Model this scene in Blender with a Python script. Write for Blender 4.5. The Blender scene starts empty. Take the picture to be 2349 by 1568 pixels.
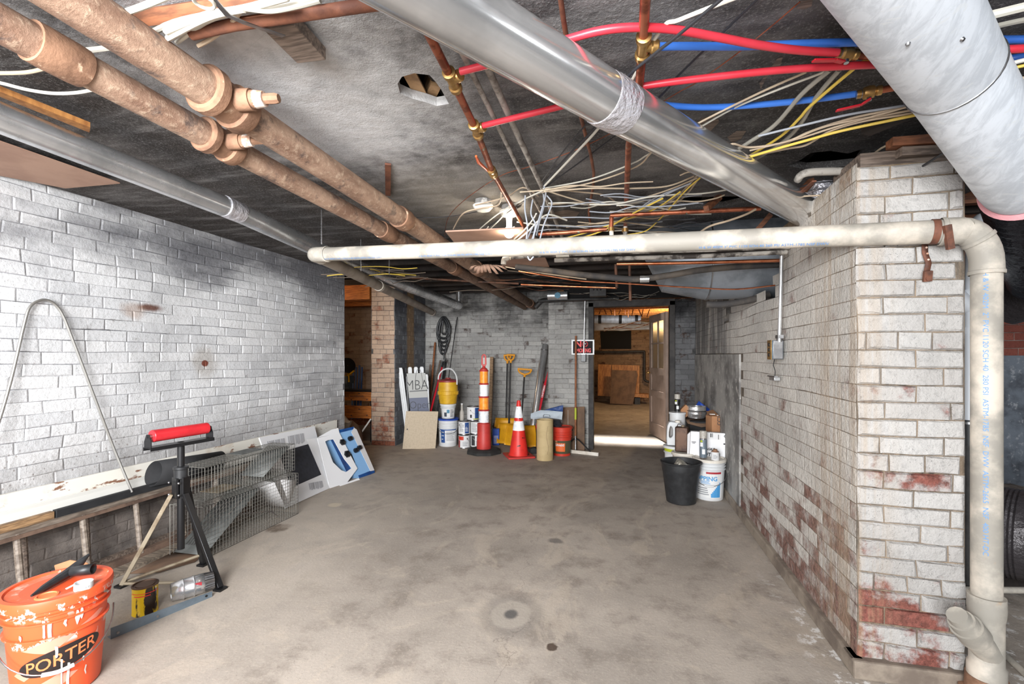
import bpy, bmesh, math, random
from mathutils import Vector, Matrix, Euler
random.seed(7)
PI = math.pi
sc = bpy.context.scene
COL = sc.collection
# ---------------------------------------------------------------- camera
CAMZ, F, CX, HY, YAW = 1.3, 1080.0, 1174.5, 815.0, math.radians(13.3)
cam = bpy.data.objects.new('camera', bpy.data.cameras.new('camera'))
COL.objects.link(cam)
cam.data.sensor_width = 36.0
cam.data.lens = F / 2349 * 36
cam.data.shift_y = (HY - 784) / 2349
cam.data.clip_start = 0.02
cam.location = (0, 0, CAMZ)
cam.rotation_euler = (PI / 2, 0, YAW)
sc.camera = cam
# ---------------------------------------------------------------- view, world, lights
sc.view_settings.view_transform = 'Standard'
sc.view_settings.look = 'None'
sc.view_settings.gamma = 1
sc.view_settings.use_curve_mapping = False
sc.view_settings.exposure = -0.52
w = bpy.data.worlds.new('world'); sc.world = w; w.use_nodes = True
w.node_tree.nodes['Background'].inputs[0].default_value = (.85, .92, 1, 1)
w.node_tree.nodes['Background'].inputs[1].default_value = 0.8

def light(name, kind, loc, energy, color=(1, 1, 1), size=.1, size_y=None, aim=None, spread=None):
    l = bpy.data.lights.new(name, kind); l.energy = energy; l.color = color
    if kind == 'AREA':
        l.size = size
        if size_y: l.shape = 'RECTANGLE'; l.size_y = size_y
        if spread: l.spread = spread
    else:
        l.shadow_soft_size = size
    o = bpy.data.objects.new(name, l); COL.objects.link(o); o.location = loc
    if aim is not None:
        o.rotation_euler = (Vector(aim) - Vector(loc)).to_track_quat('-Z', 'Y').to_euler()
    return o
light('camera_flash', 'POINT', (-.15, -.2, 1.5), 40, (.97, .985, 1), .09)
light('bounced_flash', 'AREA', (-.75, -.9, 1.75), 162, (.97, .985, 1), 1.3, .9, aim=(-2.3, 3.2, 1.05), spread=2.1)
light('fill_behind_camera', 'AREA', (-1.0, -3.6, 1.5), 640, (.965, .985, 1), 3.0, 1.5, aim=(-1.1, 4.5, 1.25))  # large soft fill added behind the camera, no such lamp in the cellar
light('side_room_lamp', 'POINT', (-4.3, 5.6, 2.05), 17, (1, .68, .4), .08)
light('far_room_lamp', 'POINT', (.9, 10.6, 1.95), 150, (1, .68, .36), .1)
light('far_room_daylight_proxy', 'AREA', (.0, 7.36, 2.42), 30, (1, .97, .93), 1.3, .3, aim=(.0, 7.38, 0), spread=.35)  # unseen panel added above the lintel, stands in for daylight on the floor
light('right_space_light', 'AREA', (3.4, 1.0, 2.0), 26, (.93, .96, 1), .6, .6, aim=(2.6, 3.2, .8))

# ---------------------------------------------------------------- pixel -> world
CS, SN = math.cos(YAW), math.sin(YAW)
def ray(px, py):
    u = (px - CX) / F; v = -(py - HY) / F
    return Vector((-SN + u * CS, CS + u * SN, v))
def W(px, py, Z=None, Y=None, X=None, T=None):
    d = ray(px, py)
    if Z is not None: t = (Z - CAMZ) / d.z
    elif Y is not None: t = Y / d.y
    elif X is not None: t = X / d.x
    else: t = T
    return Vector((0, 0, CAMZ)) + d * t
def G(px, py): return W(px, py, Z=0)
def face_cam(p): return math.atan2(-p[0], p[1])

# ---------------------------------------------------------------- mesh builder
class MB:
    def __init__(s): s.v = []; s.f = []; s.m = []; s.a = []; s.cur = 0; s.att = 0.0
    def add(s, vs, fs, M=None):
        b = len(s.v)
        for p in vs:
            p = Vector(p)
            s.v.append(M @ p if M is not None else p)
        for q in fs:
            s.f.append([b + i for i in q]); s.m.append(s.cur); s.a.append(s.att)
        return s
    def mat(s, i): s.cur = i; return s
    def box(s, c, d, M=None, rz=0):
        x, y, z = d[0] / 2, d[1] / 2, d[2] / 2
        vs = [(-x, -y, -z), (x, -y, -z), (x, y, -z), (-x, y, -z), (-x, -y, z), (x, -y, z), (x, y, z), (-x, y, z)]
        L = Matrix.Translation(c) @ Matrix.Rotation(rz, 4, 'Z')
        if M is not None: L = M @ L
        return s.add(vs, [(0, 3, 2, 1), (4, 5, 6, 7), (0, 1, 5, 4), (1, 2, 6, 5), (2, 3, 7, 6), (3, 0, 4, 7)], L)
    def bb(s, a, b, M=None):
        a = Vector(a); b = Vector(b)
        return s.box((a + b) / 2, [abs(q) for q in (b - a)], M)
    def beam(s, p0, p1, wdt, hgt, up=(0, 0, 1)):
        """rectangular bar from p0 to p1"""
        p0 = Vector(p0); p1 = Vector(p1); d = (p1 - p0); L = d.length; d.normalize()
        side = d.cross(Vector(up))
        if side.length < 1e-4: side = d.cross(Vector((1, 0, 0)))
        side.normalize(); u2 = side.cross(d).normalized()
        M = Matrix((side, d, u2)).transposed().to_4x4(); M.translation = (p0 + p1) / 2
        return s.box((0, 0, 0), (wdt, L, hgt), M)
    def tube(s, pts, r, n=12, caps=True, closed=False, smooth=0, hollow=False):
        pts = [Vector(p) for p in pts]
        rs = list(r) if isinstance(r, (list, tuple)) else [r] * len(pts)
        if smooth:
            P = []; R = []; k = len(pts)
            seg = k if closed else k - 1
            for i in range(seg):
                g = (lambda j: pts[j % k]) if closed else (lambda j: pts[max(0, min(k - 1, j))])
                p0, p1, p2, p3 = g(i - 1), g(i), g(i + 1), g(i + 2)
                for q in range(smooth):
                    t = q / smooth
                    P.append(.5 * ((2 * p1) + (p2 - p0) * t + (2 * p0 - 5 * p1 + 4 * p2 - p3) * t * t + (3 * p1 - p0 - 3 * p2 + p3) * t ** 3))
                    R.append(rs[i] * (1 - t) + rs[(i + 1) % k] * t)
            if not closed: P.append(pts[-1]); R.append(rs[-1])
            pts, rs = P, R
        k = len(pts); vs = []; prev = None
        for i, p in enumerate(pts):
            if closed: d = pts[(i + 1) % k] - pts[i - 1]
            elif i == 0: d = pts[1] - p
            elif i == k - 1: d = p - pts[-2]
            else:
                a = (pts[i + 1] - p); b = (p - pts[i - 1])
                d = (a.normalized() if a.length > 1e-9 else a) + (b.normalized() if b.length > 1e-9 else b)
            if d.length < 1e-9: d = Vector((0, 0, 1))
            d.normalize()
            if prev is None:
                nrm = d.cross(Vector((0, 0, 1)))
                if nrm.length < .05: nrm = d.cross(Vector((0, 1, 0)))
            else: nrm = prev - d * prev.dot(d)
            if nrm.length < 1e-6: nrm = d.orthogonal()
            nrm.normalize(); prev = nrm; bn = d.cross(nrm)
            for j in range(n):
                a = 2 * PI * j / n
                vs.append(p + (nrm * math.cos(a) + bn * math.sin(a)) * rs[i])
        fs = []
        for i in range(k if closed else k - 1):
            for j in range(n):
                a = i * n + j; b = i * n + (j + 1) % n; i2 = (i + 1) % k
                fs.append((a, b, i2 * n + (j + 1) % n, i2 * n + j))
        if caps and not closed:
            fs.append(tuple(range(n - 1, -1, -1))); fs.append(tuple((k - 1) * n + j for j in range(n)))
        return s.add(vs, fs)
    def cyl(s, p0, p1, r0, r1=None, n=24, caps=True):
        return s.tube([p0, p1], [r0, r0 if r1 is None else r1], n, caps)
    def lathe(s, prof, M=None, n=32, cap0=True, cap1=True):
        vs = []; fs = []; k = len(prof)
        for (r, z) in prof:
            for j in range(n):
                a = 2 * PI * j / n; vs.append((r * math.cos(a), r * math.sin(a), z))
        for i in range(k - 1):
            for j in range(n):
                fs.append((i * n + j, i * n + (j + 1) % n, (i + 1) * n + (j + 1) % n, (i + 1) * n + j))
        if cap0: fs.append(tuple(range(n - 1, -1, -1)))
        if cap1: fs.append(tuple((k - 1) * n + j for j in range(n)))
        return s.add(vs, fs, M)
    def prism(s, poly, th, M=None):
        """poly in local XZ, extruded along local Y by th (front at y=0, back at y=th)"""
        n = len(poly)
        vs = [(x, 0, z) for x, z in poly] + [(x, th, z) for x, z in poly]
        fs = [tuple(range(n)), tuple(range(2 * n - 1, n - 1, -1))]
        fs += [(i, i + n, (i + 1) % n + n, (i + 1) % n) for i in range(n)]
        return s.add(vs, fs, M)
    def ring(s, outer, inner, th, M=None):
        """frame between two equal-length polygons in local XZ"""
        n = len(outer)
        vs = [(x, 0, z) for x, z in outer] + [(x, 0, z) for x, z in inner] + [(x, th, z) for x, z in outer] + [(x, th, z) for x, z in inner]
        fs = []
        for i in range(n):
            j = (i + 1) % n
            fs += [(i, j, n + j, n + i), (2 * n + i, 3 * n + i, 3 * n + j, 2 * n + j), (i, 2 * n + i, 2 * n + j, j), (n + i, n + j, 3 * n + j, 3 * n + i)]
        return s.add(vs, fs, M)
    def patch(s, R0, R1, a0, a1, z0, z1, off=.0008, n=10, M=None):
        """label curved round a (tapered) cylinder; angle 0 faces local -Y"""
        vs = []
        for i in range(n + 1):
            a = a0 + (a1 - a0) * i / n
            vs.append(((R0 + off) * math.sin(a), -(R0 + off) * math.cos(a), z0))
            vs.append(((R1 + off) * math.sin(a), -(R1 + off) * math.cos(a), z1))
        return s.add(vs, [(2 * i, 2 * i + 2, 2 * i + 3, 2 * i + 1) for i in range(n)], M)
    def quad(s, a, b, c, d): return s.add([a, b, c, d], [(0, 1, 2, 3)])
    def sphere(s, c, r, sc3=(1, 1, 1), n=16, M=None):
        prof = []
        L = Matrix.Translation(c) @ Matrix.Diagonal((sc3[0], sc3[1], sc3[2], 1))
        if M is not None: L = M @ L
        k = n // 2
        for i in range(k + 1):
            a = -PI / 2 + PI * i / k
            prof.append((max(r * math.cos(a), 1e-4), r * math.sin(a)))
        return s.lathe(prof, L, n)

def obj(name, mb, mats, parent=None, smooth=True, bevel=0, world=False, ang=35, recentre=True, solid=0):
    me = bpy.data.meshes.new(name)
    vs = mb.v; off = Vector((0, 0, 0))
    if parent is None and recentre and vs:
        off = sum(vs, Vector()) / len(vs)
        off.z = min(v.z for v in vs)
    me.from_pydata([v - off for v in vs], [], mb.f)
    if not isinstance(mats, (list, tuple)): mats = [mats]
    for m in mats: me.materials.append(MT[m] if isinstance(m, str) else m)
    for p, i in zip(me.polygons, mb.m): p.material_index = min(i, len(mats) - 1)
    if any(mb.a):
        at = me.attributes.new('rnd', 'FLOAT', 'FACE')
        for i, a in enumerate(mb.a): at.data[i].value = a
    me.validate(); me.update()
    if smooth:
        me.polygons.foreach_set('use_smooth', [True] * len(me.polygons))
        me.set_sharp_from_angle(angle=math.radians(ang))
    o = bpy.data.objects.new(name, me); COL.objects.link(o)
    if parent is None: o.location = off
    else:
        o.parent = parent
        if world:
            rt = parent
            tot = Vector()
            while rt is not None: tot += rt.location; rt = rt.parent
            o.location = -tot
    if solid:
        md = o.modifiers.new('solid', 'SOLIDIFY'); md.thickness = solid; md.offset = 0
    if bevel:
        md = o.modifiers.new('bevel', 'BEVEL'); md.width = bevel; md.segments = 2; md.limit_method = 'ANGLE'; md.angle_limit = .6
    return o
def tag(o, label, cat, group=None, kind=None):
    o['label'] = label; o['category'] = cat
    if group: o['group'] = group
    if kind: o['kind'] = kind
    return o
def lab(o, label): o['label'] = label; return o
def thing(name, label, cat, loc=(0, 0, 0), rot=(0, 0, 0), group=None):
    o = bpy.data.objects.new(name, None); o.empty_display_size = .05; COL.objects.link(o)
    o.location = loc; o.rotation_euler = rot if isinstance(rot, (tuple, list, Euler)) else (0, 0, rot)
    return tag(o, label, cat, group)
def struct(name, mb, m, smooth=False, **k):
    o = obj(name, mb, m, smooth=smooth, recentre=False, **k); o['kind'] = 'structure'; return o
def lean(base, top, roll=0.0):
    """rotation/matrix whose local Z runs from base to top and local -Y faces roughly the camera"""
    base = Vector(base); top = Vector(top); z = (top - base).normalized()
    f = Vector((base.x, base.y, 0)).normalized()
    x = f.cross(z).normalized() ; y = z.cross(x).normalized()
    M = Matrix((x, y, z)).transposed()
    if roll: M = M @ Matrix.Rotation(roll, 3, 'Z')
    return M.to_euler()

def text(s, size, fn, m, parent, name='lettering', bold=0, align='CENTER', sx=1, world=False, sub=0):
    cu = bpy.data.curves.new('t', 'FONT'); cu.body = s; cu.size = size; cu.align_x = align; cu.align_y = 'CENTER'
    cu.offset = bold; cu.resolution_u = 3
    to = bpy.data.objects.new('t', cu); COL.objects.link(to)
    bpy.context.view_layer.update()
    dg = bpy.context.evaluated_depsgraph_get()
    me = bpy.data.meshes.new_from_object(to.evaluated_get(dg))
    vs = [fn(v.co.x * sx, v.co.y) for v in me.vertices]; fs = [tuple(p.vertices) for p in me.polygons]
    bpy.data.objects.remove(to); bpy.data.curves.remove(cu); bpy.data.meshes.remove(me)
    mb = MB(); mb.add(vs, fs)
    return obj(name, mb, m, parent, smooth=False, world=world)
def flat(x0, z0, y=-.001): return lambda x, z: Vector((x0 + x, y, z0 + z))
def round_(R, z0, a0=0, off=.001, k=0):
    """text wrapped on a cylinder; k = change of radius with height"""
    def f(x, z):
        r = R + k * (z) + off; a = a0 + x / R
        return Vector((r * math.sin(a), -r * math.cos(a), z0 + z))
    return f

# ---------------------------------------------------------------- materials
def srgb(r, g, b):
    f = lambda c: (c / 255 / 12.92) if c / 255 <= .04045 else ((c / 255 + .055) / 1.055) ** 2.4
    return (f(r), f(g), f(b), 1)
MT = {}
class NT:
    def __init__(s, name):
        s.m = bpy.data.materials.new(name); s.m.use_nodes = True; s.t = s.m.node_tree; s.n = s.t.nodes
        s.b = s.n['Principled BSDF']; s.tc = s.n.new('ShaderNodeTexCoord').outputs['Object']
        MT[name] = s.m
    def put(s, sock, v):
        if isinstance(v, bpy.types.NodeSocket): s.t.links.new(v, sock)
        elif v is not None: sock.default_value = v
    def map(s, scale=(1, 1, 1), loc=(0, 0, 0), vec=None):
        n = s.n.new('ShaderNodeMapping'); s.put(n.inputs[0], vec or s.tc); n.inputs['Scale'].default_value = scale; n.inputs['Location'].default_value = loc
        return n.outputs[0]
    def noise(s, scale, detail=5, rough=.6, vec=None, dist=0):
        n = s.n.new('ShaderNodeTexNoise'); s.put(n.inputs['Vector'], vec or s.tc)
        n.inputs['Scale'].default_value = scale; n.inputs['Detail'].default_value = detail; n.inputs['Roughness'].default_value = rough; n.inputs['Distortion'].default_value = dist
        return n.outputs[0]
    def voro(s, scale, vec=None, feature='F1'):
        n = s.n.new('ShaderNodeTexVoronoi'); n.feature = feature; s.put(n.inputs['Vector'], vec or s.tc); n.inputs['Scale'].default_value = scale
        return n.outputs[0]
    def ramp(s, f, lo, hi, a=0.0, b=1.0):
        n = s.n.new('ShaderNodeMapRange'); s.put(n.inputs[0], f); n.inputs[1].default_value = lo; n.inputs[2].default_value = hi
        n.inputs[3].default_value = a; n.inputs[4].default_value = b; n.interpolation_type = 'SMOOTHSTEP'
        return n.outputs[0]
    def mix(s, f, a, b):
        n = s.n.new('ShaderNodeMix'); n.data_type = 'RGBA'; s.put(n.inputs[0], f); s.put(n.inputs[6], a); s.put(n.inputs[7], b)
        return n.outputs[2]
    def math(s, op, a, b=None, clamp=False):
        n = s.n.new('ShaderNodeMath'); n.operation = op; n.use_clamp = clamp; s.put(n.inputs[0], a)
        if b is not None: s.put(n.inputs[1], b)
        return n.outputs[0]
    def sep(s, vec=None):
        n = s.n.new('ShaderNodeSeparateXYZ'); s.put(n.inputs[0], vec or s.tc); return n.outputs
    def spot(s, p, rad, soft=.5, sc3=(1, 1, 1), wob=0):
        """mask, 1 inside a blob at world point p"""
        n = s.n.new('ShaderNodeVectorMath'); n.operation = 'SUBTRACT'; s.put(n.inputs[0], s.tc); n.inputs[1].default_value = p
        n2 = s.n.new('ShaderNodeVectorMath'); n2.operation = 'MULTIPLY'; s.put(n2.inputs[0], n.outputs[0]); n2.inputs[1].default_value = sc3
        n3 = s.n.new('ShaderNodeVectorMath'); n3.operation = 'LENGTH'; s.put(n3.inputs[0], n2.outputs[0])
        d = n3.outputs['Value']
        if wob:
            nz = s.noise(9, 4); d = s.math('ADD', d, s.math('MULTIPLY', s.math('SUBTRACT', nz, .5), wob))
        return s.ramp(d, rad * (1 - soft), rad, 1, 0)
    def attr(s, name):
        n = s.n.new('ShaderNodeAttribute'); n.attribute_name = name; return n.outputs['Fac']
    def bump(s, h, strength=.4, dist=.01, nrm=None):
        n = s.n.new('ShaderNodeBump'); n.inputs['Strength'].default_value = strength; n.inputs['Distance'].default_value = dist
        s.put(n.inputs['Height'], h)
        if nrm: s.put(n.inputs['Normal'], nrm)
        return n.outputs[0]
    def out(s, col, rough=.7, metal=0, normal=None, **k):
        s.put(s.b.inputs['Base Color'], col); s.put(s.b.inputs['Roughness'], rough); s.put(s.b.inputs['Metallic'], metal)
        if normal: s.put(s.b.inputs['Normal'], normal)
        for a, v in k.items(): s.put(s.b.inputs[a.replace('_', ' ')], v)
        return s.m

def mk(name, col, rough=.6, metal=0, col2=None, sc_=8, lo=.4, hi=.65, bump=0, bsc=60, bd=.004, col3=None, sc3=30, lo3=.55, hi3=.7, rv=0, **k):
    t = NT(name); c = srgb(*col)
    if col2: c = t.mix(t.ramp(t.noise(sc_, 6), lo, hi), c, srgb(*col2))
    if col3: c = t.mix(t.ramp(t.noise(sc3, 5), lo3, hi3), c, srgb(*col3))
    nm = t.bump(t.noise(bsc, 4), bump, bd) if bump else None
    r = t.ramp(t.noise(sc_ * 2, 4), .3, .7, max(.02, rough - rv), min(1, rough + rv)) if rv else rough
    return t.out(c, r, metal, nm, **k)

def brick_mat(name, paint, paint2, under, mortar, peel=(.62, .72), low=None, topsoot=None, dirt=.5, streak=None, extra=None, bumpy=.75, rc=.6):
    t = NT(name)
    x, y, z = t.sep()
    r = t.attr('rnd')
    big = t.noise(1.3, 6, .6); med = t.noise(7, 6, .65); fine = t.noise(45, 5, .7)
    c = t.mix(t.math('MULTIPLY', t.ramp(r, .1, 1.0), rc), srgb(*paint), srgb(*paint2))
    c = t.mix(t.math('MULTIPLY', t.ramp(big, .4, .75), dirt), c, srgb(*[int(q * .62) for q in paint]))
    c = t.mix(t.math('MULTIPLY', t.ramp(fine, .5, .72), .35), c, srgb(*[int(q * .6) for q in paint]))
    # exposed brick where the paint is worn
    pm = t.ramp(t.math('ADD', med, t.math('MULTIPLY', t.math('SUBTRACT', r, .5), .14)), peel[0], peel[1])
    if low:      # (z_hi, z_lo, amount): paint wears off towards the floor
        lz = t.ramp(z, low[1], low[0], low[2], 0)
        pm = t.ramp(t.math('ADD', t.math('ADD', med, t.math('MULTIPLY', t.math('SUBTRACT', r, .5), .3)), lz), peel[0], peel[1] + .06)
    pm = t.math('MULTIPLY', pm, t.ramp(r, .001, .02))
    ub = t.mix(t.ramp(fine, .35, .7), srgb(*under), srgb(*[int(q * .68) for q in under]))
    c = t.mix(pm, c, ub)
    mort = t.ramp(r, .001, .02, 1, 0)
    c = t.mix(mort, c, t.mix(t.ramp(med, .35, .7), srgb(*mortar), srgb(*[int(q * .55) for q in mortar])))
    if topsoot:  # list of (axis, a, b, amount, colour): soot and grime
        for (ax, a, b, amt, colr, nsc) in topsoot:
            q = {'x': x, 'y': y, 'z': z}[ax]
            nz = t.noise(nsc, 6, .62, t.map((1, .6, 1.7)))
            f = t.math('ADD', t.ramp(q, a, b, 0, .62), t.math('MULTIPLY', t.math('SUBTRACT', nz, .5), 1.5))
            c = t.mix(t.math('MULTIPLY', t.ramp(f, .3, .75), amt), c, t.mix(t.ramp(fine, .3, .7), srgb(*colr), srgb(*[int(v * 1.5) for v in colr])))
    if streak:
        (ax, a, b, amt, colr) = streak
        q = {'x': x, 'y': y}[ax]
        nz = t.noise(3, 6, .6, t.map((12, 12, .35)))
        f = t.math('MULTIPLY', t.ramp(q, a, b), t.ramp(nz, .38, .62))
        c = t.mix(t.math('MULTIPLY', f, amt), c, srgb(*colr))
    if extra: c = extra(t, c, x, y, z, r, fine, med)
    pit = t.ramp(t.voro(60, t.map((1, 1, 1), (0, 0, 0))), .05, .16)
    h = t.math('ADD', t.math('MULTIPLY', med, 1.1), t.math('MULTIPLY', fine, .6))
    h = t.math('ADD', h, t.math('ADD', t.math('MULTIPLY', pit, .12), t.math('MULTIPLY', t.noise(20, 6, .75, t.map((1, 1, 2))), .5)))
    c = t.mix(t.math('MULTIPLY', t.math('MULTIPLY', t.ramp(pit, .0, 1, 1, 0), t.ramp(t.noise(4, 3), .42, .6)), .5), c, srgb(*[int(q * .55) for q in paint]))
    nm = t.bump(h, bumpy, .02)
    return t.out(c, .82, 0, nm, Specular_IOR_Level=.25)
# ---------------------------------------------------------------- material library
def _left(t, c, x, y, z, r, fine, med):
    sp = t.ramp(t.voro(34, t.map((1, 1, .8))), .13, .2, 1, 0)
    band = t.math('MULTIPLY', t.ramp(z, 1.15, .35, 0, 1), t.ramp(t.noise(6, 4), .35, .6))
    c = t.mix(t.math('MULTIPLY', sp, t.math('MULTIPLY', band, 1.0)), c, srgb(88, 68, 58))
    c = t.mix(t.math('MULTIPLY', t.ramp(z, 1.0, .45, 0, .6), t.ramp(med, .3, .6, .4, 1)), c, srgb(128, 122, 118))
    c = t.mix(t.ramp(z, .5, .25, 0, .8), c, t.mix(t.ramp(med, .35, .65), srgb(120, 108, 98), srgb(78, 68, 62)))
    p = W(345, 705, X=-3.2); c = t.mix(t.math('MULTIPLY', t.spot(p, .12, .7, (1, 1, 3.2), .08), .95), c, srgb(96, 62, 50))
    p = W(305, 712, X=-3.2); c = t.mix(t.math('MULTIPLY', t.spot(p, .1, .8, (1, 1, 1.4), .12), .5), c, srgb(150, 120, 98))
    p = W(470, 833, X=-3.2); c = t.mix(t.math('MULTIPLY', t.spot(p, .16, .6, (1, 1, 1), .14), .45), c, srgb(150, 140, 128))
    c = t.mix(t.spot(p, .035, .3, (1, 1, 1.2), .03), c, srgb(110, 62, 50))
    return c
brick_mat('brick_left', (222, 222, 223), (188, 189, 192), (150, 146, 144), (150, 150, 154), peel=(.66, .8), dirt=.5,
          bumpy=.42, topsoot=[('z', 1.25, 2.15, .85, (68, 68, 72), 1.5), ('y', 2.4, 5.6, .6, (92, 92, 95), 2.2)], extra=_left)
def _right(t, c, x, y, z, r, fine, med):
    c = t.mix(t.math('MULTIPLY', t.ramp(y, 4.2, 5.0, 0, .8), t.ramp(t.noise(2.5, 5, .6, t.map((1, 4, .5))), .3, .6)), c, srgb(92, 92, 94))
    ad = t.math('MULTIPLY', t.ramp(z, 1.75, 2.25, 0, .7), t.ramp(t.noise(5, 5), .4, .6))
    return t.mix(ad, c, srgb(150, 128, 98))
brick_mat('brick_right', (214, 209, 202), (196, 192, 187), (146, 112, 102), (138, 126, 113), peel=(.62, .84), low=(1.15, 0, .3), dirt=.35,
          streak=('y', 2.75, 2.45, .5, (168, 146, 122)), extra=_right)
brick_mat('brick_pillar', (196, 193, 190), (180, 175, 171), (146, 90, 80), (180, 166, 150), peel=(.66, .76), low=(.62, -.05, .36), dirt=.4,
          topsoot=[('z', 1.9, 2.4, .5, (120, 96, 66), 4)], streak=('x', 1.12, .93, .4, (172, 148, 118)))
brick_mat('brick_back', (184, 182, 178), (156, 155, 153), (104, 90, 84), (160, 158, 154), peel=(.62, .74), dirt=.5,
          topsoot=[('z', 1.2, 2.15, .85, (42, 41, 41), 1.9)], low=(.5, 0, .1))
brick_mat('brick_dark', (130, 130, 132), (98, 98, 100), (86, 70, 64), (112, 112, 112), peel=(.58, .7), dirt=.6,
          topsoot=[('z', .9, 2.2, .9, (36, 36, 38), 2.2)])
brick_mat('brick_side', (128, 130, 134), (78, 80, 86), (110, 92, 80), (136, 136, 136), peel=(.6, .75), dirt=.6,
          topsoot=[('z', .4, 2.2, .8, (48, 48, 54), 2.4)], extra=lambda t, c, x, y, z, r, f, m: t.mix(t.math('MULTIPLY', t.math('MULTIPLY', t.ramp(y, 6.56, 6.62), t.ramp(y, 6.86, 6.8)), t.ramp(z, .9, 1.1, 0, .8)), c, srgb(140, 112, 80)))
brick_mat('brick_tan', (206, 180, 158), (172, 148, 130), (160, 100, 78), (180, 160, 140), peel=(.6, .74), dirt=.5, low=(.5, 0, .3))
brick_mat('brick_brown', (150, 122, 96), (118, 94, 74), (96, 66, 50), (150, 130, 106), peel=(.55, .7), dirt=.6)
brick_mat('brick_red', (150, 88, 76), (116, 62, 54), (196, 180, 172), (170, 160, 152), peel=(.62, .7), dirt=.3)

t = NT('floor_concrete')
x, y, z = t.sep()
big = t.noise(.9, 7, .6); med = t.noise(4.5, 7, .68); fine = t.noise(70, 4, .7)
c = t.mix(t.ramp(big, .32, .68), srgb(182, 171, 160), srgb(150, 141, 132))
c = t.mix(t.math('MULTIPLY', t.ramp(med, .45, .7), .7), c, srgb(124, 114, 105))
c = t.mix(t.math('MULTIPLY', t.ramp(t.noise(2.1, 8, .7, t.map((1, .6, 1)), 1.5), .52, .62), .4), c, srgb(196, 182, 166))
c = t.mix(t.ramp(t.voro(9), .012, .03, .55, 0), c, srgb(84, 66, 56))
c = t.mix(t.math('MULTIPLY', t.ramp(fine, .5, .72), .32), c, srgb(206, 192, 176))
c = t.mix(t.math('MULTIPLY', t.ramp(t.noise(110, 3), .62, .7), .4), c, srgb(92, 82, 74))
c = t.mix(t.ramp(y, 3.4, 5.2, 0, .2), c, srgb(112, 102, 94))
# hairline crack down the middle
nz = t.noise(3.2, 6, .6); cx = t.math('ADD', t.math('ADD', x, t.math('MULTIPLY', y, .1)), t.math('MULTIPLY', nz, .5))
ck = t.math('ABSOLUTE', t.math('SUBTRACT', cx, -.05)); c = t.mix(t.ramp(ck, .0005, .004, .4, 0), c, srgb(90, 80, 74))
# round drain stain, light dusty patch, wet stain
p = G(1172, 1408)
c = t.mix(t.math('MULTIPLY', t.spot(p, .19, .35, (1, .8, 1), .06), .3), c, srgb(86, 84, 82))
c = t.mix(t.math('MULTIPLY', t.spot(p, .11, .2, (1, .8, 1), .04), .5), c, srgb(186, 176, 164))
c = t.mix(t.math('MULTIPLY', t.spot(p, .045, .5, (1, .8, 1)), .8), c, srgb(70, 70, 72))
for q, rr, cc, am in [((640, 1210), .11, (84, 66, 50), .8), ((768, 1157), .07, (206, 192, 170), .8), ((1265, 1482), .025, (70, 54, 44), .9), ((1030, 1096), .03, (70, 60, 50), .8), ((1275, 1240), .06, (70, 70, 72), .6),
                      ((560, 1010), .1, (60, 48, 40), .5), ((400, 1290), .1, (90, 74, 60), .7)]:
    c = t.mix(t.math('MULTIPLY', t.spot(G(*q), rr, .5, (1, 1, 1), .08), am), c, srgb(*cc))
# pale cleaner dust in front of the left wall, salts at the foot of the right wall
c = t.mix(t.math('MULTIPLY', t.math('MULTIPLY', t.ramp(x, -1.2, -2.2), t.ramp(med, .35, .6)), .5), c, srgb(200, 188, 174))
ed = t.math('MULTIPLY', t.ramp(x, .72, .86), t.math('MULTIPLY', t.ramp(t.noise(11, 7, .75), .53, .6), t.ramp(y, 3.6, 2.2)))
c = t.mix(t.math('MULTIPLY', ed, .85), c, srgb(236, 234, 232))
nm = t.bump(t.math('ADD', t.math('MULTIPLY', fine, .4), med), .35, .008)
t.out(c, .78, 0, nm, Specular_IOR_Level=.3)

t = NT('ceiling_plaster')
x, y, z = t.sep()
big = t.noise(1.1, 6, .6, None, .4); med = t.noise(5, 7, .65); fine = t.noise(120, 3, .7); lines = t.noise(2.2, 5, .6, t.map((1, 5, 1)))
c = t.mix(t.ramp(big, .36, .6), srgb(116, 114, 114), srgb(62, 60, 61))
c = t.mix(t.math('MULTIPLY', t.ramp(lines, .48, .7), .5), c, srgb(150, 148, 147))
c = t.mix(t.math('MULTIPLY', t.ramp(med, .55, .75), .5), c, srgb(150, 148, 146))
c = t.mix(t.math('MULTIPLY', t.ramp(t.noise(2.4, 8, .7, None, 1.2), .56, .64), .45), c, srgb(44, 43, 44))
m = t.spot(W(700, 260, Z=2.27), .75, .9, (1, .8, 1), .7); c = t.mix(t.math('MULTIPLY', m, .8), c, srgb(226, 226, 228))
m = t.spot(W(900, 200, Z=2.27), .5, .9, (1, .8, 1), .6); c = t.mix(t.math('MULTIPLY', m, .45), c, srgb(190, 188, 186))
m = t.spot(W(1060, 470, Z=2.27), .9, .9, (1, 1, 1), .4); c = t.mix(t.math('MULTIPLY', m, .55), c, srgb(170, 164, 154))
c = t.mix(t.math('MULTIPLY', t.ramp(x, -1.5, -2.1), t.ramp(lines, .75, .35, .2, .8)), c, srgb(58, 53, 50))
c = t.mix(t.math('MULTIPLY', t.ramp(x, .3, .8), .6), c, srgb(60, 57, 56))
c = t.mix(t.math('MULTIPLY', t.ramp(t.voro(1.7, t.map((1, 1, 1)), 'DISTANCE_TO_EDGE'), 0, .004, 1, 0), .1), c, srgb(60, 56, 54))
c = t.mix(t.math('MULTIPLY', t.ramp(fine, .5, .7), .3), c, srgb(180, 178, 176))
nm = t.bump(t.math('ADD', t.math('MULTIPLY', fine, .4), t.math('ADD', t.math('MULTIPLY', med, 2), t.math('MULTIPLY', t.noise(2.2, 3, .5), 5))), .6, .012)
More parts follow.
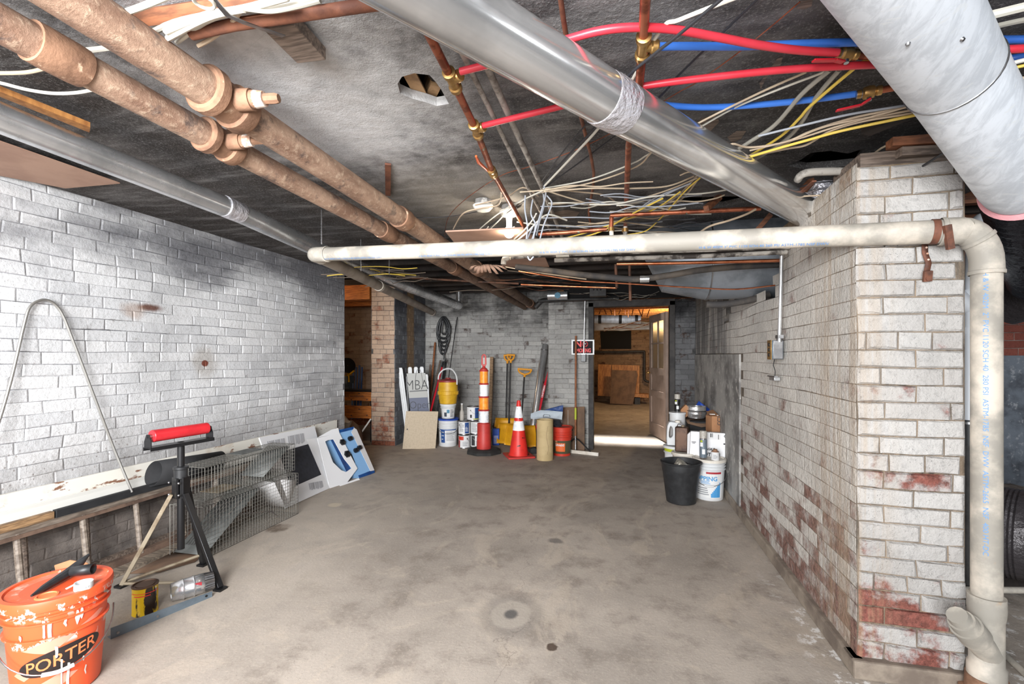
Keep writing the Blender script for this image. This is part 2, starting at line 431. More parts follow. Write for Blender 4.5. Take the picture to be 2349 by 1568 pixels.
t.out(c, .9, 0, nm, Specular_IOR_Level=.2)

mk('parging', (168, 166, 162), .85, col2=(110, 108, 106), sc_=3, col3=(196, 192, 186), sc3=14, bump=.4, bsc=25, bd=.01)
mk('parging_dark', (84, 82, 82), .85, col2=(50, 50, 52), sc_=2.5, col3=(140, 140, 140), sc3=9, lo3=.58, hi3=.75, bump=.4, bsc=30)
mk('blue_parging', (110, 118, 128), .8, col2=(70, 74, 82), sc_=5, col3=(150, 154, 160), sc3=25, bump=.5, bsc=40)
mk('dark_wood', (66, 62, 60), .7, col2=(38, 36, 36), sc_=6, bump=.2)
mk('soot_wood', (52, 44, 40), .9, col2=(26, 23, 22), sc_=4, col3=(96, 78, 62), sc3=9, lo3=.62, hi3=.8, bump=.3)
wood_ = None; mk('rail_brown', (112, 90, 76), .8, col2=(84, 66, 56), sc_=12, bump=.2); mk('black_soot', (22, 21, 22), .95)
def wood(name, a, b, scale=(3, 3, 30), rough=.6):
    t = NT(name); c = t.mix(t.ramp(t.noise(4, 6, .6, t.map(scale)), .35, .65), srgb(*a), srgb(*b)); return t.out(c, rough, 0, t.bump(t.noise(6, 5, .6, t.map(scale)), .2, .002))
wood('raw_wood', (172, 138, 100), (112, 86, 62)); wood('old_wood', (134, 118, 106), (84, 72, 64), (2, 20, 20)); wood('handle_wood', (158, 98, 58), (112, 66, 40), (30, 30, 3))
wood('orange_wood', (196, 118, 50), (140, 78, 32), (2, 20, 20)); wood('warm_wood', (190, 130, 70), (120, 76, 40), (20, 2, 20)); wood('grey_wood', (150, 136, 120), (100, 90, 80), (2, 14, 14))
wood('plywood', (190, 134, 76), (150, 98, 54), (8, 8, 2)); wood('ladder_wood', (140, 128, 116), (96, 84, 74), (12, 2, 12)); wood('beam_brown', (150, 96, 66), (98, 62, 44), (2, 12, 12))
mk('brown_board', (176, 142, 122), .7, col2=(158, 124, 106), sc_=3)
mk('cardboard', (170, 124, 88), .85, col2=(150, 106, 74), sc_=4); mk('cardboard_dark', (120, 94, 74), .85, col2=(96, 76, 62), sc_=5)
# metals
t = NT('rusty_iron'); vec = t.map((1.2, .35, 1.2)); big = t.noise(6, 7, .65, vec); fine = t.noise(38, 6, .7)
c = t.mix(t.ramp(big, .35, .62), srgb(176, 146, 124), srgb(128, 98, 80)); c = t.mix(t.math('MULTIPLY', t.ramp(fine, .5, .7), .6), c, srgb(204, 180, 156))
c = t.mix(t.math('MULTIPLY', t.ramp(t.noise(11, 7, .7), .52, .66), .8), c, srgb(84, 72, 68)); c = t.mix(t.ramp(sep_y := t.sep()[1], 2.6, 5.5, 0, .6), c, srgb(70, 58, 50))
t.out(c, .8, 0, t.bump(t.math('ADD', fine, big), .6, .006))
mk('rust_fitting', (146, 110, 86), .8, col2=(108, 78, 60), sc_=9, col3=(196, 168, 142), sc3=24, lo3=.62, hi3=.74, bump=.6, bsc=40)
mk('thread_white', (222, 208, 196), .8, col2=(176, 130, 104), sc_=40, bump=.4)
mk('brown_iron', (126, 78, 56), .75, col2=(92, 54, 40), sc_=10, bump=.4); mk('black_iron', (50, 48, 47), .6, col2=(30, 28, 28), sc_=12, bump=.3)
mk('grey_conduit', (168, 162, 156), .7, .1, col2=(104, 96, 90), sc_=14, col3=(170, 160, 148), sc3=40, bump=.3)
mk('galv_shiny', (225, 226, 228), .26, .8, col2=(178, 180, 182), sc_=3, rv=.07, bump=.06, bsc=2.5, bd=.02)
mk('galv_chrome', (236, 236, 236), .17, .85, rv=.04, col2=(196, 196, 196), sc_=2, bump=.04, bsc=3, bd=.02)
t = NT('galv_spangle'); f = t.noise(8, 6, .7, t.map((3, 1, 1)), .5); f2 = t.noise(60, 4)
c = t.mix(t.ramp(f, .4, .62), srgb(232, 238, 246), srgb(206, 212, 220)); c = t.mix(t.math('MULTIPLY', t.ramp(t.noise(18, 3, .6, t.map((1, 3, 1))), .6, .68), .7), c, srgb(226, 230, 234))
t.out(c, t.ramp(f, .3, .7, .42, .6), .12, t.bump(f2, .08, .003))
mk('foil', (220, 218, 224), .25, .65, bump=.9, bsc=22, bd=.02); mk('steel', (176, 176, 178), .35, 1, col2=(140, 140, 142), sc_=10)
mk('trap_metal', (120, 122, 120), .6, .4, col2=(96, 98, 96), sc_=12); mk('trunk_metal', (150, 156, 164), .5, .5, col2=(118, 124, 130), sc_=5, bump=.1, bsc=10)
mk('zinc_rod', (168, 166, 162), .45, .8); mk('chrome', (210, 210, 212), .12, 1)
t = NT('copper'); f = t.noise(16, 5); c = t.mix(t.ramp(f, .45, .6), srgb(176, 104, 76), srgb(126, 70, 50)); c = t.mix(t.math('MULTIPLY', t.ramp(t.noise(30, 4), .64, .7), .6), c, srgb(120, 168, 150))
t.out(c, .42, .75, t.bump(f, .1, .003))
mk('copper_bright', (206, 132, 96), .28, .95, col2=(170, 96, 64), sc_=14); mk('brass', (192, 154, 96), .35, .85, col2=(158, 122, 74), sc_=20)
mk('copper_grime', (110, 74, 56), .6, .3, col2=(60, 46, 40), sc_=10)
# plastics, paints
mk('pex_red', (206, 58, 72), .35, col2=(196, 44, 58), sc_=3); mk('pex_blue', (64, 122, 216), .35, col2=(54, 108, 200), sc_=3)
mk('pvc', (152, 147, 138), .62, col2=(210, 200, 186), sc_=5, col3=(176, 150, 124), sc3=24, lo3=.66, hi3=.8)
mk('pvc_dirty', (150, 140, 128), .5, col2=(122, 112, 102), sc_=5); mk('pvc_white', (222, 226, 232), .35)
mk('grimy_pipe', (170, 164, 156), .7, col2=(60, 54, 50), sc_=9, lo=.42, hi=.58, bump=.5); mk('white_pipe_old', (214, 208, 196), .6, col2=(150, 136, 120), sc_=14, lo=.5, hi=.65)
mk('blue_ink', (98, 150, 210), .6); mk('rust_strap', (122, 78, 60), .7, .2, col2=(84, 56, 46), sc_=20); mk('pink', (236, 168, 174), .9, bump=.5)
mk('cable_white', (206, 202, 190), .5); mk('cable_beige', (196, 178, 154), .6, col2=(172, 152, 130), sc_=4); mk('cable_yellow', (222, 192, 84), .5); mk('cable_grey', (156, 160, 168), .5)
mk('cable_greige', (160, 156, 146), .6); mk('cable_black', (42, 42, 46), .5); mk('cable_dust', (112, 100, 88), .8)
mk('black_plastic', (34, 35, 37), .45, col2=(44, 45, 47), sc_=20); mk('black_matte', (38, 38, 40), .8, col2=(30, 30, 32), sc_=8); mk('rubber', (46, 46, 45), .85, col2=(34, 34, 34), sc_=9, bump=.3)
mk('black_paint', (30, 30, 32), .35, .2); mk('white_paint', (214, 212, 206), .5); mk('white_dusty', (228, 222, 212), .6, col2=(200, 190, 176), sc_=5)
t = NT('chipped_white'); c = t.mix(t.ramp(t.noise(9, 7, .7, t.map((1, .5, 1.6))), .57, .6), srgb(232, 228, 218), srgb(136, 98, 78)); c = t.mix(t.ramp(t.noise(3, 5), .55, .7, 0, .5), c, srgb(200, 180, 156)); t.out(c, .6)
mk('bucket_orange', (236, 92, 50), .4, col2=(226, 84, 44), sc_=4); mk('lid_dust', (206, 124, 100), .7, col2=(236, 104, 62), sc_=5, col3=(214, 190, 172), sc3=16)
mk('label_pale', (232, 140, 118), .6); mk('drip_white', (206, 200, 194), .6); mk('label_black', (32, 24, 24), .5); mk('letter_orange', (240, 130, 80), .5)
t = NT('bucket_splash'); z = t.sep()[2]; c = srgb(232, 90, 48)
nz = t.noise(26, 5, .65, t.map((1, 1, .55)))
b1 = t.math('MAXIMUM', t.math('MULTIPLY', t.math('MULTIPLY', t.ramp(z, .315, .345), t.ramp(z, .388, .374)), t.ramp(nz, .56, .58)), t.math('MULTIPLY', t.math('MULTIPLY', t.ramp(z, .215, .235), t.ramp(z, .262, .245)), t.ramp(nz, .55, .57)))
b1 = t.math('MAXIMUM', b1, t.math('MULTIPLY', t.ramp(z, .16, .3, .0, 1), t.ramp(t.noise(22, 4, .6, t.map((1, 1, .2))), .66, .68)))
c = t.mix(b1, c, srgb(210, 200, 192)); t.out(c, .45)
mk('red_roller', (204, 44, 52), .35, col2=(186, 38, 46), sc_=10); mk('tan_leg', (150, 138, 118), .6, .3, col2=(120, 104, 84), sc_=12)
t = NT('yellow_can'); c = t.mix(t.ramp(t.noise(7, 5, .6, t.map((1.5, 1.5, .5))), .54, .58), srgb(214, 176, 26), srgb(40, 28, 20)); t.out(c, .25)
mk('steel_blue', (112, 124, 134), .5, .2, col2=(92, 104, 114), sc_=6); mk('flap_white', (232, 232, 234), .55); mk('carton_grey', (206, 204, 204), .6)
mk('panel_navy', (52, 54, 62), .7, col2=(44, 46, 52), sc_=30); mk('toy_blue', (134, 178, 222), .35); mk('toy_navy', (28, 76, 138), .4, col2=(20, 54, 110), sc_=10)
mk('barcode_grey', (176, 176, 180), .7); mk('toy_black', (26, 28, 32), .2)
mk('glass', (235, 240, 240), .08, 0, Transmission_Weight=.9, IOR=1.45, Alpha=.5); mk('glass_pane', (200, 190, 170), .15, 0, Transmission_Weight=.85, IOR=1.3)
mk('clear_film', (240, 244, 248), .1, 0, Transmission_Weight=.95, IOR=1.1, Alpha=.3)
mk('beige_metal', (186, 168, 142), .55, col2=(176, 158, 132), sc_=40); mk('tube_card', (190, 168, 126), .8, col2=(176, 154, 112), sc_=6)
mk('white_plastic', (214, 216, 218), .4, col2=(208, 208, 208), sc_=6); mk('sign_grey', (176, 176, 172), .5); mk('sign_blue', (86, 92, 116), .5); mk('ink_dark', (48, 48, 50), .6)
mk('cooler_yellow', (216, 170, 40), .45, col2=(198, 152, 34), sc_=8); mk('cooler_red', (142, 50, 48), .5); mk('lid_blue', (36, 72, 164), .4); mk('label_blue', (44, 80, 140), .5)
mk('label_teal', (76, 132, 160), .5); mk('label_dark', (60, 66, 78), .5); mk('label_white', (222, 222, 222), .6); mk('print_grey', (136, 138, 142), .6)
mk('cone_red', (226, 50, 42), .45, col2=(206, 44, 38), sc_=8, col3=(40, 30, 30), sc3=13, lo3=.62, hi3=.66); mk('cone_clean', (222, 54, 50), .45); mk('channel_red', (196, 60, 54), .5, col2=(172, 50, 46), sc_=6)
mk('refl_orange', (255, 150, 36), .4, col2=(255, 176, 70), sc_=20); mk('refl_white', (255, 255, 255), .4, col2=(226, 230, 236), sc_=12, col3=(130, 130, 134), sc3=26, lo3=.66, hi3=.7)
MT['refl_orange'].node_tree.nodes['Principled BSDF'].inputs['Sheen Weight'].default_value = .3
mk('shovel_yellow', (222, 160, 30), .4, col2=(204, 142, 24), sc_=5); mk('grip_orange', (222, 150, 34), .5); mk('tool_blue', (30, 84, 176), .4); mk('tool_red', (196, 28, 44), .4)
mk('can_blue', (24, 70, 160), .35); mk('bag_grey', (172, 182, 190), .55, bump=.6, bsc=14, bd=.02); mk('bag_blue', (44, 70, 124), .55, bump=.4, bsc=14, bd=.02)
mk('bucket_red', (200, 58, 40), .45); mk('bucket_green', (84, 80, 58), .5); mk('label_orange', (224, 104, 44), .5); mk('sign_red', (226, 36, 44), .5); mk('sign_black', (30, 26, 28), .85)
mk('clear_bag', (196, 190, 180), .35, bump=.8, bsc=18, bd=.02, Transmission_Weight=.3); mk('lime', (176, 186, 46), .5); mk('brown_can', (96, 72, 58), .45, .5, col2=(62, 46, 40), sc_=9)
mk('blue_tarp', (36, 74, 170), .45); mk('topping_blue', (64, 148, 206), .5); mk('topping_red', (166, 44, 54), .5); mk('foil_dirty', (170, 166, 156), .35, .8, bump=.8, bsc=12, bd=.02)
mk('door_paint', (150, 130, 118), .6, col2=(134, 116, 104), sc_=6); mk('door_edge', (196, 130, 66), .6); mk('ceramic', (236, 234, 226), .3)
mk('flex_black', (44, 42, 46), .3, .3, bump=.7, bsc=16, bd=.02); mk('flex_grey', (70, 66, 68), .35, .3, bump=.6, bsc=22, bd=.02); mk('insul', (52, 50, 50), .8, col2=(86, 78, 70), sc_=6)
mk('door_dark', (16, 15, 15), .9); mk('yellow_tool', (224, 168, 24), .4); mk('blue_steel', (70, 100, 150), .45); mk('orange_handle', (226, 96, 40), .4)
mk('mesh_grey', (150, 148, 142), .45, .6); mk('red_ink', (190, 84, 84), .6); mk('concrete_curb', (150, 138, 124), .85, col2=(112, 100, 90), sc_=6, bump=.4)
t = NT('bulb_glow'); t.out((1, 1, 1, 1), .3, 0, None, Emission_Color=(1, .9, .74, 1), Emission_Strength=260.0)

# ---------------------------------------------------------------- masonry
def bricks(mb, org, ud, nd, L, H, skip=None, course=.0695, blen=.213, seed=1, prot=.006, joint=.009, z0=0, jit=.003, wav=.010):
    """individual bricks laid in courses; org = corner, ud = along the wall, nd = out of the wall"""
    base = len(mb.v); rn = random.Random(seed); org = Vector(org); ud = Vector(ud); nd = Vector(nd); up = Vector((0, 0, 1))
    k = 0; z = z0
    while z < H - .01:
        h = min(course, H - z); hdr = (k % 7 == 5)
        bl = blen * .52 if hdr else blen
        x = -bl * (.5 if k % 2 else 0) - rn.random() * .03
        wob = rn.uniform(-.002, .002)
        while x < L:
            l = bl * rn.uniform(.93, 1.05); a = max(0, x); b = min(L, x + l); x += l
            if b - a < .03: continue
            if skip and skip((a + b) / 2, z + h / 2): continue
            j = joint / 2; p = prot + rn.uniform(-jit, jit) * .8
            q = lambda: rn.uniform(-jit, jit) * .6
            o4 = [(a + j * .4, z + j * .4), (b - j * .4, z + j * .4), (b - j * .4, z + h - j * .4), (a + j * .4, z + h - j * .4)]
            e = .0035; i4 = [(a + j + .002 + e + q() , z + j + .001 + q() + wob), (b - j - .002 - e + q(), z + j + .001 + q() + wob), (b - j - .002 - e + q(), z + h - j - .001 + q() + wob), (a + j + .002 + e + q(), z + h - j - .001 + q() + wob)]
            # extra points along the long edges roughen the outline
            vs = [org + ud * u + up * v for u, v in o4] + [org + ud * u + up * v + nd * (p + q() * .6) for u, v in i4]
            m1 = [( (i4[0][0] + i4[1][0]) / 2, i4[0][1] + q()), ((i4[3][0] + i4[2][0]) / 2, i4[3][1] + q())]
            vs += [org + ud * u + up * v + nd * (p + q() * .5) for u, v in m1]
            mb.att = rn.uniform(.08, 1.0)
            mb.add(vs, [(0, 1, 5, 8, 4), (1, 2, 6, 5), (2, 3, 7, 9, 6), (3, 0, 4, 7), (4, 8, 9, 7), (8, 5, 6, 9)])
        z += course; k += 1
    from mathutils import noise as _ns
    for i in range(base, len(mb.v)):      # hand laid: courses wander a little
        v = mb.v[i]; q = Vector((v.x * 2.1 + v.y * 2.1, seed * 7.3, v.z * 3.0))
        mb.v[i] = v + up * (_ns.noise(q) * wav + _ns.noise(q * 5) * wav * .35) + ud * (_ns.noise(q * 1.7 + Vector((9, 0, 0))) * wav * 1.2)
    mb.att = 0.0
def backing(mb, a, b):
    mb.att = .0; mb.bb(a, b)

CH = 2.27
XL, XR = -3.2, .93
# floor and ceiling
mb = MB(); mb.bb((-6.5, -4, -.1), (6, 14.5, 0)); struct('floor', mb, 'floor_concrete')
def ceiling_mesh():
    bm = bmesh.new()
    def loop(pts):
        vs = [bm.verts.new((p[0], p[1], CH)) for p in pts]
        return [bm.edges.new((vs[i], vs[(i + 1) % len(vs)])) for i in range(len(vs))]
    e = loop([(-3.4, -4), (2.0, -4), (2.0, 2.6), (2.0, 3.75), (-.2, 3.75), (-.25, 4.1), (-3.4, 4.3)])
    for hpts in HOLES: e += loop([W(x, y, Z=CH) for x, y in hpts])
    bmesh.ops.triangle_fill(bm, edges=e, use_beauty=True)
    r = bmesh.ops.extrude_face_region(bm, geom=bm.faces[:])
    for v in [g for g in r['geom'] if isinstance(g, bmesh.types.BMVert)]: v.co.z += .035
    bmesh.ops.recalc_face_normals(bm, faces=bm.faces[:])
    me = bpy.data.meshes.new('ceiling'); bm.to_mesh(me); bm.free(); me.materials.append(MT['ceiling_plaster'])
    o = bpy.data.objects.new('ceiling', me); COL.objects.link(o); o['kind'] = 'structure'
HOLES = [[(912, 192), (922, 176), (950, 168), (985, 172), (998, 186), (1012, 205), (1030, 238), (1002, 243), (975, 234), (945, 226), (918, 214)],
         [(1805, 380), (1838, 366), (1860, 350), (1905, 346), (1945, 352), (1985, 340), (1962, 378), (1905, 384), (1850, 388)],
         [(1538, 462), (1580, 452), (1700, 450), (1712, 462), (1660, 474), (1545, 476)]]
ceiling_mesh()
# lath, joists and subfloor above the plaster, open over the back of the cellar
mb = MB()
mb.bb((-6.5, -4, 2.52), (6, 7.6, 2.56)); struct('ceiling', mb, 'soot_wood')
mb = MB()
for i in range(9):
    yy = 3.95 + i * .4
    mb.bb((-3.5 if i < 3 else -6, yy, 2.30), (2.5, yy + .05, 2.52))
for i in range(14):
    mb.bb((-3.5 + i * .4, 1.0, 2.33), (-3.45 + i * .4, 3.7, 2.52))
struct('trim_1', mb, 'soot_wood')
mb = MB()
for px0, px1 in [((908, 205), (955, 250)), ((938, 165), (975, 235))]:
    a = W(*px0, Z=2.31); b = W(*px1, Z=2.31); mb.beam(a, b, .05, .008)
a = W(1000, 170, Z=2.36); b = W(960, 260, Z=2.36); mb.beam(a, b, .04, .09)
struct('trim_2', mb, 'raw_wood')
# plaster fallen from the lath: shallow ragged patches
mb = MB()
for pts in [[(1745, 205), (1757, 180), (1772, 165), (1790, 150), (1796, 130), (1782, 135), (1765, 160), (1742, 190)],
            [(1592, 285), (1610, 270), (1645, 265), (1650, 280), (1630, 300), (1600, 298)],
            [(1668, 315), (1690, 300), (1712, 300), (1700, 318), (1680, 328)],
            [(1828, 20), (1835, 2), (1864, 0), (1862, 14), (1845, 22)],
            [(1245, 492), (1300, 480), (1330, 486), (1318, 502), (1262, 506)]]:
    vs = [W(x, y, Z=CH - .002) for x, y in pts]
    mb.add(vs, [tuple(range(len(vs)))])
struct('trim_3', mb, 'old_wood')

# left wall, X = XL, ends at Y = 4.95
mb = MB(); backing(mb, (-3.5, -3, 0), (XL, 4.95, CH + .03))
bricks(mb, (XL, -1.0, 0), (0, 1, 0), (1, 0, 0), 5.95, CH, seed=3, blen=.235, prot=.0028, joint=.007, jit=.0022, wav=.013)
struct('wall_left', mb, 'brick_left')
# right wall: 37 cm thick, ends at Y = 2.2, broken open at the top between Y 3.2 and 4.5
def hole(yy, z):
    q = yy - 3.22
    zz = 1.74 - .04 * math.sin(q * 9)
    return (0 < q < 1.35 and z > zz) or (-.12 < q <= 0 and z > 2.02) or (1.35 <= q < 1.6 and z > 1.62 and z > 1.62)
mb = MB()
backing(mb, (XR, 2.2, 0), (1.3, 3.12, 2.07)); backing(mb, (XR, 3.12, 0), (1.3, 4.8, 1.62)); backing(mb, (XR, 4.8, 0), (1.3, 6.62, CH + .1))
bricks(mb, (XR, 6.62, 0), (0, -1, 0), (-1, 0, 0), 4.42, CH, skip=lambda u, z: hole(6.62 - u, z) or (6.62 - u < 3.1 and z > 2.08 - .1 * (6.62 - u > 2.75)) or (6.62 - u > 4.15 and z < 1.3), seed=5, blen=.215, prot=.0010, jit=.0005, joint=.008)
mb.cur = 1; mb.bb((XR - .014, 4.15, 0), (XR + .01, 6.6, 1.31))
mb.cur = 2
bricks(mb, (XR, 2.2, 0), (1, 0, 0), (0, -1, 0), .37, 2.07, seed=11, blen=.228, prot=.011, jit=.0055, joint=.012)
mb.cur = 1
struct('wall_right', mb, ['brick_right', 'parging', 'brick_pillar'])
mb = MB(); mb.bb((XR - .028, 2.17, 0), (XR + .02, 6.6, .075)); mb.bb((XR - .028, 2.155, 0), (1.33, 2.26, .075)); struct('baseboard_right', mb, 'concrete_curb', bevel=.008)
# back wall: left part Y 7.27, pilaster beside the doorway Y 6.62
DX0, DX1, DH = -.40, .60, 1.97
mb = MB(); backing(mb, (-3.2, 7.27, 0), (-1.0, 7.6, 2.52))
bricks(mb, (-3.2, 7.27, 0), (1, 0, 0), (0, -1, 0), 2.2, 2.3, seed=21, prot=.005)
struct('wall_back', mb, 'brick_back')
mb = MB(); backing(mb, (-1.034, 6.62, 0), (DX0 - .06, 7.3, 2.06)); backing(mb, (DX0 - .07, 6.64, DH + .05), (DX1 + .07, 6.95, 2.06))
bricks(mb, (-1.034, 6.62, 0), (1, 0, 0), (0, -1, 0), 1.034 + DX0 - .06, 2.05, seed=22, prot=.006)
mb.cur = 1; backing(mb, (DX1 + .06, 6.62, 0), (XR + .3, 6.95, 2.06))
bricks(mb, (DX1 + .06, 6.62, 0), (1, 0, 0), (0, -1, 0), XR - DX1 - .06, 2.05, seed=23, prot=.006)
struct('wall_back_doorway', mb, ['brick_back', 'brick_dark'])
mb = MB()
mb.bb((DX0 - .07, 6.58, 0), (DX0, 6.75, DH + .06)); mb.bb((DX1, 6.58, 0), (DX1 + .07, 6.75, DH + .06)); mb.bb((DX0 - .07, 6.58, DH), (DX1 + .07, 6.75, DH + .09))
struct('trim_4', mb, 'dark_wood', bevel=.004)
mb = MB(); mb.bb((DX0 - .4, 6.5, DH + .1), (XR, 6.62, DH + .3)); struct('trim_5', mb, 'black_soot')
# short brick return and pier at the left of the back wall, then the side room
mb = MB(); backing(mb, (-3.57, 6.2, 0), (-3.2, 7.3, 2.52))
bricks(mb, (-3.2, 7.27, 0), (0, -1, 0), (1, 0, 0), 1.07, 2.4, seed=31, prot=.005)
mb.cur = 1
bricks(mb, (-3.57, 6.2, 0), (1, 0, 0), (0, -1, 0), .37, 2.4, seed=32, prot=.007)
struct('wall_side_pier', mb, ['brick_side', 'brick_tan'])
mb = MB(); backing(mb, (-6.2, 7.9, 0), (-3.5, 8.1, 2.52)); bricks(mb, (-5.4, 7.9, 0), (1, 0, 0), (0, -1, 0), 1.9, 2.4, seed=33)
struct('wall_side_room', mb, 'brick_tan')
mb = MB(); mb.bb((-6.3, 4.6, 0), (-6.1, 8.1, 2.5)); mb.bb((-6.2, 4.5, 0), (-3.4, 4.7, 2.5)); struct('wall_side_room_left', mb, 'brick_tan')
mb = MB()
for i in range(4): mb.bb((-5.6, 6.2 + i * .4, 2.12 + .03 * (i % 2)), (-3.6, 6.26 + i * .4, 2.34))
mb.bb((-5.6, 6.0, 2.34), (-3.58, 7.9, 2.37))
struct('trim_6', mb, 'orange_wood')
# far room behind the doorway
mb = MB(); backing(mb, (-4, 13.6, 0), (5, 13.8, 2.6)); bricks(mb, (-1.2, 13.6, 0), (1, 0, 0), (0, -1, 0), 4.2, 2.5, seed=41)
struct('wall_far_room', mb, 'brick_brown')
mb = MB(); mb.bb((-1.7, 7.3, 0), (-1.6, 13.6, 2.6)); mb.bb((3.4, 6.95, 0), (3.5, 13.6, 2.6)); mb.bb((1.2, 6.95, 0), (3.4, 7.1, 2.6)); struct('wall_far_room_side', mb, 'parging')
mb = MB(); mb.bb((-4, 6.95, 2.5), (5, 14, 2.6)); struct('ceiling_far_room', mb, 'soot_wood')
mb = MB()
for i in range(12): mb.bb((-1.6, 7.3 + i * .5, 2.28), (3.4, 7.36 + i * .5, 2.5))
struct('trim_7', mb, 'warm_wood')
# space at the right of the cellar: red brick above blue-grey parging
mb = MB(); backing(mb, (1.3, 5.1, 0), (6, 5.3, 2.6)); bricks(mb, (1.5, 5.1, 1.3), (1, 0, 0), (0, -1, 0), 4.0, 1.2, seed=51)
mb.cur = 1; mb.bb((1.3, 5.06, 0), (6, 5.2, 1.3)); struct('wall_right_space', mb, ['brick_red', 'blue_parging'])
mb = MB(); mb.bb((4.6, -2, 0), (4.8, 5.1, 2.6)); struct('wall_right_space_side', mb, 'parging_dark')
mb = MB()
for i in range(9): mb.bb((2.05, .2 + i * .5, 2.3), (4.6, .26 + i * .5, 2.5))
struct('trim_8', mb, 'beam_brown')
# ================================================================ pipes, ducts and cables under the ceiling
def arc(c, a, b, n=8):
    """quarter bend: points from c+a to c+b turning round c+a+b... (a, b offset vectors from the corner c)"""
    c, a, b = Vector(c), Vector(a), Vector(b); ctr = c + a + b
    return [ctr - b * math.cos(t * PI / 2 / n) - a * math.sin(t * PI / 2 / n) for t in range(n + 1)]

# --- two rusty cast iron mains
def iron_main(X, z0, z1, r, y0, y1, label, fits, group=None):
    P = lambda y: Vector((X(y), y, z0 + (z1 - z0) * (y - y0) / (y1 - y0)))
    t = thing('iron_pipe', label, 'pipe', P(y0))
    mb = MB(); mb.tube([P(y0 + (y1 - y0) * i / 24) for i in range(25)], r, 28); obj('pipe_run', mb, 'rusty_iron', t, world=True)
    d = (P(y1) - P(y0)).normalized()
    for (yc, half, kind) in fits:
        p = P(yc)
        mb = MB()
        if kind == 'tee':
            prof = [(r * 1.02, -half), (r * 1.22, -half), (r * 1.36, -half * .9), (r * 1.36, -half * .55), (r * 1.16, -half * .45), (r * 1.14, half * .3), (r * 1.33, half * .38), (r * 1.36, half * .9), (r * 1.28, half), (r * 1.02, half)]
        else:
            prof = [(r * 1.01, -half), (r * 1.16, -half), (r * 1.2, -half * .6), (r * 1.2, half * .6), (r * 1.16, half), (r * 1.01, half)]
        M = d.to_track_quat('Z', 'Y').to_matrix().to_4x4(); M.translation = p
        mb.lathe(prof, M, 28); c = obj('coupling' if kind != 'tee' else 'cleanout_tee', mb, 'rust_fitting', t, world=True)
        if kind == 'tee':
            q = p + Vector((r * .95, -.0, -.005)); o = Vector((1, .18, .02)).normalized()
            mb = MB(); mb.cyl(q, q + o * .05, r * .62, r * .6, 20); mb.cyl(q + o * .05, q + o * .062, r * .5, r * .5, 20)
            obj('branch', mb, 'rust_fitting', c, world=True)
            mb = MB(); mb.cyl(q + o * .06, q + o * .092, r * .5, r * .42, 18); obj('thread', mb, 'thread_white', c, world=True)
            mb = MB(); mb.tube([q + o * .09, q + o * .13, q + o * .14], [r * .3, r * .3, r * .24], 8); obj('plug', mb, 'rust_fitting', c, world=True)
    return t
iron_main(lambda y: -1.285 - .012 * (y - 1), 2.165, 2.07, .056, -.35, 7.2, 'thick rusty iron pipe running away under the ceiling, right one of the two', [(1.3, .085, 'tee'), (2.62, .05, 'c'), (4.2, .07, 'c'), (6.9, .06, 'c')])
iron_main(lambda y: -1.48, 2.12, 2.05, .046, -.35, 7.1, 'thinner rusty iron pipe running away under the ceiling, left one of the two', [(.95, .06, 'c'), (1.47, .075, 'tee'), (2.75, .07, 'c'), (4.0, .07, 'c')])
# torn tape and paper wrapped round the iron pipe by the plastic drain
mb = MB(); rn = random.Random(4)
c0 = W(1110, 606, Z=2.04)
for i in range(9):
    a = -1.2 + i * .3; L = rn.uniform(.06, .11)
    p = c0 + Vector((-.06 + i * .018, .02 * math.sin(i), -.005)); q = p + Vector((math.sin(a) * L, .02, -L * .75 * abs(math.cos(a)) - .01))
    s_ = Vector((.016, .0, .0)); mid = (p + q) / 2 + Vector((.0, -.015, .008))
    mb.add([p - s_, p + s_, mid + s_, mid - s_, q + s_ * .8, q - s_ * .5], [(0, 1, 2, 3), (3, 2, 4, 5)])
o = obj('torn_wrap', mb, 'brown_board', solid=.002); tag(o, 'torn brown wrapping hanging off the thick iron pipe behind the white drain', 'wrapping')

# --- round sheet metal ducts
def seam_ring(mb, p, d, r, w_=.006, e=.003):
    M = Vector(d).normalized().to_track_quat('Z', 'Y').to_matrix().to_4x4(); M.translation = p
    mb.lathe([(r, -w_), (r + e, -w_ * .6), (r + e, w_ * .6), (r, w_)], M, 36, False, False)
# left duct
pts = [W(-260, 150, Z=2.14), W(-20, 262, Z=2.125), W(532, 480, Z=2.11), W(830, 618, Z=2.08), W(1052, 700, Z=2.05)]
t = thing('round_duct', 'slim shiny round duct running along the left wall under the ceiling', 'duct', pts[1])
mb = MB(); mb.tube(pts, [.054, .054, .056, .062, .062], 36); obj('duct_run', mb, 'galv_shiny', t, world=True)
mb = MB(); M0 = pts[2]; d = (pts[3] - pts[1]).normalized(); mb.tube([M0 - d * .06, M0 - d * .02, M0 + d * .02, M0 + d * .06], [.0575, .059, .0585, .0575], 28); obj('joint_tape', mb, 'foil', t, world=True)
p = pts[4]; mb = MB(); mb.cyl(p + Vector((0, .02, .0)), p + Vector((-.0, .02, .2)), .045, .045, 24); seam_ring(mb, p + Vector((0, .02, .1)), (0, 0, 1), .045); obj('riser', mb, 'galv_chrome', t, world=True)
for yy in (.1, .5):
    pass
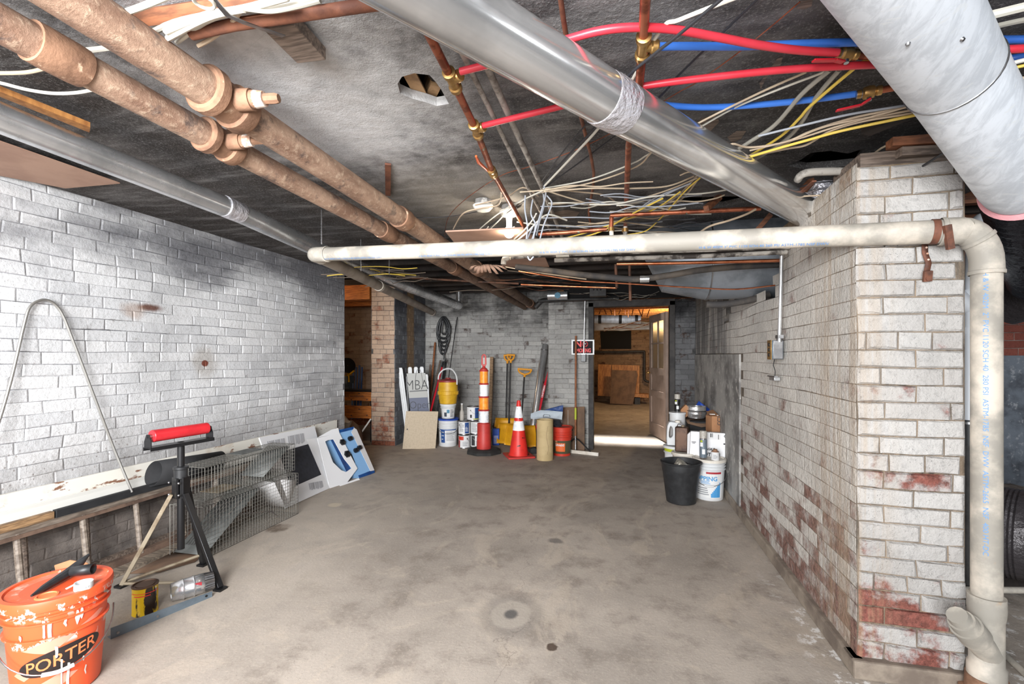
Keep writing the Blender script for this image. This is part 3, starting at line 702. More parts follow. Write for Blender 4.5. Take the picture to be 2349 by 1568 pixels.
# centre duct with taped joint and boot up into the ceiling
a = W(760, -150, Z=2.10); b = W(1405, 236, Z=2.085); c = W(1868, 497, Z=2.07)
t = thing('round_duct', 'polished round duct crossing the ceiling diagonally from top centre to the right wall', 'duct', b)
a2 = a + (a - b) * .35
mb = MB(); mb.tube([a2, a, b, c], .077, 48); obj('duct_run', mb, 'galv_chrome', t, world=True)
d = (c - b).normalized(); mb = MB(); mb.tube([b - d * .055, b - d * .02, b + d * .02, b + d * .055], [.0785, .081, .080, .0785], 40)
o = obj('joint_tape', mb, 'foil', t, world=True)
top = W(1890, 352, Z=2.27 + .06)
e0 = c + d * .02
mb = MB(); mb.tube([c, c + d * .05, c + d * .1 + Vector((0, 0, .03)), Vector((c.x + d.x * .12, c.y + d.y * .12, c.z + .1))], [.078, .079, .079, .079], 36); seam_ring(mb, c, d, .078, .006, .005); obj('elbow', mb, 'galv_chrome', t, world=True)
ex = Vector((c.x + d.x * .12, c.y + d.y * .12, c.z + .06)); mb = MB(); mb.cyl(ex, ex + Vector((-.02, -.02, .2)), .078, .074, 36)
mb.lathe([(.078, 0), (.083, .006), (.078, .012)], Matrix.Translation(ex + Vector((-.01, -.01, .09))), 32, False, False); obj('riser', mb, 'foil', t, world=True)
# big galvanised duct, upper right
p1 = W(2078, 0, T=1.13); p2 = W(2184, 170, T=1.36); p0 = p1 + (p1 - p2) * 1.6; p3 = W(2335, 410, T=1.66); p4 = W(2408, 515, T=1.95)
t = thing('round_duct', 'wide dull galvanised duct coming down across the top right corner', 'duct', p1)
mb = MB(); mb.tube([p0, p1, p2], .114, 56); obj('duct_run', mb, 'galv_spangle', t, world=True)
mb = MB(); mb.tube([p2 - (p2 - p1).normalized() * .0, p2 + (p3 - p2) * .1, p3, p3 + (p4 - p3) * .1], [.1145, .112, .112, .111], 56); obj('duct_elbow', mb, 'galv_spangle', t, world=True)
mb = MB(); seam_ring(mb, p2, (p2 - p1) + (p3 - p2), .114, .004, .0035); obj('seam', mb, 'steel', t, world=True)
for (x, y) in ((2090, 238), (2250, 105)):
    q = W(x, y, T=1.1); dd = (Vector((0, 0, CAMZ)) - q).normalized()
    ax = (p2 - p1).normalized(); base = p1 + ax * (q - p1).dot(ax); rad = (q - base).normalized(); q = base + rad * .113
    mb = MB(); mb.cyl(q, q + rad * .006, .006, .004, 10); obj('screw', mb, 'steel', t, world=True)
M = (p4 - p3)
mb = MB(); q = p3 + M * .12; dd = M.normalized(); mb.tube([q, q + dd * .015, q + dd * .03], [.112, .124, .121], 40); o = obj('insulation_edge', mb, 'pink', t, world=True)
mb = MB(); pts = [q + dd * .03]
for i in range(1, 40): pts.append(q + dd * (.03 + i * .02) + Vector((0, i * .003, -i * .003)))
mb.tube(pts, [.122 + (.004 if i % 2 else 0) for i in range(40)], 40); o = tag(obj('flexible_duct', mb, 'flex_black'), 'black wrapped flexible duct hanging past the plastic riser at top right', 'duct')
# broad trunk duct passing through the broken top of the right wall
cy, cz, R = 3.86, 2.04, .31
t = thing('trunk_duct', 'very wide grey sheet metal duct passing through the broken top of the right wall', 'duct', (.6, cy, cz - R))
mb = MB(); mb.tube([(.16, cy + .12, 2.3), (.30, cy + .02, 2.19), (.42, cy, cz + .02), (.62, cy, cz), (1.6, cy, cz)], [.10, .19, .29, R, R], 48); obj('duct_run', mb, 'trunk_metal', t, world=True)
for x in (.62,):
    mb = MB(); seam_ring(mb, (x, cy, cz), (1, 0, 0), R, .006, .006); obj('seam', mb, 'steel', t, world=True)

# --- plastic drain, in front of everything
A = W(738, 583, T=3.19); B = W(2185, 530, Y=2.11)
Rp = .0445
cn = B + (B - A).normalized() * .02
vx, vy = 2262, 1400
top = Vector((B.x + .175, B.y - .01, B.z - .02))
t = thing('drain_pipe', 'cream plastic drain crossing the room below the ceiling and dropping beside the brick pillar', 'pipe', (top.x, top.y, 0))
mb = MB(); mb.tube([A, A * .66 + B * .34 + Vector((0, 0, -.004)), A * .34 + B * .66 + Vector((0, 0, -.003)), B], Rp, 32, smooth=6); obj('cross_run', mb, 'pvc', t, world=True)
ur = (B - A).normalized()
V = W(2263, 600, Y=2.11)
bx = V.x
mb = MB()
e1 = [B - ur * .03, B + ur * .02]
e2 = arc((bx, 2.11, B.z - .0), (-(bx - B.x) * .8, 0, 0), (0, 0, -.125), 8)
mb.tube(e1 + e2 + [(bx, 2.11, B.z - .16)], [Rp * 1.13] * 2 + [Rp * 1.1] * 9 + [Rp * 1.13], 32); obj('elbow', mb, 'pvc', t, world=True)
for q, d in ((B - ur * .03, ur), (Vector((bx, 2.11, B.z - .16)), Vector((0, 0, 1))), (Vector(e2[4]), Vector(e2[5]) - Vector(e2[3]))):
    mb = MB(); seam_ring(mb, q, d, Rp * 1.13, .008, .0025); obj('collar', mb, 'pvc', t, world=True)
zw = W(2263, 1395, Y=2.11).z
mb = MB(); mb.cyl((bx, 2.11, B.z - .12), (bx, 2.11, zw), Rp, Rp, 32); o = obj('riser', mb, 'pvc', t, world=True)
# printed line on the pipe
pr = 'H & W 402M  2" PVC 1120 SCH 40  280 PSI  ASTM-1785  NSF  DWV  ASTM-2665  NSF  400 HT-DC'
def onpipe(a0):
    def f(x, y):
        a = a0 + y / Rp
        return Vector((bx + (Rp + .0008) * math.sin(a), 2.11 - (Rp + .0008) * math.cos(a), B.z - .16 - x))
    return f
text(pr, .021, onpipe(-.62), 'blue_ink', o, world=True, align='LEFT', sx=1.18)
def oncross(x, y):
    a = 2.55 + y / Rp     # underside, towards the camera
    p = A + ur * (x + .05); s_ = Vector((0, -1, 0)); s_ = (s_ - ur * s_.dot(ur)).normalized(); u_ = ur.cross(s_)
    if u_.z < 0: u_ = -u_
    b = -math.radians(52) + y / Rp
    return p + (s_ * math.cos(b) + u_ * math.sin(b)) * (Rp + .001) + Vector((0, 0, -.004))
for i in range(4):
    text('H & W 402M 3" PVC 1120 SCH-40 260 PSI ASTM-1785 NSF DWV', .018, lambda x, y, i=i: oncross(x + i * .78, y), 'blue_ink', t, world=True, align='LEFT')
# wye at the foot, cast iron hub below
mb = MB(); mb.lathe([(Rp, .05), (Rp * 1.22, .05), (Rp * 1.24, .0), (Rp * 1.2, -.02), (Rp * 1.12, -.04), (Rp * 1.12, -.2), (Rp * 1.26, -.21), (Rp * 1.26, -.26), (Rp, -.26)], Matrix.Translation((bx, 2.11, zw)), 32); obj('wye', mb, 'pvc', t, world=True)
q0 = Vector((bx, 2.10, zw - .16)); q1 = W(2195, 1410, Y=2.02)
dq = (q1 - q0).normalized()
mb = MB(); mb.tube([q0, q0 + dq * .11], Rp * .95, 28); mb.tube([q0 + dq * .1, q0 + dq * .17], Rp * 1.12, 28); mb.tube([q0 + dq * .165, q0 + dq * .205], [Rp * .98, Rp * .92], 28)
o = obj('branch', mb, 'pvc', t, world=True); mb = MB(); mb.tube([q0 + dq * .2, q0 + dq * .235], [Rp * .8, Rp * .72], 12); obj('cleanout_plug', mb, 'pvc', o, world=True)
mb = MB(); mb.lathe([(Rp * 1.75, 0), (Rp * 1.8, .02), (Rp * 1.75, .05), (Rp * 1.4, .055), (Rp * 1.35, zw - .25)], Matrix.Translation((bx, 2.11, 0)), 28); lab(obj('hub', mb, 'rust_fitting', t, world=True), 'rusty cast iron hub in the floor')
# left end elbow and the run back along the left duct
e = A - ur * .06; back = W(992, 716, Z=1.93)
mb = MB(); bd = (back - e).normalized()
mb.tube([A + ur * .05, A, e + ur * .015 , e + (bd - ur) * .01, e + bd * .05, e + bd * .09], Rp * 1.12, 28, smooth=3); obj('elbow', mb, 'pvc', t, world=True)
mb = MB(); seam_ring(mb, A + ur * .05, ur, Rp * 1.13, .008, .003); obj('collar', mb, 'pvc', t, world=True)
mb = MB(); mb.cyl(e + bd * .06, back, Rp, Rp, 28); lab(obj('back_run', mb, 'pvc_dirty', t, world=True), 'dusty grey plastic run going towards the back wall')
for k in (.36, 1.0):
    q = e.lerp(back, k); mb = MB(); M = bd.to_track_quat('Z', 'Y').to_matrix().to_4x4(); M.translation = q
    mb.lathe([(Rp, -.03), (Rp * 1.13, -.03), (Rp * 1.15, 0), (Rp * 1.13, .03), (Rp, .03)], M, 28, k == 1, k == 1); obj('coupling', mb, 'pvc_dirty' if k == 1 else 'pvc', t, world=True)
# rusty perforated straps on the pillar
def strap(name, pts, w_, nrm, label, mat='rust_strap', cat='strap'):
    mb = MB(); P = [Vector(p) for p in pts]; nrm = Vector(nrm)
    L = []
    for i, p in enumerate(P):
        d = (P[min(i + 1, len(P) - 1)] - P[max(i - 1, 0)]).normalized(); s_ = d.cross(nrm).normalized() * w_ / 2
        L += [p - s_, p + s_]
    mb.add(L, [(2 * i, 2 * i + 1, 2 * i + 3, 2 * i + 2) for i in range(len(P) - 1)])
    o = obj(name, mb, mat, solid=.002); tag(o, label, cat); return o, P
q = W(2155, 508, Y=2.06); M = ur.to_track_quat('Z', 'Y').to_matrix().to_4x4(); M.translation = B - ur * .055
t = thing('pipe_strap', 'rusty perforated strap bent round the plastic drain at the pillar', 'strap', B - ur * .055)
mb = MB(); prof = [(Rp + .001, -.011), (Rp + .003, -.011), (Rp + .003, .011), (Rp + .001, .011)]; mb.lathe(prof, M, 28, False, False); obj('band', mb, 'rust_strap', t, world=True)
p = B - ur * .045 + Vector((0, -Rp - .012, -.0)); mb = MB(); mb.beam(p + Vector((-.0, .0, .01)), p + Vector((.022, .02, -.075)), .022, .016, (0, 1, 0)); obj('clip', mb, 'rust_strap', t, world=True)
pp = [W(2121, 545, Y=2.185), W(2122, 580, Y=2.18), W(2130, 603, Y=2.175), W(2126, 622, Y=2.17), W(2124, 640, Y=2.18)]
t = thing('hanging_strap', 'rusty perforated strap with a clamp hanging on the brick pillar below the drain', 'strap', pp[0])
mb = MB(); L = []
for i, p in enumerate(pp[:4]): L += [p - Vector((.0105, 0, 0)), p + Vector((.0105, 0, 0))]
mb.add(L, [(2 * i, 2 * i + 1, 2 * i + 3, 2 * i + 2) for i in range(3)]); obj('strip', mb, 'rust_strap', t, world=True, solid=.002)
for i in range(4):
    p = pp[0].lerp(pp[2], .15 + i * .24); mb = MB(); mb.cyl(p + Vector((0, -.0015, 0)), p + Vector((0, -.003, 0)), .004, .004, 10); lab(obj('hole', mb, 'thread_white', t, world=True), 'punched hole showing pale brick')
mb = MB(); mb.beam(pp[3] + Vector((0, -.008, .0)), pp[4] + Vector((0, -.008, -.01)), .028, .012, (0, 1, 0)); mb.cyl(pp[4] + Vector((0, -.02, 0)), pp[4] + Vector((0, -.01, 0)), .01, .01, 14); obj('clamp', mb, 'rust_strap', t, world=True)

# --- copper runs at the ceiling
def run(pts, r, m, n=14, sm=0): mb = MB(); mb.tube(pts, r, n, smooth=sm); return mb
def brass_tee(p, d, side, t, r=.018):
    d = Vector(d).normalized(); side = Vector(side).normalized(); mb = MB()
    M = d.to_track_quat('Z', 'Y').to_matrix().to_4x4(); M.translation = p
    mb.lathe([(r * .9, -.05), (r * 1.2, -.048), (r * 1.22, -.032), (r * .95, -.028), (r * .95, .028), (r * 1.22, .032), (r * 1.2, .048), (r * .9, .05)], M, 20)
    M2 = side.to_track_quat('Z', 'Y').to_matrix().to_4x4(); M2.translation = p
    mb.lathe([(r * .8, 0), (r * .8, .022), (r * 1.02, .026), (r * 1.05, .04), (r * .9, .044)], M2, 20)
    return obj('brass_tee', mb, 'brass', t, world=True)
Zc = 2.19
pl = [W(940, -40, Z=Zc), W(975, 62, Z=Zc), W(1038, 185, Z=Zc), W(1092, 298, Z=Zc), W(1130, 395, Z=Zc), W(1207, 528, Z=Zc - .02)]
t = thing('copper_pipe', 'old copper water pipe with two brass tees running away left of the bulb', 'pipe', pl[1])
mb = MB(); mb.tube(pl, .0135, 16); obj('pipe_run', mb, 'copper', t, world=True)
dC = (pl[4] - pl[1]).normalized()
brass_tee(pl[2], dC, W(1060, 168, Z=Zc) - pl[2], t); brass_tee(pl[3], dC, W(1110, 290, Z=Zc) - pl[3], t)
mb = MB(); M = dC.to_track_quat('Z', 'Y').to_matrix().to_4x4(); M.translation = pl[4]
mb.lathe([(.016, -.04), (.021, -.036), (.021, -.02), (.017, -.014), (.022, -.002), (.022, .012), (.017, .02), (.021, .026), (.02, .04)], M, 18); v = obj('ball_valve', mb, 'brass', t, world=True)
h = [pl[4] + Vector((-.015, 0, -.0)), W(1112, 385, Z=Zc - .01), W(1098, 372, Z=Zc - .02), W(1092, 358, Z=Zc - .02)]
mb = MB(); mb.tube(h, [.005, .006, .008, .005], 8); obj('valve_handle', mb, 'orange_handle', v, world=True)
pr_ = [W(1483, -60, Z=Zc), W(1476, 85, Z=Zc), W(1467, 190, Z=Zc), W(1442, 330, Z=Zc), W(1436, 480, Z=Zc), W(1434, 543, Z=Zc - .02)]
t = thing('copper_pipe', 'copper water pipe with a brass tee crossing behind the polished duct', 'pipe', pr_[1])
mb = MB(); mb.tube(pr_, .0135, 16); obj('pipe_run', mb, 'copper', t, world=True)
brass_tee(W(1475, 107, Z=Zc), pr_[2] - pr_[1], W(1505, 107, Z=Zc) - W(1475, 107, Z=Zc), t)
# --- PEX
def pex(pts, m, label, zs=None, r=.0112, grp=None):
    zz = {'red': 2.192, 'blu': 2.222}[label.split('plastic')[0].replace('upper ', '').replace('lower ', '').replace('short ', '')[:3]]
    P = [W(x, y, Z=(2.245 if 2000 < x < 2235 else (2.19 if i == 0 and x < 1110 else zz))) for i, (x, y) in enumerate(pts)]
    mb = MB(); mb.tube(P, r, 14, smooth=8); o = obj('pex_tube', mb, m); tag(o, label, 'tube', grp); return o
pex([(1056, 164), (1130, 145), (1210, 117), (1290, 94), (1370, 72), (1450, 63), (1540, 67), (1640, 84), (1740, 103), (1830, 115), (1922, 121)], 'pex_red', 'red plastic water tube arching over the copper pipe to the upper red-handled valve', [2.19] + [2.165] * 9 + [2.15])
pex([(1108, 288), (1180, 270), (1290, 243), (1390, 215), (1480, 197), (1600, 181), (1800, 160), (1990, 149), (2120, 146)], 'pex_red', 'red plastic water tube starting at the lower brass tee, below the arched one', [2.19] + [2.17] * 8)
pex([(1505, 107), (1570, 106), (1700, 106), (1850, 100), (1960, 97), (2100, 94), (2240, 92), (2420, 90)], 'pex_blue', 'upper blue plastic water tube running right from the brass tee', [2.19] + [2.185] * 7)
pex([(1395, 222), (1500, 238), (1600, 246), (1700, 243), (1800, 235), (1890, 225), (1975, 214)], 'pex_blue', 'lower blue plastic water tube ending at the lower valve', [2.175] * 7)
pex([(2080, 128), (2200, 120), (2300, 114), (2420, 108)], 'pex_red', 'short red plastic tube showing right of the wide galvanised duct', [2.15] * 4)
pex([(2080, 160), (2230, 150), (2320, 134), (2430, 118)], 'pex_blue', 'short blue plastic tube below the red one right of the wide duct', [2.17] * 4)
def valve(p, d, hpts, label):
    t = thing('shutoff_valve', label, 'valve', p); d = Vector(d).normalized()
    M = d.to_track_quat('Z', 'Y').to_matrix().to_4x4(); M.translation = p
    mb = MB(); mb.lathe([(.011, -.035), (.014, -.034), (.014, -.022), (.012, -.02), (.02, -.014), (.022, 0), (.02, .014), (.013, .02), (.016, .024), (.016, .036)], M, 18); obj('valve_body', mb, 'brass', t, world=True)
    mb = MB(); mb.cyl(p - d * .03, p - d * .036, .0135, .0135, 16); mb.cyl(p - d * .018, p - d * .024, .0135, .0135, 16); obj('crimp_ring', mb, 'steel', t, world=True)
    mb = MB(); mb.cyl(p + d * .036, p + d * .13, .0112, .0112, 14); obj('tail_pipe', mb, 'copper', t, world=True)
    mb = MB(); mb.cyl(p, p + Vector((0, -.004, -.03)), .009, .007, 12); obj('stem', mb, 'steel', t, world=True)
    mb = MB()
    for i in range(len(hpts) - 1): mb.beam(hpts[i], hpts[i + 1], .016, .006)
    obj('valve_handle', mb, 'tool_red', t, world=True, bevel=.002)
p = W(1940, 124, Z=2.21); valve(p, W(1990, 128, Z=2.21) - p, [W(1935, 142, Z=2.18), W(1915, 138, Z=2.175), W(1865, 139, Z=2.17)], 'brass valve with red lever on the arched red tube, beside the wide duct')
p = W(1993, 212, Z=2.21); valve(p, W(2030, 205, Z=2.21) - p, [W(1998, 226, Z=2.175), W(1975, 241, Z=2.16), W(1918, 254, Z=2.15)], 'brass valve with red lever ending the lower blue tube')

# --- grey iron conduits
def conduit(name, pts, r, m, label, z=2.225, cat='conduit', sm=0, grp=None, n=12):
    P = [W(q[0], q[1], Z=(q[2] if len(q) > 2 else z)) for q in pts]
    mb = MB(); mb.tube(P, r, n, smooth=sm); o = obj(name, mb, m); tag(o, label, cat, grp); return o
conduit('conduit', [(1020, 40), (1053, 106), (1208, 424), (1280, 562)], .0095, 'grey_conduit', 'thin grey spotted conduit running away behind the polished duct, left one of two')
conduit('conduit', [(1095, 100), (1122, 163), (1188, 310), (1245, 433), (1296, 560)], .0125, 'grey_conduit', 'thicker grey conduit running away behind the polished duct, right one of two')
conduit('iron_pipe', [(1283, -30), (1289, 20), (1300, 90), (1328, 250), (1362, 395), (1353, 470), (1352, 500), (1365, 560)], .0075, 'brown_iron', 'thin rusty iron pipe snaking down the ceiling behind the polished duct', sm=3, cat='pipe')
conduit('iron_pipe', [(440, 78, 2.2), (535, 57, 2.2), (800, 18, 2.2), (1000, -10, 2.2)], .016, 'brown_iron', 'short brown iron pipe across the top edge left of the polished duct', cat='pipe')
conduit('wooden_beam', [(300, 45, 2.24), (480, 18, 2.24), (640, -15, 2.24)], .026, 'beam_brown', 'brown wooden strip at the top edge above the bundled white cables', cat='beam', n=4)

# --- cables: (points, radius, material, label, z)
cables = [
 ([(1245,432),(1350,412),(1450,375),(1490,352),(1594,298),(1700,240),(1896,163)], .004, 'cable_white', 'white cable rising from the cable knot to the arched red tube', 2.215),
 ([(1247,440),(1360,418),(1460,382),(1500,345),(1592,288),(1740,214),(1850,165)], .004, 'cable_beige', 'beige cable beside the white one rising from the cable knot', 2.21),
 ([(1249,420),(1300,360),(1367,290),(1432,186),(1500,125),(1549,86),(1665,-10)], .0045, 'cable_black', 'dark cable crossing over the copper pipe at top centre', 2.16),
 ([(1250,425),(1310,362),(1372,295),(1440,200),(1515,70),(1560,45),(1700,-10)], .0055, 'cable_white', 'cream cable crossing behind the arched red tube at top centre', 2.2),
 ([(1243,415),(1290,350),(1345,285),(1400,225)], .003, 'cable_black', 'thin black cable left of the dark cable above the knot', 2.2),
 ([(1250,430),(1416,308),(1520,215),(1549,180),(1650,82),(1745,-8)], .0035, 'cable_black', 'thin black cable running to the top edge through the blue tube', 2.24),
 ([(1250,432),(1330,440),(1390,449),(1428,478),(1440,490)], .004, 'cable_beige', 'beige cable looping from the knot to the vertical copper pipe', 2.2),
 ([(1250,436),(1310,455),(1370,470),(1430,465),(1520,440),(1600,408)], .004, 'cable_beige', 'beige cable sagging below the bundle, right of the knot', 2.17),
 ([(1240,440),(1350,432),(1440,432),(1530,427),(1592,404)], .0045, 'cable_beige', 'beige cable drawn tight from the knot to the polished duct', 2.19),
 ([(1430,480),(1500,478),(1550,452),(1600,402)], .0045, 'cable_beige', 'beige cable leaving the copper pipe towards the polished duct, upper one', 2.18),
 ([(1432,484),(1510,484),(1565,455),(1605,406)], .0045, 'cable_beige', 'beige cable leaving the copper pipe towards the polished duct, lower one', 2.175),
 ([(1240,500),(1330,498),(1400,500),(1450,488),(1500,455),(1560,430)], .004, 'cable_grey', 'pale grey cable right of the grey hanging loops', 2.16),
 ([(1250,515),(1330,520),(1410,512),(1470,478),(1540,440),(1585,420)], .004, 'cable_grey', 'pale grey cable under the upper pale grey one', 2.15),
 ([(1270,552),(1350,532),(1430,505),(1500,480),(1560,440)], .004, 'cable_yellow', 'yellow cable rising from the plastic drain to the polished duct', 2.14),
 ([(1310,552),(1380,530),(1432,500),(1470,480),(1520,455)], .005, 'cable_yellow', 'thicker yellow cable beside the vertical copper pipe', 2.13),
 ([(1606,408),(1570,440),(1514,502),(1480,530),(1437,538)], .004, 'cable_yellow', 'yellow cable sweeping down from the duct right of the vertical copper pipe', 2.14),
 ([(1696,371),(1740,345),(1794,310),(1835,270),(1859,243),(1957,159),(2000,130)], .0055, 'cable_yellow', 'yellow cable crossing both water tubes at right', 2.205),
 ([(1700,366),(1775,343),(1850,322),(1930,300),(2071,270)], .0055, 'cable_yellow', 'yellow cable along the beige bundle into the wide duct', 2.17),
 ([(1671,357),(1720,325),(1778,286),(1840,215),(1904,160)], .008, 'cable_greige', 'broad grey cable crossing under the lower blue tube, left one', 2.21),
 ([(1712,377),(1790,330),(1835,286),(1871,225),(1925,160)], .008, 'cable_greige', 'broad grey cable crossing under the lower blue tube, right one', 2.215),
 ([(1692,363),(1780,340),(1850,305),(1950,272),(2055,250)], .0045, 'cable_beige', 'topmost beige cable of the bundle reaching the wide duct', 2.19),
 ([(1665,345),(1680,330),(1720,338),(1800,326),(1900,288),(2060,258)], .0045, 'cable_beige', 'beige cable curling at the ceiling hole then joining the bundle', 2.185),
 ([(1690,366),(1800,342),(1850,332),(1905,300),(1980,278),(2065,264)], .0045, 'cable_beige', 'beige cable bulging below the bundle near the wide duct', 2.18),
 ([(1720,345),(1830,318),(1920,290),(2070,248)], .004, 'cable_beige', 'beige cable in the middle of the bundle at the wide duct', 2.182),
 ([(1740,312),(1850,285),(1950,262),(2050,246)], .0045, 'cable_grey', 'bluish grey cable above the beige bundle at the wide duct', 2.195),
 ([(1810,437),(1870,420),(1957,412),(2040,396),(2145,365)], .0035, 'cable_black', 'black cable crossing in front of the foil riser', 2.13),
 ([(1900,508),(1940,485),(1990,452),(2040,430),(2090,398)], .0045, 'cable_black', 'black cable pair slanting over the brick wall at the duct end', 2.05),
 ([(1957,388),(1990,365),(2031,335),(2108,314),(2160,310)], .0045, 'cable_beige', 'beige cable rising above the grey conduit to the wide duct', 2.2),
 ([(1840,450),(1900,446),(1980,434),(2080,416),(2130,400)], .004, 'cable_beige', 'beige cable below the grey conduit over the brick wall', 2.08),
 ([(1590,545),(1625,520),(1671,506),(1710,492),(1733,480)], .006, 'cable_beige', 'beige cable swooping above the drain to the polished duct', 2.06),
 ([(1520,470),(1549,461),(1600,462),(1640,455),(1662,447)], .004, 'cable_beige', 'beige cable lying under the dark ceiling opening', 2.16),
 ([(1560,402),(1590,395),(1640,420),(1700,442)], .0035, 'cable_beige', 'short beige cable just below the polished duct', 2.17),
 ([(1245,440),(1190,462),(1140,492),(1095,530),(1066,556)], .004, 'cable_white', 'white cable running down left from the knot past the bulb', 2.2),
 ([(1245,437),(1180,470),(1140,510),(1110,540),(1092,560)], .004, 'cable_white', 'white cable next to the bulb fixture, right of the first', 2.19),
 ([(1240,436),(1175,480),(1120,520),(1075,548),(1040,560)], .0035, 'cable_black', 'black cable running down left from the knot', 2.195),
 ([(1180,520),(1150,545),(1120,556),(1095,560)], .0035, 'cable_white', 'white cable curving under the bulb holder', 2.12),
 ([(1120,520),(1100,545),(1092,560)], .003, 'cable_white', 'short white cable hanging over the brown board', 2.13),
 ([(1150,442),(1142,470),(1100,478),(1062,490),(1040,525)], .0045, 'cable_beige', 'beige cable looping round the left ceiling box', 2.2),
 ([(950,499),(1010,498),(1060,492),(1100,484)], .0025, 'cable_black', 'thin black wire going left from the ceiling box', 2.22),
 ([(1235,450),(1200,430),(1160,452),(1090,470)], .004, 'cable_beige', 'beige cable between the knot and the left ceiling box', 2.22),
 ([(1180,548),(1205,525),(1225,500),(1230,490)], .005, 'cable_white', 'white cable curling right of the glowing bulb', 2.1),
 ([(1185,552),(1212,530),(1236,505),(1260,492),(1300,505)], .005, 'cable_white', 'white cable arching right of the bulb behind the grey loops', 2.09),
 ([(1835,4),(1770,60),(1692,122),(1600,188),(1549,216),(1404,304),(1300,352),(1208,384),(1147,404),(1070,455),(1029,498),(1020,540)], .002, 'copper', 'thin bare copper wire crossing the whole ceiling to the bulb', 2.235),
 ([(-40,186),(0,190),(60,205),(122,214),(180,212),(230,202)], .0055, 'cable_white', 'white cable sagging at the left edge above the slim duct', 2.2),
 ([(285,30),(340,10),(400,-15)], .008, 'cable_white', 'white cable at the top edge above the thick iron pipe, left one', 2.19),
 ([(150,120),(280,104),(400,52),(520,28),(640,10),(735,-8)], .008, 'cable_white', 'long white cable in the tied bundle at the top edge', 2.21),
 ([(380,72),(470,36),(560,20),(660,-6)], .009, 'cable_white', 'thick white cable with red print in the tied bundle', 2.19),
 ([(385,88),(480,40),(560,22)], .008, 'cable_white', 'white cable ending at the tie below the printed one', 2.185),
 ([(405,98),(470,52),(530,30)], .006, 'cable_white', 'white cable behind the clean-out plug of the thick pipe', 2.2),
 ([(455,105),(490,85),(535,48),(548,30)], .006, 'cable_beige', 'cream cable hanging apart right of the clean-out plug', 2.2),
 ([(560,20),(620,26),(680,16),(735,2)], .006, 'cable_greige', 'dusty cable over the short brown iron pipe', 2.18),
 ([(-30,168),(60,166),(120,152)], .006, 'cable_beige', 'beige cable crossing between iron pipe and slim duct', 2.22),
 ([(2235,44),(2349,16),(2440,-6)], .011, 'cable_white', 'thick cream cable in the top right corner', 2.2),
 ([(2245,70),(2320,52),(2420,32)], .007, 'cable_white', 'cream cable below the thick one in the top right corner', 2.22),
 ([(2270,160),(2349,138),(2420,126)], .006, 'cable_white', 'white cable under the short blue tube at the right edge', 2.16),
 ([(2270,170),(2349,150),(2420,140)], .005, 'cable_yellow', 'yellow cable under the white one at the right edge', 2.155),
 ([(2280,198),(2349,180),(2420,168)], .007, 'cable_beige', 'beige cable at the right edge, below the yellow one', 2.15),
 ([(2290,210),(2349,197),(2420,188)], .006, 'cable_grey', 'bluish cable at the right edge right of the wide duct', 2.145),
 ([(2300,222),(2349,213),(2420,205)], .006, 'cable_yellow', 'yellow cable at the right edge beside the duct seam', 2.14),
 ([(2310,234),(2349,226),(2420,218)], .005, 'cable_yellow', 'lowest yellow cable at the right edge', 2.135),
 ([(2320,260),(2349,250),(2420,240)], .006, 'cable_grey', 'grey cable at the right edge, lowest but one', 2.12),
 ([(2325,285),(2360,272),(2420,262)], .006, 'cable_grey', 'lowest grey cable at the right edge', 2.11),
]
for pts, r, m, lb_, z in cables:
    if 1990 < pts[-1][0] < 2180 and pts[-1][1] < 420 and pts[0][0] < 2000:
        (xa_, ya_), (xb_, yb_) = pts[-2], pts[-1]; pts = pts + [(xb_ + 130, yb_ + 130 * (yb_ - ya_) / (xb_ - xa_))]
    P = [W(x, y, Z=z) for x, y in pts]
    mb = MB(); mb.tube(P, r, 8, smooth=6); tag(obj('cable', mb, m), lb_, 'cable')
# extra tangle behind the drain
rn = random.Random(12)
def loose(n, xr, yr, span, zr, mats, group, label, seed, r=(.003, .0045)):
    rn = random.Random(seed)
    for i in range(n):
        x = rn.uniform(*xr); y = rn.uniform(*yr); L = rn.uniform(*span); z = rn.uniform(*zr)
        pts = []
        sl = rn.uniform(-.12, .12)
        for k in range(6):
            pts.append(W(x + L * (k / 5 - .5), y + sl * L * (k / 5 - .5) + rn.uniform(-5, 5), Z=z))
        m_ = rn.choice(mats); mb = MB(); mb.tube(pts, rn.uniform(*r), 6, smooth=4); tag(obj('cable', mb, m_), {'cable_beige': 'beige ', 'cable_grey': 'pale grey ', 'cable_white': 'white ', 'cable_yellow': 'yellow ', 'cable_black': 'black ', 'cable_greige': 'grey ', 'copper_grime': 'coppery ', 'cable_dust': 'brownish '}[m_] + label, 'cable', m_.split('_')[-1] + ' ' + group)
loose(20, (1320, 1520), (425, 560), (140, 330), (2.12, 2.2), ['cable_beige', 'cable_grey', 'cable_white'], 'loose cables right of the knot', 'loose cable in the tangle right of the cable knot above the drain', 5)
loose(9, (830, 930), (612, 655), (90, 200), (2.0, 2.12), ['cable_dust', 'cable_yellow', 'cable_dust'], 'dusty cables behind the left end of the drain', 'dusty cable in the tangle behind the left end of the drain', 6)
loose(8, (1480, 1620), (505, 555), (120, 240), (2.1, 2.2), ['cable_black', 'cable_greige', 'cable_black'], 'dark cables above the right part of the drain', 'dark cable crossing above the right part of the drain', 8)
loose(8, (1380, 1560), (670, 692), (80, 200), (2.02, 2.1), ['cable_dust', 'cable_greige', 'cable_black'], 'dusty cables above the doorway', 'dusty cable strung above the doorway', 9)
loose(7, (1130, 1300), (628, 668), (140, 260), (2.0, 2.1), ['cable_dust', 'cable_black', 'copper_grime'], 'thin dark lines behind the middle of the drain', 'thin dark line behind the middle of the drain', 10)
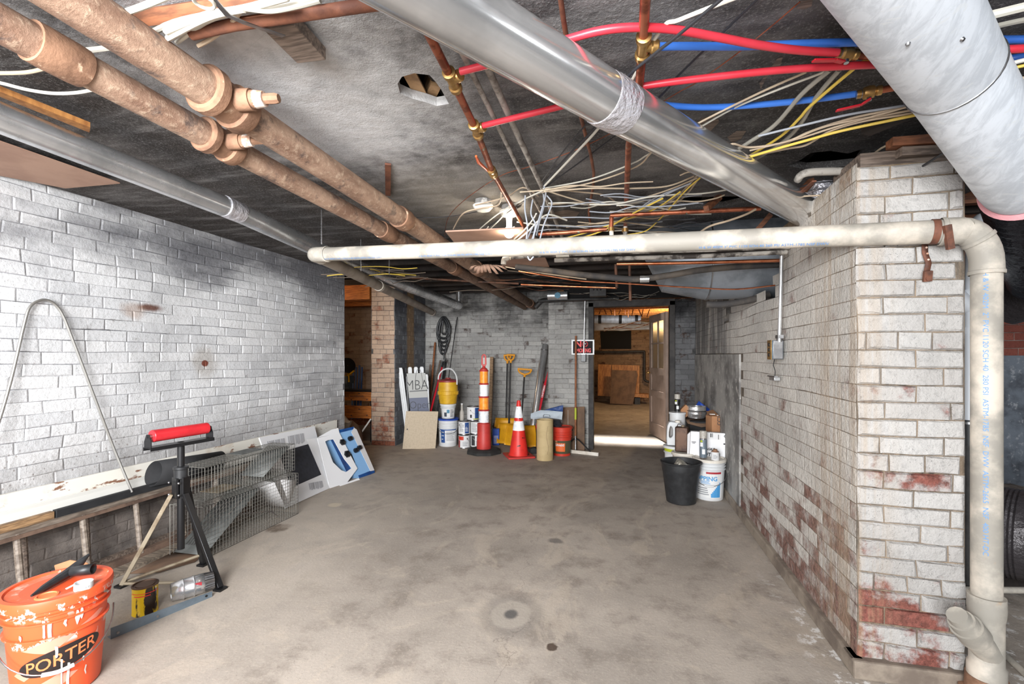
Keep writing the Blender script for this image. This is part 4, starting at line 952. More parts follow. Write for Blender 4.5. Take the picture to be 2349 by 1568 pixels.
# grey hanging loops round the drain
gl = [
 [(1205,448),(1204,480),(1210,520),(1207,555),(1210,585),(1216,596),(1224,588)],
 [(1247,425),(1252,445),(1240,490),(1226,535),(1222,560)],
 [(1254,448),(1266,465),(1258,490),(1246,520),(1236,560)],
 [(1222,458),(1218,490),(1228,515),(1222,545),(1215,553)],
 [(1222,520),(1213,540),(1206,560)],
 [(1230,540),(1240,500),(1248,470),(1246,440)]]
gn = ['outermost grey loop hung under the drain', 'grey loop falling from the thick conduit, inner side', 'grey loop bulging right over the thick conduit', 'grey loop between the copper pipe and the conduits', 'short grey tail resting on top of the drain', 'straight grey strand inside the hanging loops']
for i, (pts, lb_) in enumerate(zip(gl, gn)):
    q = W(1215, 575, T=2.62); P = []
    for (x, y) in pts: P.append(W(x, y, T=2.55 + .012 * i))
    mb = MB(); mb.tube(P, .0042, 8, smooth=6); tag(obj('cable', mb, 'cable_grey'), lb_, 'cable')

# light fixtures
def holder(px, py, label, bulb):
    c = W(px, py, Z=2.225); t = thing('bulb_holder' if not bulb else 'light_fixture', label, 'light', (c.x, c.y, 2.232))
    mb = MB(); mb.lathe([(.05, .0), (.052, .005), (.052, .033), (.05, .036)], None, 8); obj('ceiling_box', mb, 'parging', t)
    mb = MB(); mb.lathe([(.03, -.035), (.045, -.03), (.06, -.012), (.064, .0), (.05, .004)], None, 32); o = obj('porcelain_base', mb, 'ceramic', t)
    if bulb:
        mb = MB(); mb.lathe([(.018, -.095), (.02, -.06), (.024, -.034)], None, 20); obj('socket', mb, 'ceramic', t)
        mb = MB(); mb.sphere((0, 0, -.135), .034, (1, 1, 1.1), 20); obj('bulb', mb, 'bulb_glow', t)
    return c
cb = holder(1168, 487, 'glowing bare bulb in a white porcelain holder on the ceiling', True)
holder(1108, 474, 'white porcelain holder without a bulb, left of the glowing bulb', False)
# brown board behind the bulb, and smaller board
def board(name, pts, z, th, m, label, cat='board'):
    vs = [W(x, y, Z=z) for x, y in pts]; n = len(vs)
    mb = MB(); mb.add(vs + [v + Vector((0, 0, th)) for v in vs], [tuple(range(n)), tuple(range(2 * n - 1, n - 1, -1))] + [(i, (i + 1) % n, (i + 1) % n + n, i + n) for i in range(n)])
    return tag(obj(name, mb, m, smooth=False), label, cat)
board('backing_board', [(1022, 532), (1200, 524), (1240, 556), (1050, 566)], 2.1, .01, 'brown_board', 'flat brown board under the ceiling behind the glowing bulb')
board('backing_board', [(1175, 590), (1250, 590), (1260, 612), (1150, 612)], 2.07, .01, 'brown_board', 'small brown board hanging below the plastic drain')
board('hardboard_sheet', [(-120, 290), (0, 325), (275, 421), (150, 432), (-160, 372)], 2.235, .006, 'brown_board', 'large brown hardboard sheet fixed to the ceiling above the left wall')
board('wooden_strip', [(-60, 180), (0, 210), (207, 292), (205, 304), (0, 222), (-70, 190)], 2.2, .02, 'plywood', 'thin orange wooden strip beside the slim duct at left')
# wood block with splintered end
a = W(640, 48, Z=2.24); b = W(715, 128, Z=2.24); mb = MB(); mb.beam(a, b, .1, .04); tag(obj('wooden_block', mb, 'old_wood', bevel=.004, smooth=False), 'rough wooden block fixed to the ceiling beside the polished duct', 'block')
# metal strap hanger with ring at top left
P = [W(470, -20, Z=2.15), W(492, 0, Z=2.15), W(522, 35, Z=2.15), W(560, 52, Z=2.16), W(648, 82, Z=2.2)]
t = thing('strap_hanger', 'bent steel strap hanger tying the white cables at top left', 'hanger', P[2])
for i in range(len(P) - 1):
    mb = MB(); mb.beam(P[i], P[i + 1] + (P[i + 1] - P[i]) * .03, .014, .003); obj('strap', mb, 'steel', t, world=True)
mb = MB(); q = W(468, 5, Z=2.14); mb.tube([q + Vector((math.cos(a) * .022, math.sin(a) * .022, 0)) for a in [k * PI / 7 for k in range(14)]], .004, 8, closed=True); lab(obj('ring', mb, 'cable_white', t, world=True), 'white ring')
# rusty strip and hooks on the ceiling
a = W(890, 376, Z=2.262); b = W(890, 447, Z=2.262); mb = MB(); mb.beam(a, b, .03, .01); tag(obj('rusted_strip', mb, 'brown_iron', smooth=False), 'rusted flat strip on the ceiling right of the iron pipes', 'strip')
for (x, y0, y1, lb_, zt) in [(828, 548, 640, 'chain hanging past the left part of the drain', 2.2), (893, 596, 640, 'short chain hanging behind the drain, right of the long one', 2.1), (738, 480, 560, 'steel wire hanging by the drain elbow', 2.2)]:
    p = W(x, y0, Z=zt); q = W(x, y1, T=(p - Vector((0, 0, CAMZ))).length * .97)
    q = Vector((p.x, p.y, p.z - (y1 - y0) / F * 2.9)); mb = MB(); n = 26
    mb.tube([p.lerp(q, k / n) for k in range(n + 1)], [.0035 + .002 * (k % 2) for k in range(n + 1)], 6); tag(obj('chain' if 'chain' in lb_ else 'hanging_wire', mb, 'steel'), lb_, 'chain' if 'chain' in lb_ else 'wire')
# small conduit elbow at the right wall, in front of the foil riser
conduit('conduit', [(1830, 412, 2.12), (1840, 400, 2.13), (1870, 394, 2.14), (1960, 392, 2.14), (2060, 388, 2.14), (2110, 384, 2.14)], .0175, 'grimy_pipe', 'dusty pale pipe with an elbow crossing in front of the foil riser', cat='pipe', sm=3)
mb = MB(); mb.beam(W(1868, 415, Z=2.1), W(1826, 452, Z=2.1), .018, .006); tag(obj('strap', mb, 'brown_iron'), 'short rusty strap beside the elbow of the dusty pipe', 'strap')
# --- cross runs behind the drain
def cross(name, pts, r, m, label, Y, cat='pipe', sm=0, n=14):
    P = [W(q[0], q[1], Y=(q[2] if len(q) > 2 else Y)) for q in pts]
    mb = MB(); mb.tube(P, r, n, smooth=sm); return tag(obj(name, mb, m), label, cat)
t = thing('water_pipe', 'old white painted pipe with an elbow just below the plastic drain', 'pipe', W(1165, 600, Y=3.0))
mb = MB(); mb.tube([W(x, y, Y=Y) for x, y, Y in [(1156, 603, 3.0), (1158, 594, 3.0), (1168, 590, 3.0), (1290, 583, 3.0), (1440, 578, 3.0), (1620, 573, 3.0), (1812, 566, 2.98)]], .0135, 14); obj('pipe_run', mb, 'grimy_pipe', t, world=True)
mb = MB(); mb.tube([W(x, y, Y=2.97) for x, y in [(1155, 606), (1157, 594), (1170, 590)]], .018, 14, smooth=3); obj('elbow', mb, 'white_pipe_old', t, world=True)
mb = MB(); mb.tube([W(x, y, Y=2.98) for x, y in [(1276, 584), (1306, 583)]], .019, 12); obj('coupling', mb, 'white_pipe_old', t, world=True)
cross('water_pipe', [(1272, 597), (1400, 593), (1600, 588), (1805, 578)], .013, 'grimy_pipe', 'grimy painted pipe directly under the old white pipe', 2.96)
cross('water_pipe', [(1400, 583), (1600, 580), (1815, 570)], .02, 'black_iron', 'sooty iron pipe between the plastic drain and the grimy pipe', 3.1)
cross('water_pipe', [(1415, 605), (1500, 604), (1640, 601), (1788, 597)], .0105, 'copper_bright', 'bright copper pipe crossing below the grimy pipes to the right wall', 3.05)
cross('water_pipe', [(1236, 537), (1300, 533), (1392, 525)], .0125, 'copper', 'copper pipe just above the drain, right of the grey loops', 2.8)
cross('water_pipe', [(1400, 494), (1480, 490), (1600, 485), (1745, 478)], .0125, 'copper', 'long copper pipe above the drain joining the vertical pipe', 2.85)
t = thing('pipe_riser', 'soldered copper and brass joints clustered above the drain at the vertical pipe', 'pipe', W(1400, 560, Y=2.86))
for (x0, y0, x1, y1, m) in [(1403, 496, 1402, 522, 'copper'), (1402, 522, 1404, 556, 'white_pipe_old'), (1434, 520, 1434, 560, 'grimy_pipe')]:
    mb = MB(); mb.tube([W(x0, y0, Y=2.86), W(x1, y1, Y=2.86)], .013, 12); obj('joint', mb, m, t, world=True)
for (x, y) in [(1402, 526), (1404, 545), (1434, 528), (1434, 548)]:
    mb = MB(); mb.cyl(W(x, y - 4, Y=2.86), W(x, y + 4, Y=2.86), .019, .019, 14); obj('collar', mb, 'brass', t, world=True)
cross('insulated_hose', [(1183, 612), (1240, 618), (1320, 628), (1400, 636), (1460, 640), (1530, 632), (1600, 620), (1680, 612), (1790, 606)], .021, 'insul', 'dark insulated hose sagging across in front of the wide trunk duct', 3.3, 'hose', 5)
cross('insulated_hose', [(1620, 698), (1660, 698), (1720, 688), (1765, 674)], .024, 'insul', 'dark insulated hose under the wide trunk duct at the wall opening', 3.7, 'hose', 4)
mb = MB(); mb.tube([W(1468, 640, Y=3.3), W(1489, 639.5, Y=3.3)], .0235, 18); tag(obj('tape_band', mb, 'galv_shiny'), 'silver tape band round the dark insulated hose', 'tape')
cross('copper_line', [(1190, 622), (1260, 633), (1330, 644), (1400, 648), (1500, 654), (1600, 660), (1690, 663), (1778, 654)], .0048, 'copper_bright', 'thin copper line sagging under the insulated hose', 3.2, 'line', 5, 8)
cross('copper_line', [(1160, 612), (1230, 624), (1300, 634), (1345, 640)], .004, 'cable_beige', 'thin pale line beside the thin copper line', 3.4, 'line', 5, 8)
cross('water_pipe', [(1195, 652), (1290, 656), (1415, 660)], .0105, 'copper_bright', 'copper pipe low behind the drain, ending left of the doorway', 4.4)
cross('water_pipe', [(925, 636), (1000, 640), (1080, 645), (1190, 650)], .011, 'copper_grime', 'grimy copper pipe behind the left iron pipes', 4.6)
cross('water_pipe', [(1415, 660), (1412, 606)], .0125, 'copper_grime', 'grimy copper drop left of the two above the doorway', 4.0)
cross('water_pipe', [(1444, 604), (1446, 690)], .0125, 'copper_grime', 'grimy copper drop right of the other above the doorway', 4.0)
cross('iron_pipe', [(1235, 690), (1300, 687), (1380, 685), (1420, 684)], .021, 'black_iron', 'black iron pipe along the top of the back wall', 6.45)
cross('iron_pipe', [(1228, 705), (1240, 692), (1250, 688), (1262, 688)], .034, 'black_iron', 'black iron elbow where the thick main meets the back wall', 6.5, sm=3)
t = thing('duct_piece', 'short round duct with a sticker above the back wall', 'duct', W(1285, 678, Y=6.3))
mb = MB(); mb.cyl(W(1257, 678, Y=6.3), W(1302, 677, Y=6.3), .055, .055, 24); obj('duct_run', mb, 'galv_shiny', t, world=True)
p = W(1279, 677, Y=6.24); mb = MB(); mb.cyl(p, p + Vector((0, -.003, 0)), .04, .04, 20); lab(obj('sticker', mb, 'label_teal', t, world=True), 'round pale blue sticker')
p = W(1372, 668, Y=5.8); mb = MB(); mb.box(p, (.2, .12, .13)); t = obj('junction_box', mb, 'black_iron', bevel=.006); tag(t, 'dark metal junction box above the left jamb of the doorway', 'box')
for k in range(3):
    q = W(1362 + k * 8, 664, Y=5.735); mb = MB(); mb.cyl(q, q + Vector((0, -.004, 0)), .011, .011, 14); obj('knockout', mb, 'black_soot', t, world=True)
# joist ends, cables and duct seen through the doorway
t = thing('round_duct', 'grey round duct with dark bands under the far room ceiling', 'duct', W(1400, 735, Y=8.6))
mb = MB(); mb.tube([W(1330, 731, Y=8.6), W(1470, 733, Y=8.6)], .075, 28); obj('duct_run', mb, 'galv_spangle', t, world=True)
for x in (1376, 1423, 1460):
    mb = MB(); mb.tube([W(x - 3.5, 732, Y=8.6), W(x + 3.5, 732, Y=8.6)], .078, 24); obj('band', mb, 'black_iron', t, world=True)
mb = MB(); mb.bb(W(1320, 742, Y=9.2), W(1500, 757, Y=9.5)); tag(obj('ceiling_beam', mb, 'white_dusty', smooth=False), 'pale beam across the far room behind the grey duct', 'beam')
rn = random.Random(31)
for i in range(12):
    x = 1366 + i * 11 + rn.uniform(-3, 3); p = W(x, 709, Y=7.9); q = W(x + rn.uniform(-6, 8), 722 + rn.uniform(-2, 6), Y=7.9)
    mb = MB(); mb.tube([p, q], .008, 6); tag(obj('pipe_stub', mb, 'copper_bright'), 'short bright stub hanging from the far room ceiling', 'stub', 'bright stubs hanging inside the doorway')
for i in range(6):
    P = [W(1385 + k * 22, 752 + 5 * math.sin(k * 1.2 + i) - k * 3.2 + i * 1.5, Y=8.35) for k in range(7)]
    mb = MB(); mb.tube(P, .007, 6, smooth=4); tag(obj('cable', mb, 'cable_beige' if i % 2 else 'handle_wood'), 'cable in the bundle drooping over the doorway view', 'cable', 'cables drooping inside the doorway')
# ================================================================ things along the back wall
def put(px, py): p = G(px, py); return p, face_cam(p)
def bucket(name, label, cat, loc, rz, H, Rt, Rb, m, mlid=None, group=None, hoops=3, lid=True, open_=False, rim=.012, hoop_z=.8):
    t = thing(name, label, cat, loc, rz, group)
    prof = [(Rb * .96, 0), (Rb, .006)]
    R = lambda z: Rb + (Rt - Rb) * z / H
    for k in range(hoops):
        z = H * (hoop_z + .075 * k); prof += [(R(z), z - .006), (R(z) + rim * .8, z - .002), (R(z) + rim * .8, z + .003), (R(z), z + .006)]
    prof += [(Rt, H)]
    if open_:
        prof += [(Rt + rim, H), (Rt + rim, H + .012), (Rt - .004, H + .012), (Rt - .006, H - .02), (Rb - .004, .012), (.001, .012)]
    mb = MB(); mb.lathe(prof, None, 40, True, not open_); obj('body', mb, m, t)
    if lid and not open_:
        mb = MB(); mb.lathe([(Rt + .002, H - .012), (Rt + rim, H - .012), (Rt + rim + .001, H + .006), (Rt + rim - .004, H + .012), (Rt - .006, H + .012), (Rt - .010, H + .004), (.001, H + .004)], None, 40, True, False)
        obj('lid', mb, mlid or m, t)
    t['_R'] = Rt
    return t, R
def clean(t):
    if '_R' in t: del t['_R']
def bail(t, R, z, drop, m='steel', grip=None, a=0, r=.0025):
    """wire handle hanging down the front of a bucket"""
    pts = []
    for k in range(13):
        s = k / 12 * PI
        pts.append(((R + .012 + .004 * math.sin(s)) * -math.cos(s), -(R + .012) * math.sin(s), z - drop * math.sin(s)))
    mb = MB(); mb.tube(pts, r, 8, smooth=2); h = obj('handle', mb, m, t)
    if grip:
        g = pts[5:8]; mb = MB(); mb.tube([Vector(q) for q in g], .009, 10, smooth=2); obj('grip', mb, grip, h)
    return h
def labelp(t, R, z0, z1, a0, a1, m, off=.001, name='label', n=10):
    mb = MB(); mb.patch(R(z0), R(z1), a0, a1, z0, z1, off, n); return obj(name, mb, m, t)
def lines(t, R, z0, z1, a0, a1, n, m='print_grey', seed=1, off=.0018):
    rn = random.Random(seed); mb = MB()
    for i in range(n):
        z = z1 - (z1 - z0) * (i + .5) / n; w_ = (a1 - a0) * rn.uniform(.6, 1)
        mb.patch(R(z), R(z), a0, a0 + w_, z, z + (z1 - z0) / n * .42, off, 5)
    return obj('print', mb, m, t)

# leaning a-frame sign
b = G(962, 1022); base = W(960, 1018, Y=6.42); base.z = .0
t = thing('sandwich_board_sign', 'white plastic folding sign with MBA lettering leaning behind the beige panel', 'sign', base, lean(base, base + Vector((-.05, .02, 1.25))))
s_ = 1080 / 6.9
def leg(x0, x1, dx=0, h=1.13):
    mb = MB(); mb.prism([(x0, 0), (x1, 0), (x1 + dx, h - .03), (x1 + dx - .01, h), (x0 + dx + .01, h), (x0 + dx, h - .03)], .03)
    for k in range(2): mb.prism([(x0 + .018 + k * .03, .05), (x0 + .026 + k * .03, .05), (x0 + dx + .026 + k * .03, h - .1), (x0 + dx + .018 + k * .03, h - .1)], .03, Matrix.Translation((0, -.004, 0)))
    return mb
obj('leg', leg(-.17, -.095, -.1), 'white_plastic', t, bevel=.006); obj('leg', leg(.12, .17, -.0, 1.02), 'white_plastic', t, bevel=.006)
mb = MB(); mb.prism([(-.10, .45), (.165, .45), (.13, 1.04), (-.14, 1.04)], .012, Matrix.Translation((0, -.02, 0))); obj('sign_panel', mb, 'sign_grey', t)
mb = MB()
for k in range(3): mb.prism([(-.12 + k * .085, 1.04), (-.06 + k * .085, 1.04), (-.06 + k * .085, 1.11), (-.07 + k * .085, 1.135), (-.11 + k * .085, 1.135), (-.12 + k * .085, 1.11)], .03, Matrix.Translation((0, -.022, 0)))
obj('grip_moulding', mb, 'white_plastic', t, bevel=.006)
mb = MB(); mb.prism([(-.10, .46), (.165, .46), (.152, .68), (-.115, .68)], .003, Matrix.Translation((0, -.025, 0))); obj('blue_panel', mb, 'sign_blue', t)
text('MBA', .21, flat(0, .86, -.0225), 'ink_dark', t, sx=.8, bold=-.003); text('Open', .16, flat(.04, .57, -.0265), 'ink_dark', t, sx=.85, bold=-.003)
mb = MB(); mb.prism([(-.105, .77), (.15, .775), (.15, .79), (-.105, .785)], .006, Matrix.Translation((0, -.027, 0))); mb.prism([(-.14, .45), (-.12, .45), (-.135, 1.0), (-.15, 1.0)], .012, Matrix.Translation((0, -.034, 0))); obj('black_bar', mb, 'black_paint', t)
mb = MB(); mb.tube([(-.02, -.025, .9), (.0, -.03, 1.06), (.04, -.03, 1.1), (.07, -.03, 1.04), (.09, -.025, .88)], .003, 6, smooth=4); obj('wire', mb, 'steel', t)
# beige steel panel
b, rz = put(963, 1029)
t = thing('cabinet_door', 'beige metal access panel leaning in front of the sandwich board', 'panel', b, lean(b, b + Vector((-.02, .12, 1))))
mb = MB(); mb.prism([(-.235, 0), (.215, 0), (.24, .52), (-.205, .52)], .02); obj('panel', mb, 'beige_metal', t, bevel=.003)
mb = MB(); mb.ring([(-.235, 0), (.215, 0), (.24, .52), (-.205, .52)], [(-.217, .018), (.198, .018), (.222, .502), (-.188, .502)], .006, Matrix.Translation((0, -.004, 0))); obj('frame', mb, 'beige_metal', t)
mb = MB(); mb.cyl((-.18, -.012, .27), (-.18, 0, .27), .009, .009, 14); lab(obj('latch', mb, 'black_iron', t), 'small dark latch')
mb = MB(); mb.bb((-.23, .02, 0), (.23, .05, .03)); obj('foot', mb, 'black_matte', t)
# sticks and poles in the corner
def pole(name, p0, p1, r, m, label, cat, Y0, Y1, extra=None, n=12, r1=None):
    a = W(p0[0], p0[1], Y=Y0); b = W(p1[0], p1[1], Y=Y1); d = (b - a)
    k = a.z / d.z if abs(d.z) > .01 else 0
    a2 = a - d * k      # continue down to the floor
    t = thing(name, label, cat, (a2.x, a2.y, 0)); mb = MB(); mb.tube([a2, a2 + (b - a2) * .98, b], [r, r1 or r, (r1 or r) * .8], n); obj('pole', mb, m, t, world=True)
    return t, a2, b
pole('wooden_stick', (982, 940), (987, 836), .014, 'old_wood', 'short grey wooden stick beside the MBA sign', 'stick', 6.75, 7.05)
pole('wooden_pole', (985, 940), (998, 785), .016, 'handle_wood', 'tall reddish wooden handle in the back corner', 'handle', 6.85, 7.2)
pole('wooden_pole', (983, 945), (1010, 826), .014, 'old_wood', 'grey wooden handle slanting up to the hanging hose coil', 'handle', 6.7, 7.15)
t, a, b = pole('bolt_cutter', (988, 943), (1014, 842), .015, 'tool_red', 'long red handled tool with black end leaning in the back corner', 'tool', 6.6, 6.95)
mb = MB(); mb.tube([b, b + (b - a).normalized() * .1], [.018, .016], 12); obj('grip', mb, 'black_plastic', t, world=True); mb = MB(); q = b + (b - a).normalized() * .1; mb.tube([q, q + Vector((.02, .0, .05)), q + Vector((.05, 0, .02))], .014, 8); obj('jaw', mb, 'steel', t, world=True)
pole('black_rod', (1004, 945), (1022, 830), .016, 'black_plastic', 'black rod leaning under the hanging hose coil', 'rod', 6.9, 7.2)
t, a, b = pole('metal_rod', (1028, 875), (1049, 727), .0085, 'steel', 'thin bright metal rod leaning on the back wall behind the cooler', 'rod', 6.75, 7.22)
# hose coil on the wall
t = thing('hose_coil', 'black hose coiled long and hanging on the back wall corner', 'hose', W(1017, 725, Y=7.2))
for i in range(5):
    w_ = 9 + i * 1.3; c = 1016 + (i % 3) * 1.3; y0 = 727 + (i % 2) * 4; y1 = 812 - i * 9
    P = [W(c + w_ * math.cos(a) * (1 - .25 * math.sin(a)), (y0 + y1) / 2 - (y1 - y0) / 2 * math.sin(a), Y=7.2 - .012 * i) for a in [k * PI / 10 for k in range(20)]]
    mb = MB(); mb.tube(P, .017, 8, closed=True, smooth=2); obj('hose_loop', mb, 'black_plastic', t, world=True)
mb = MB(); mb.tube([W(x, y, Y=7.15) for x, y in [(1016, 735), (1013, 760), (1020, 766), (1026, 750), (1034, 748)]], .013, 8, smooth=3); mb.tube([W(x, y, Y=7.15) for x, y in [(1018, 812), (1020, 850), (1013, 890)]], .014, 8, smooth=3); obj('hose_tail', mb, 'black_plastic', t, world=True)
# 5 gallon bucket with blue lid, small bucket, cooler
p, rz = put(1028, 1021)
H1 = .385
t, R = bucket('plastic_bucket', 'white bucket with blue lid and blue label under the small bucket and cooler', 'bucket', p, rz, H1, .143, .125, 'white_plastic', 'lid_blue', hoop_z=.7)
labelp(t, R, .06, .235, -1.0, .95, 'label_white'); labelp(t, R, .06, .24, -.85, -.35, 'label_blue', .0015, 'label_band'); labelp(t, R, .235, .25, -1.0, .95, 'label_blue', .0015, 'label_band'); lines(t, R, .08, .22, -.2, .8, 8); lines(t, R, .08, .23, -.75, -.45, 3, 'white_plastic', 2, .002)
bail(t, .135, .28, .09); clean(t)
z1 = H1 + .012
t, R = bucket('plastic_bucket', 'small white tub standing on the blue lidded bucket', 'bucket', (p.x, p.y, z1), rz, .195, .106, .092, 'white_plastic', 'white_plastic', hoops=2, hoop_z=.78)
labelp(t, R, .02, .14, -1.0, 1.0, 'label_white'); labelp(t, R, .03, .09, -.6, -.2, 'label_dark', .0015, 'label_band'); labelp(t, R, .08, .13, -.2, .2, 'label_teal', .0015, 'label_band'); lines(t, R, .02, .13, .3, .9, 6, 'ink_dark'); clean(t)
z2 = z1 + .195 + .012
t = thing('drink_cooler', 'yellow drink cooler with dull red lid and white handle on top of two buckets', 'cooler', (p.x, p.y - .0, z2), rz)
mb = MB(); mb.lathe([(.11, 0), (.122, .008), (.137, .13), (.146, .135), (.147, .185), (.14, .19), (.137, .30), (.137, .315)], None, 36); obj('body', mb, 'cooler_yellow', t)
mb = MB()
for k in range(30):
    a = 2 * PI * k / 30; mb.box((.147 * math.cos(a), .147 * math.sin(a), .16), (.006, .012, .045), None, a)
obj('ribbed_band', mb, 'cooler_yellow', t)
mb = MB(); mb.lathe([(.138, .313), (.143, .316), (.142, .335), (.10, .352), (.04, .36), (.035, .375), (.001, .378)], None, 36, True, False); obj('lid', mb, 'cooler_red', t)
mb = MB(); mb.tube([(-.14, 0, .35), (-.13, 0, .42), (-.075, 0, .485), (0, 0, .505), (.06, -.03, .49), (.11, -.06, .42), (.125, -.085, .35), (.125, -.1, .28)], .0105, 10, smooth=4); obj('handle', mb, 'white_plastic', t)
# paint cans
def can(px, py, R0, H, z, label, front, seed, mat='label_white', loc=None):
    p = G(px, py) if loc is None else Vector(loc); rz = face_cam(p)
    t = thing('paint_can', label, 'can', (p.x, p.y, z), rz)
    mb = MB(); mb.lathe([(R0 * .97, 0), (R0, .003), (R0, .006), (R0 * .985, .008), (R0 * .985, H - .008), (R0, H - .006), (R0, H), (R0 * .93, H), (R0 * .9, H - .008), (R0 * .72, H - .008), (R0 * .7, H - .002), (.001, H - .002)], None, 32, True, False); obj('body', mb, 'steel', t)
    Rf = lambda z_: R0 * .99
    labelp(t, Rf, .012, H - .012, -1.5, 1.5, mat, .0006)
    front(t, Rf, H)
    for sx in (-1, 1):
        pass
    mb = MB(); a = seed; mb.cyl((R0 * math.sin(a), -R0 * math.cos(a), H * .72), ((R0 + .008) * math.sin(a), -(R0 + .008) * math.cos(a), H * .72), .008, .008, 12)
    mb.tube([((R0 + .004) * math.sin(a + k * .22), -(R0 + .004) * math.cos(a + k * .22), H * .72 - .05 * math.sin(k / 7 * PI)) for k in range(8)], .0018, 6, smooth=2); obj('handle', mb, 'steel', t)
    return t
f1 = lambda t, R, H: (labelp(t, R, .02, H - .02, .1, .9, 'label_blue', .0012, 'label_band'), lines(t, R, .04, .1, .2, .8, 4, 'label_white', 3), lines(t, R, .04, H - .03, -.9, 0, 6))
f2 = lambda t, R, H: (lines(t, R, .03, H - .03, -.8, .3, 8),)
f3 = lambda t, R, H: (labelp(t, R, H * .62, H - .02, -1.3, -.1, 'bucket_red', .0012, 'label_band'), labelp(t, R, .012, H * .6, -1.4, -.8, 'cooler_red', .0012, 'label_band'), lines(t, R, .03, H * .5, -.3, .7, 6))
f4 = lambda t, R, H: (labelp(t, R, .03, H - .02, -.9, -.2, 'ink_dark', .0012, 'label_band'), lines(t, R, .03, H * .5, 0, .7, 5))
def f5(t, R, H):
    labelp(t, R, .03, H - .02, .3, 1.2, 'label_blue', .0012, 'label_band'); labelp(t, R, .018, .03, .0, 1.2, 'lime', .0012, 'label_band')
    text('12', .07, round_(.082, H * .66, .68, .0025), 'label_white', t, bold=.001); text('PRO', .035, round_(.082, H * .42, .7, .0025), 'label_teal', t)
    labelp(t, R, .04, .085, -.5, -.2, 'ink_dark', .0014, 'label_band')
p1 = G(1065, 1026); p2 = G(1092, 1024)
can(0, 0, .082, .19, 0, 'bottom can with brown and red label beside the white bucket', f3, .5, loc=p1)
can(0, 0, .080, .185, 0, 'bottom can with black label half hidden behind the striped post', f4, -.5, loc=p2)
can(0, 0, .082, .19, .192, 'middle can with blue corner on its label, beside the blue lidded bucket', f1, -.9, loc=p1)
can(0, 0, .080, .185, .187, 'middle can with plain grey label half behind the striped post', f2, .7, loc=p2)
can(0, 0, .088, .2, .384, 'top can marked 12 on a blue panel, beside the striped post', f5, -.4, loc=p1.lerp(p2, .75) + Vector((0, .0, 0)))
t = thing('glass_bottle', 'slim clear bottle standing on the middle can, left of the can marked 12', 'bottle', (p1.x - .035, p1.y - .0, .383))
mb = MB(); mb.lathe([(.028, 0), (.03, .01), (.03, .11), (.016, .15), (.013, .22), (.015, .225)], None, 20); obj('body', mb, 'clear_bag', t); mb = MB(); mb.lathe([(.015, .222), (.016, .24), (.001, .242)], None, 16, True, False); obj('cap', mb, 'white_plastic', t)
# board and stud behind the channeliser
def slab(name, m, px, O, n, th, label, cat, tagit=True, parent=None, bevel=0):
    O = Vector(O); n = Vector(n).normalized(); vs = []
    for (x, y) in px:
        d = ray(x, y); k = (O - Vector((0, 0, CAMZ))).dot(n) / d.dot(n); vs.append(Vector((0, 0, CAMZ)) + d * k)
    if n.dot(O - Vector((0, 0, CAMZ))) < 0: n = -n
    c = len(vs); mb = MB(); mb.add(vs + [v + n * th for v in vs], [tuple(range(c)), tuple(range(2 * c - 1, c - 1, -1))] + [(i, i + c, (i + 1) % c + c, (i + 1) % c) for i in range(c)])
    o = obj(name, mb, m, parent, smooth=False, world=parent is not None, bevel=bevel)
    if tagit: tag(o, label, cat)
    return o
slab('white_board', 'white_paint', [(1105, 820), (1126, 820), (1115, 1013), (1095, 1013)], (0, 6.9, .5), (0, 1, -.12), .016, 'narrow white board leaning on the back wall behind the striped post', 'board')
slab('wooden_stud', 'raw_wood', [(1124, 818), (1131, 818), (1126, 1013), (1119, 1013)], (0, 6.88, .5), (0, 1, -.12), .04, 'short wooden stud leaning beside the narrow white board', 'stud')
# traffic channeliser post
p, rz = put(1110, 1038)
t = thing('channelizer_post', 'tall red traffic post with orange and white reflective bands on a black base', 'traffic post', p, rz)
mb = MB(); n = 8; pts = [(.235 * math.cos(PI / 8 + k * PI / 4) * (1.02), .235 * math.sin(PI / 8 + k * PI / 4)) for k in range(8)]
mb.add([(x, y, 0) for x, y in pts] + [(x, y, .035) for x, y in pts] + [(x * .8, y * .8, .06) for x, y in pts], [tuple(range(7, -1, -1)), tuple(range(16, 24))] + [(i, (i + 1) % 8, (i + 1) % 8 + 8, i + 8) for i in range(8)] + [(i + 8, (i + 1) % 8 + 8, (i + 1) % 8 + 16, i + 16) for i in range(8)])
lab(obj('base', mb, 'rubber', t, smooth=False, bevel=.006), 'black rubber octagonal base')
mb = MB(); mb.lathe([(.095, .05), (.097, .06), (.094, .21), (.09, .22), (.088, .395), (.07, .40), (.07, .41)], None, 32); obj('lower_body', mb, 'channel_red', t)
zz = .405
for k, (m, lb_) in enumerate([('refl_white', 'lower white reflective band'), ('refl_orange', 'lower orange reflective band'), ('refl_white', 'upper white reflective band'), ('refl_orange', 'upper orange reflective band')]):
    r0 = .070 - k * .0045; h = .175
    mb = MB(); mb.lathe([(r0, zz + .004), (r0, zz + h - .018)], None, 32); lab(obj('reflective_band', mb, m, t), lb_)
    mb = MB(); mb.lathe([(r0 + .005, zz + h - .018), (r0 + .006, zz + h - .004), (r0 - .003, zz + h + .004)], None, 32); obj('collar', mb, 'channel_red', t)
    mb = MB()
    for j in range(7):
        z = zz + .016 + j * .021
        for s in (-1, 1): mb.patch(r0 + .0005, r0 + .0005, s * 1.5, s * .85, z, z + .005, .001, 5)
    obj('rib', mb, 'ink_dark' if 'white' in m else 'bucket_orange', t)
    zz += h
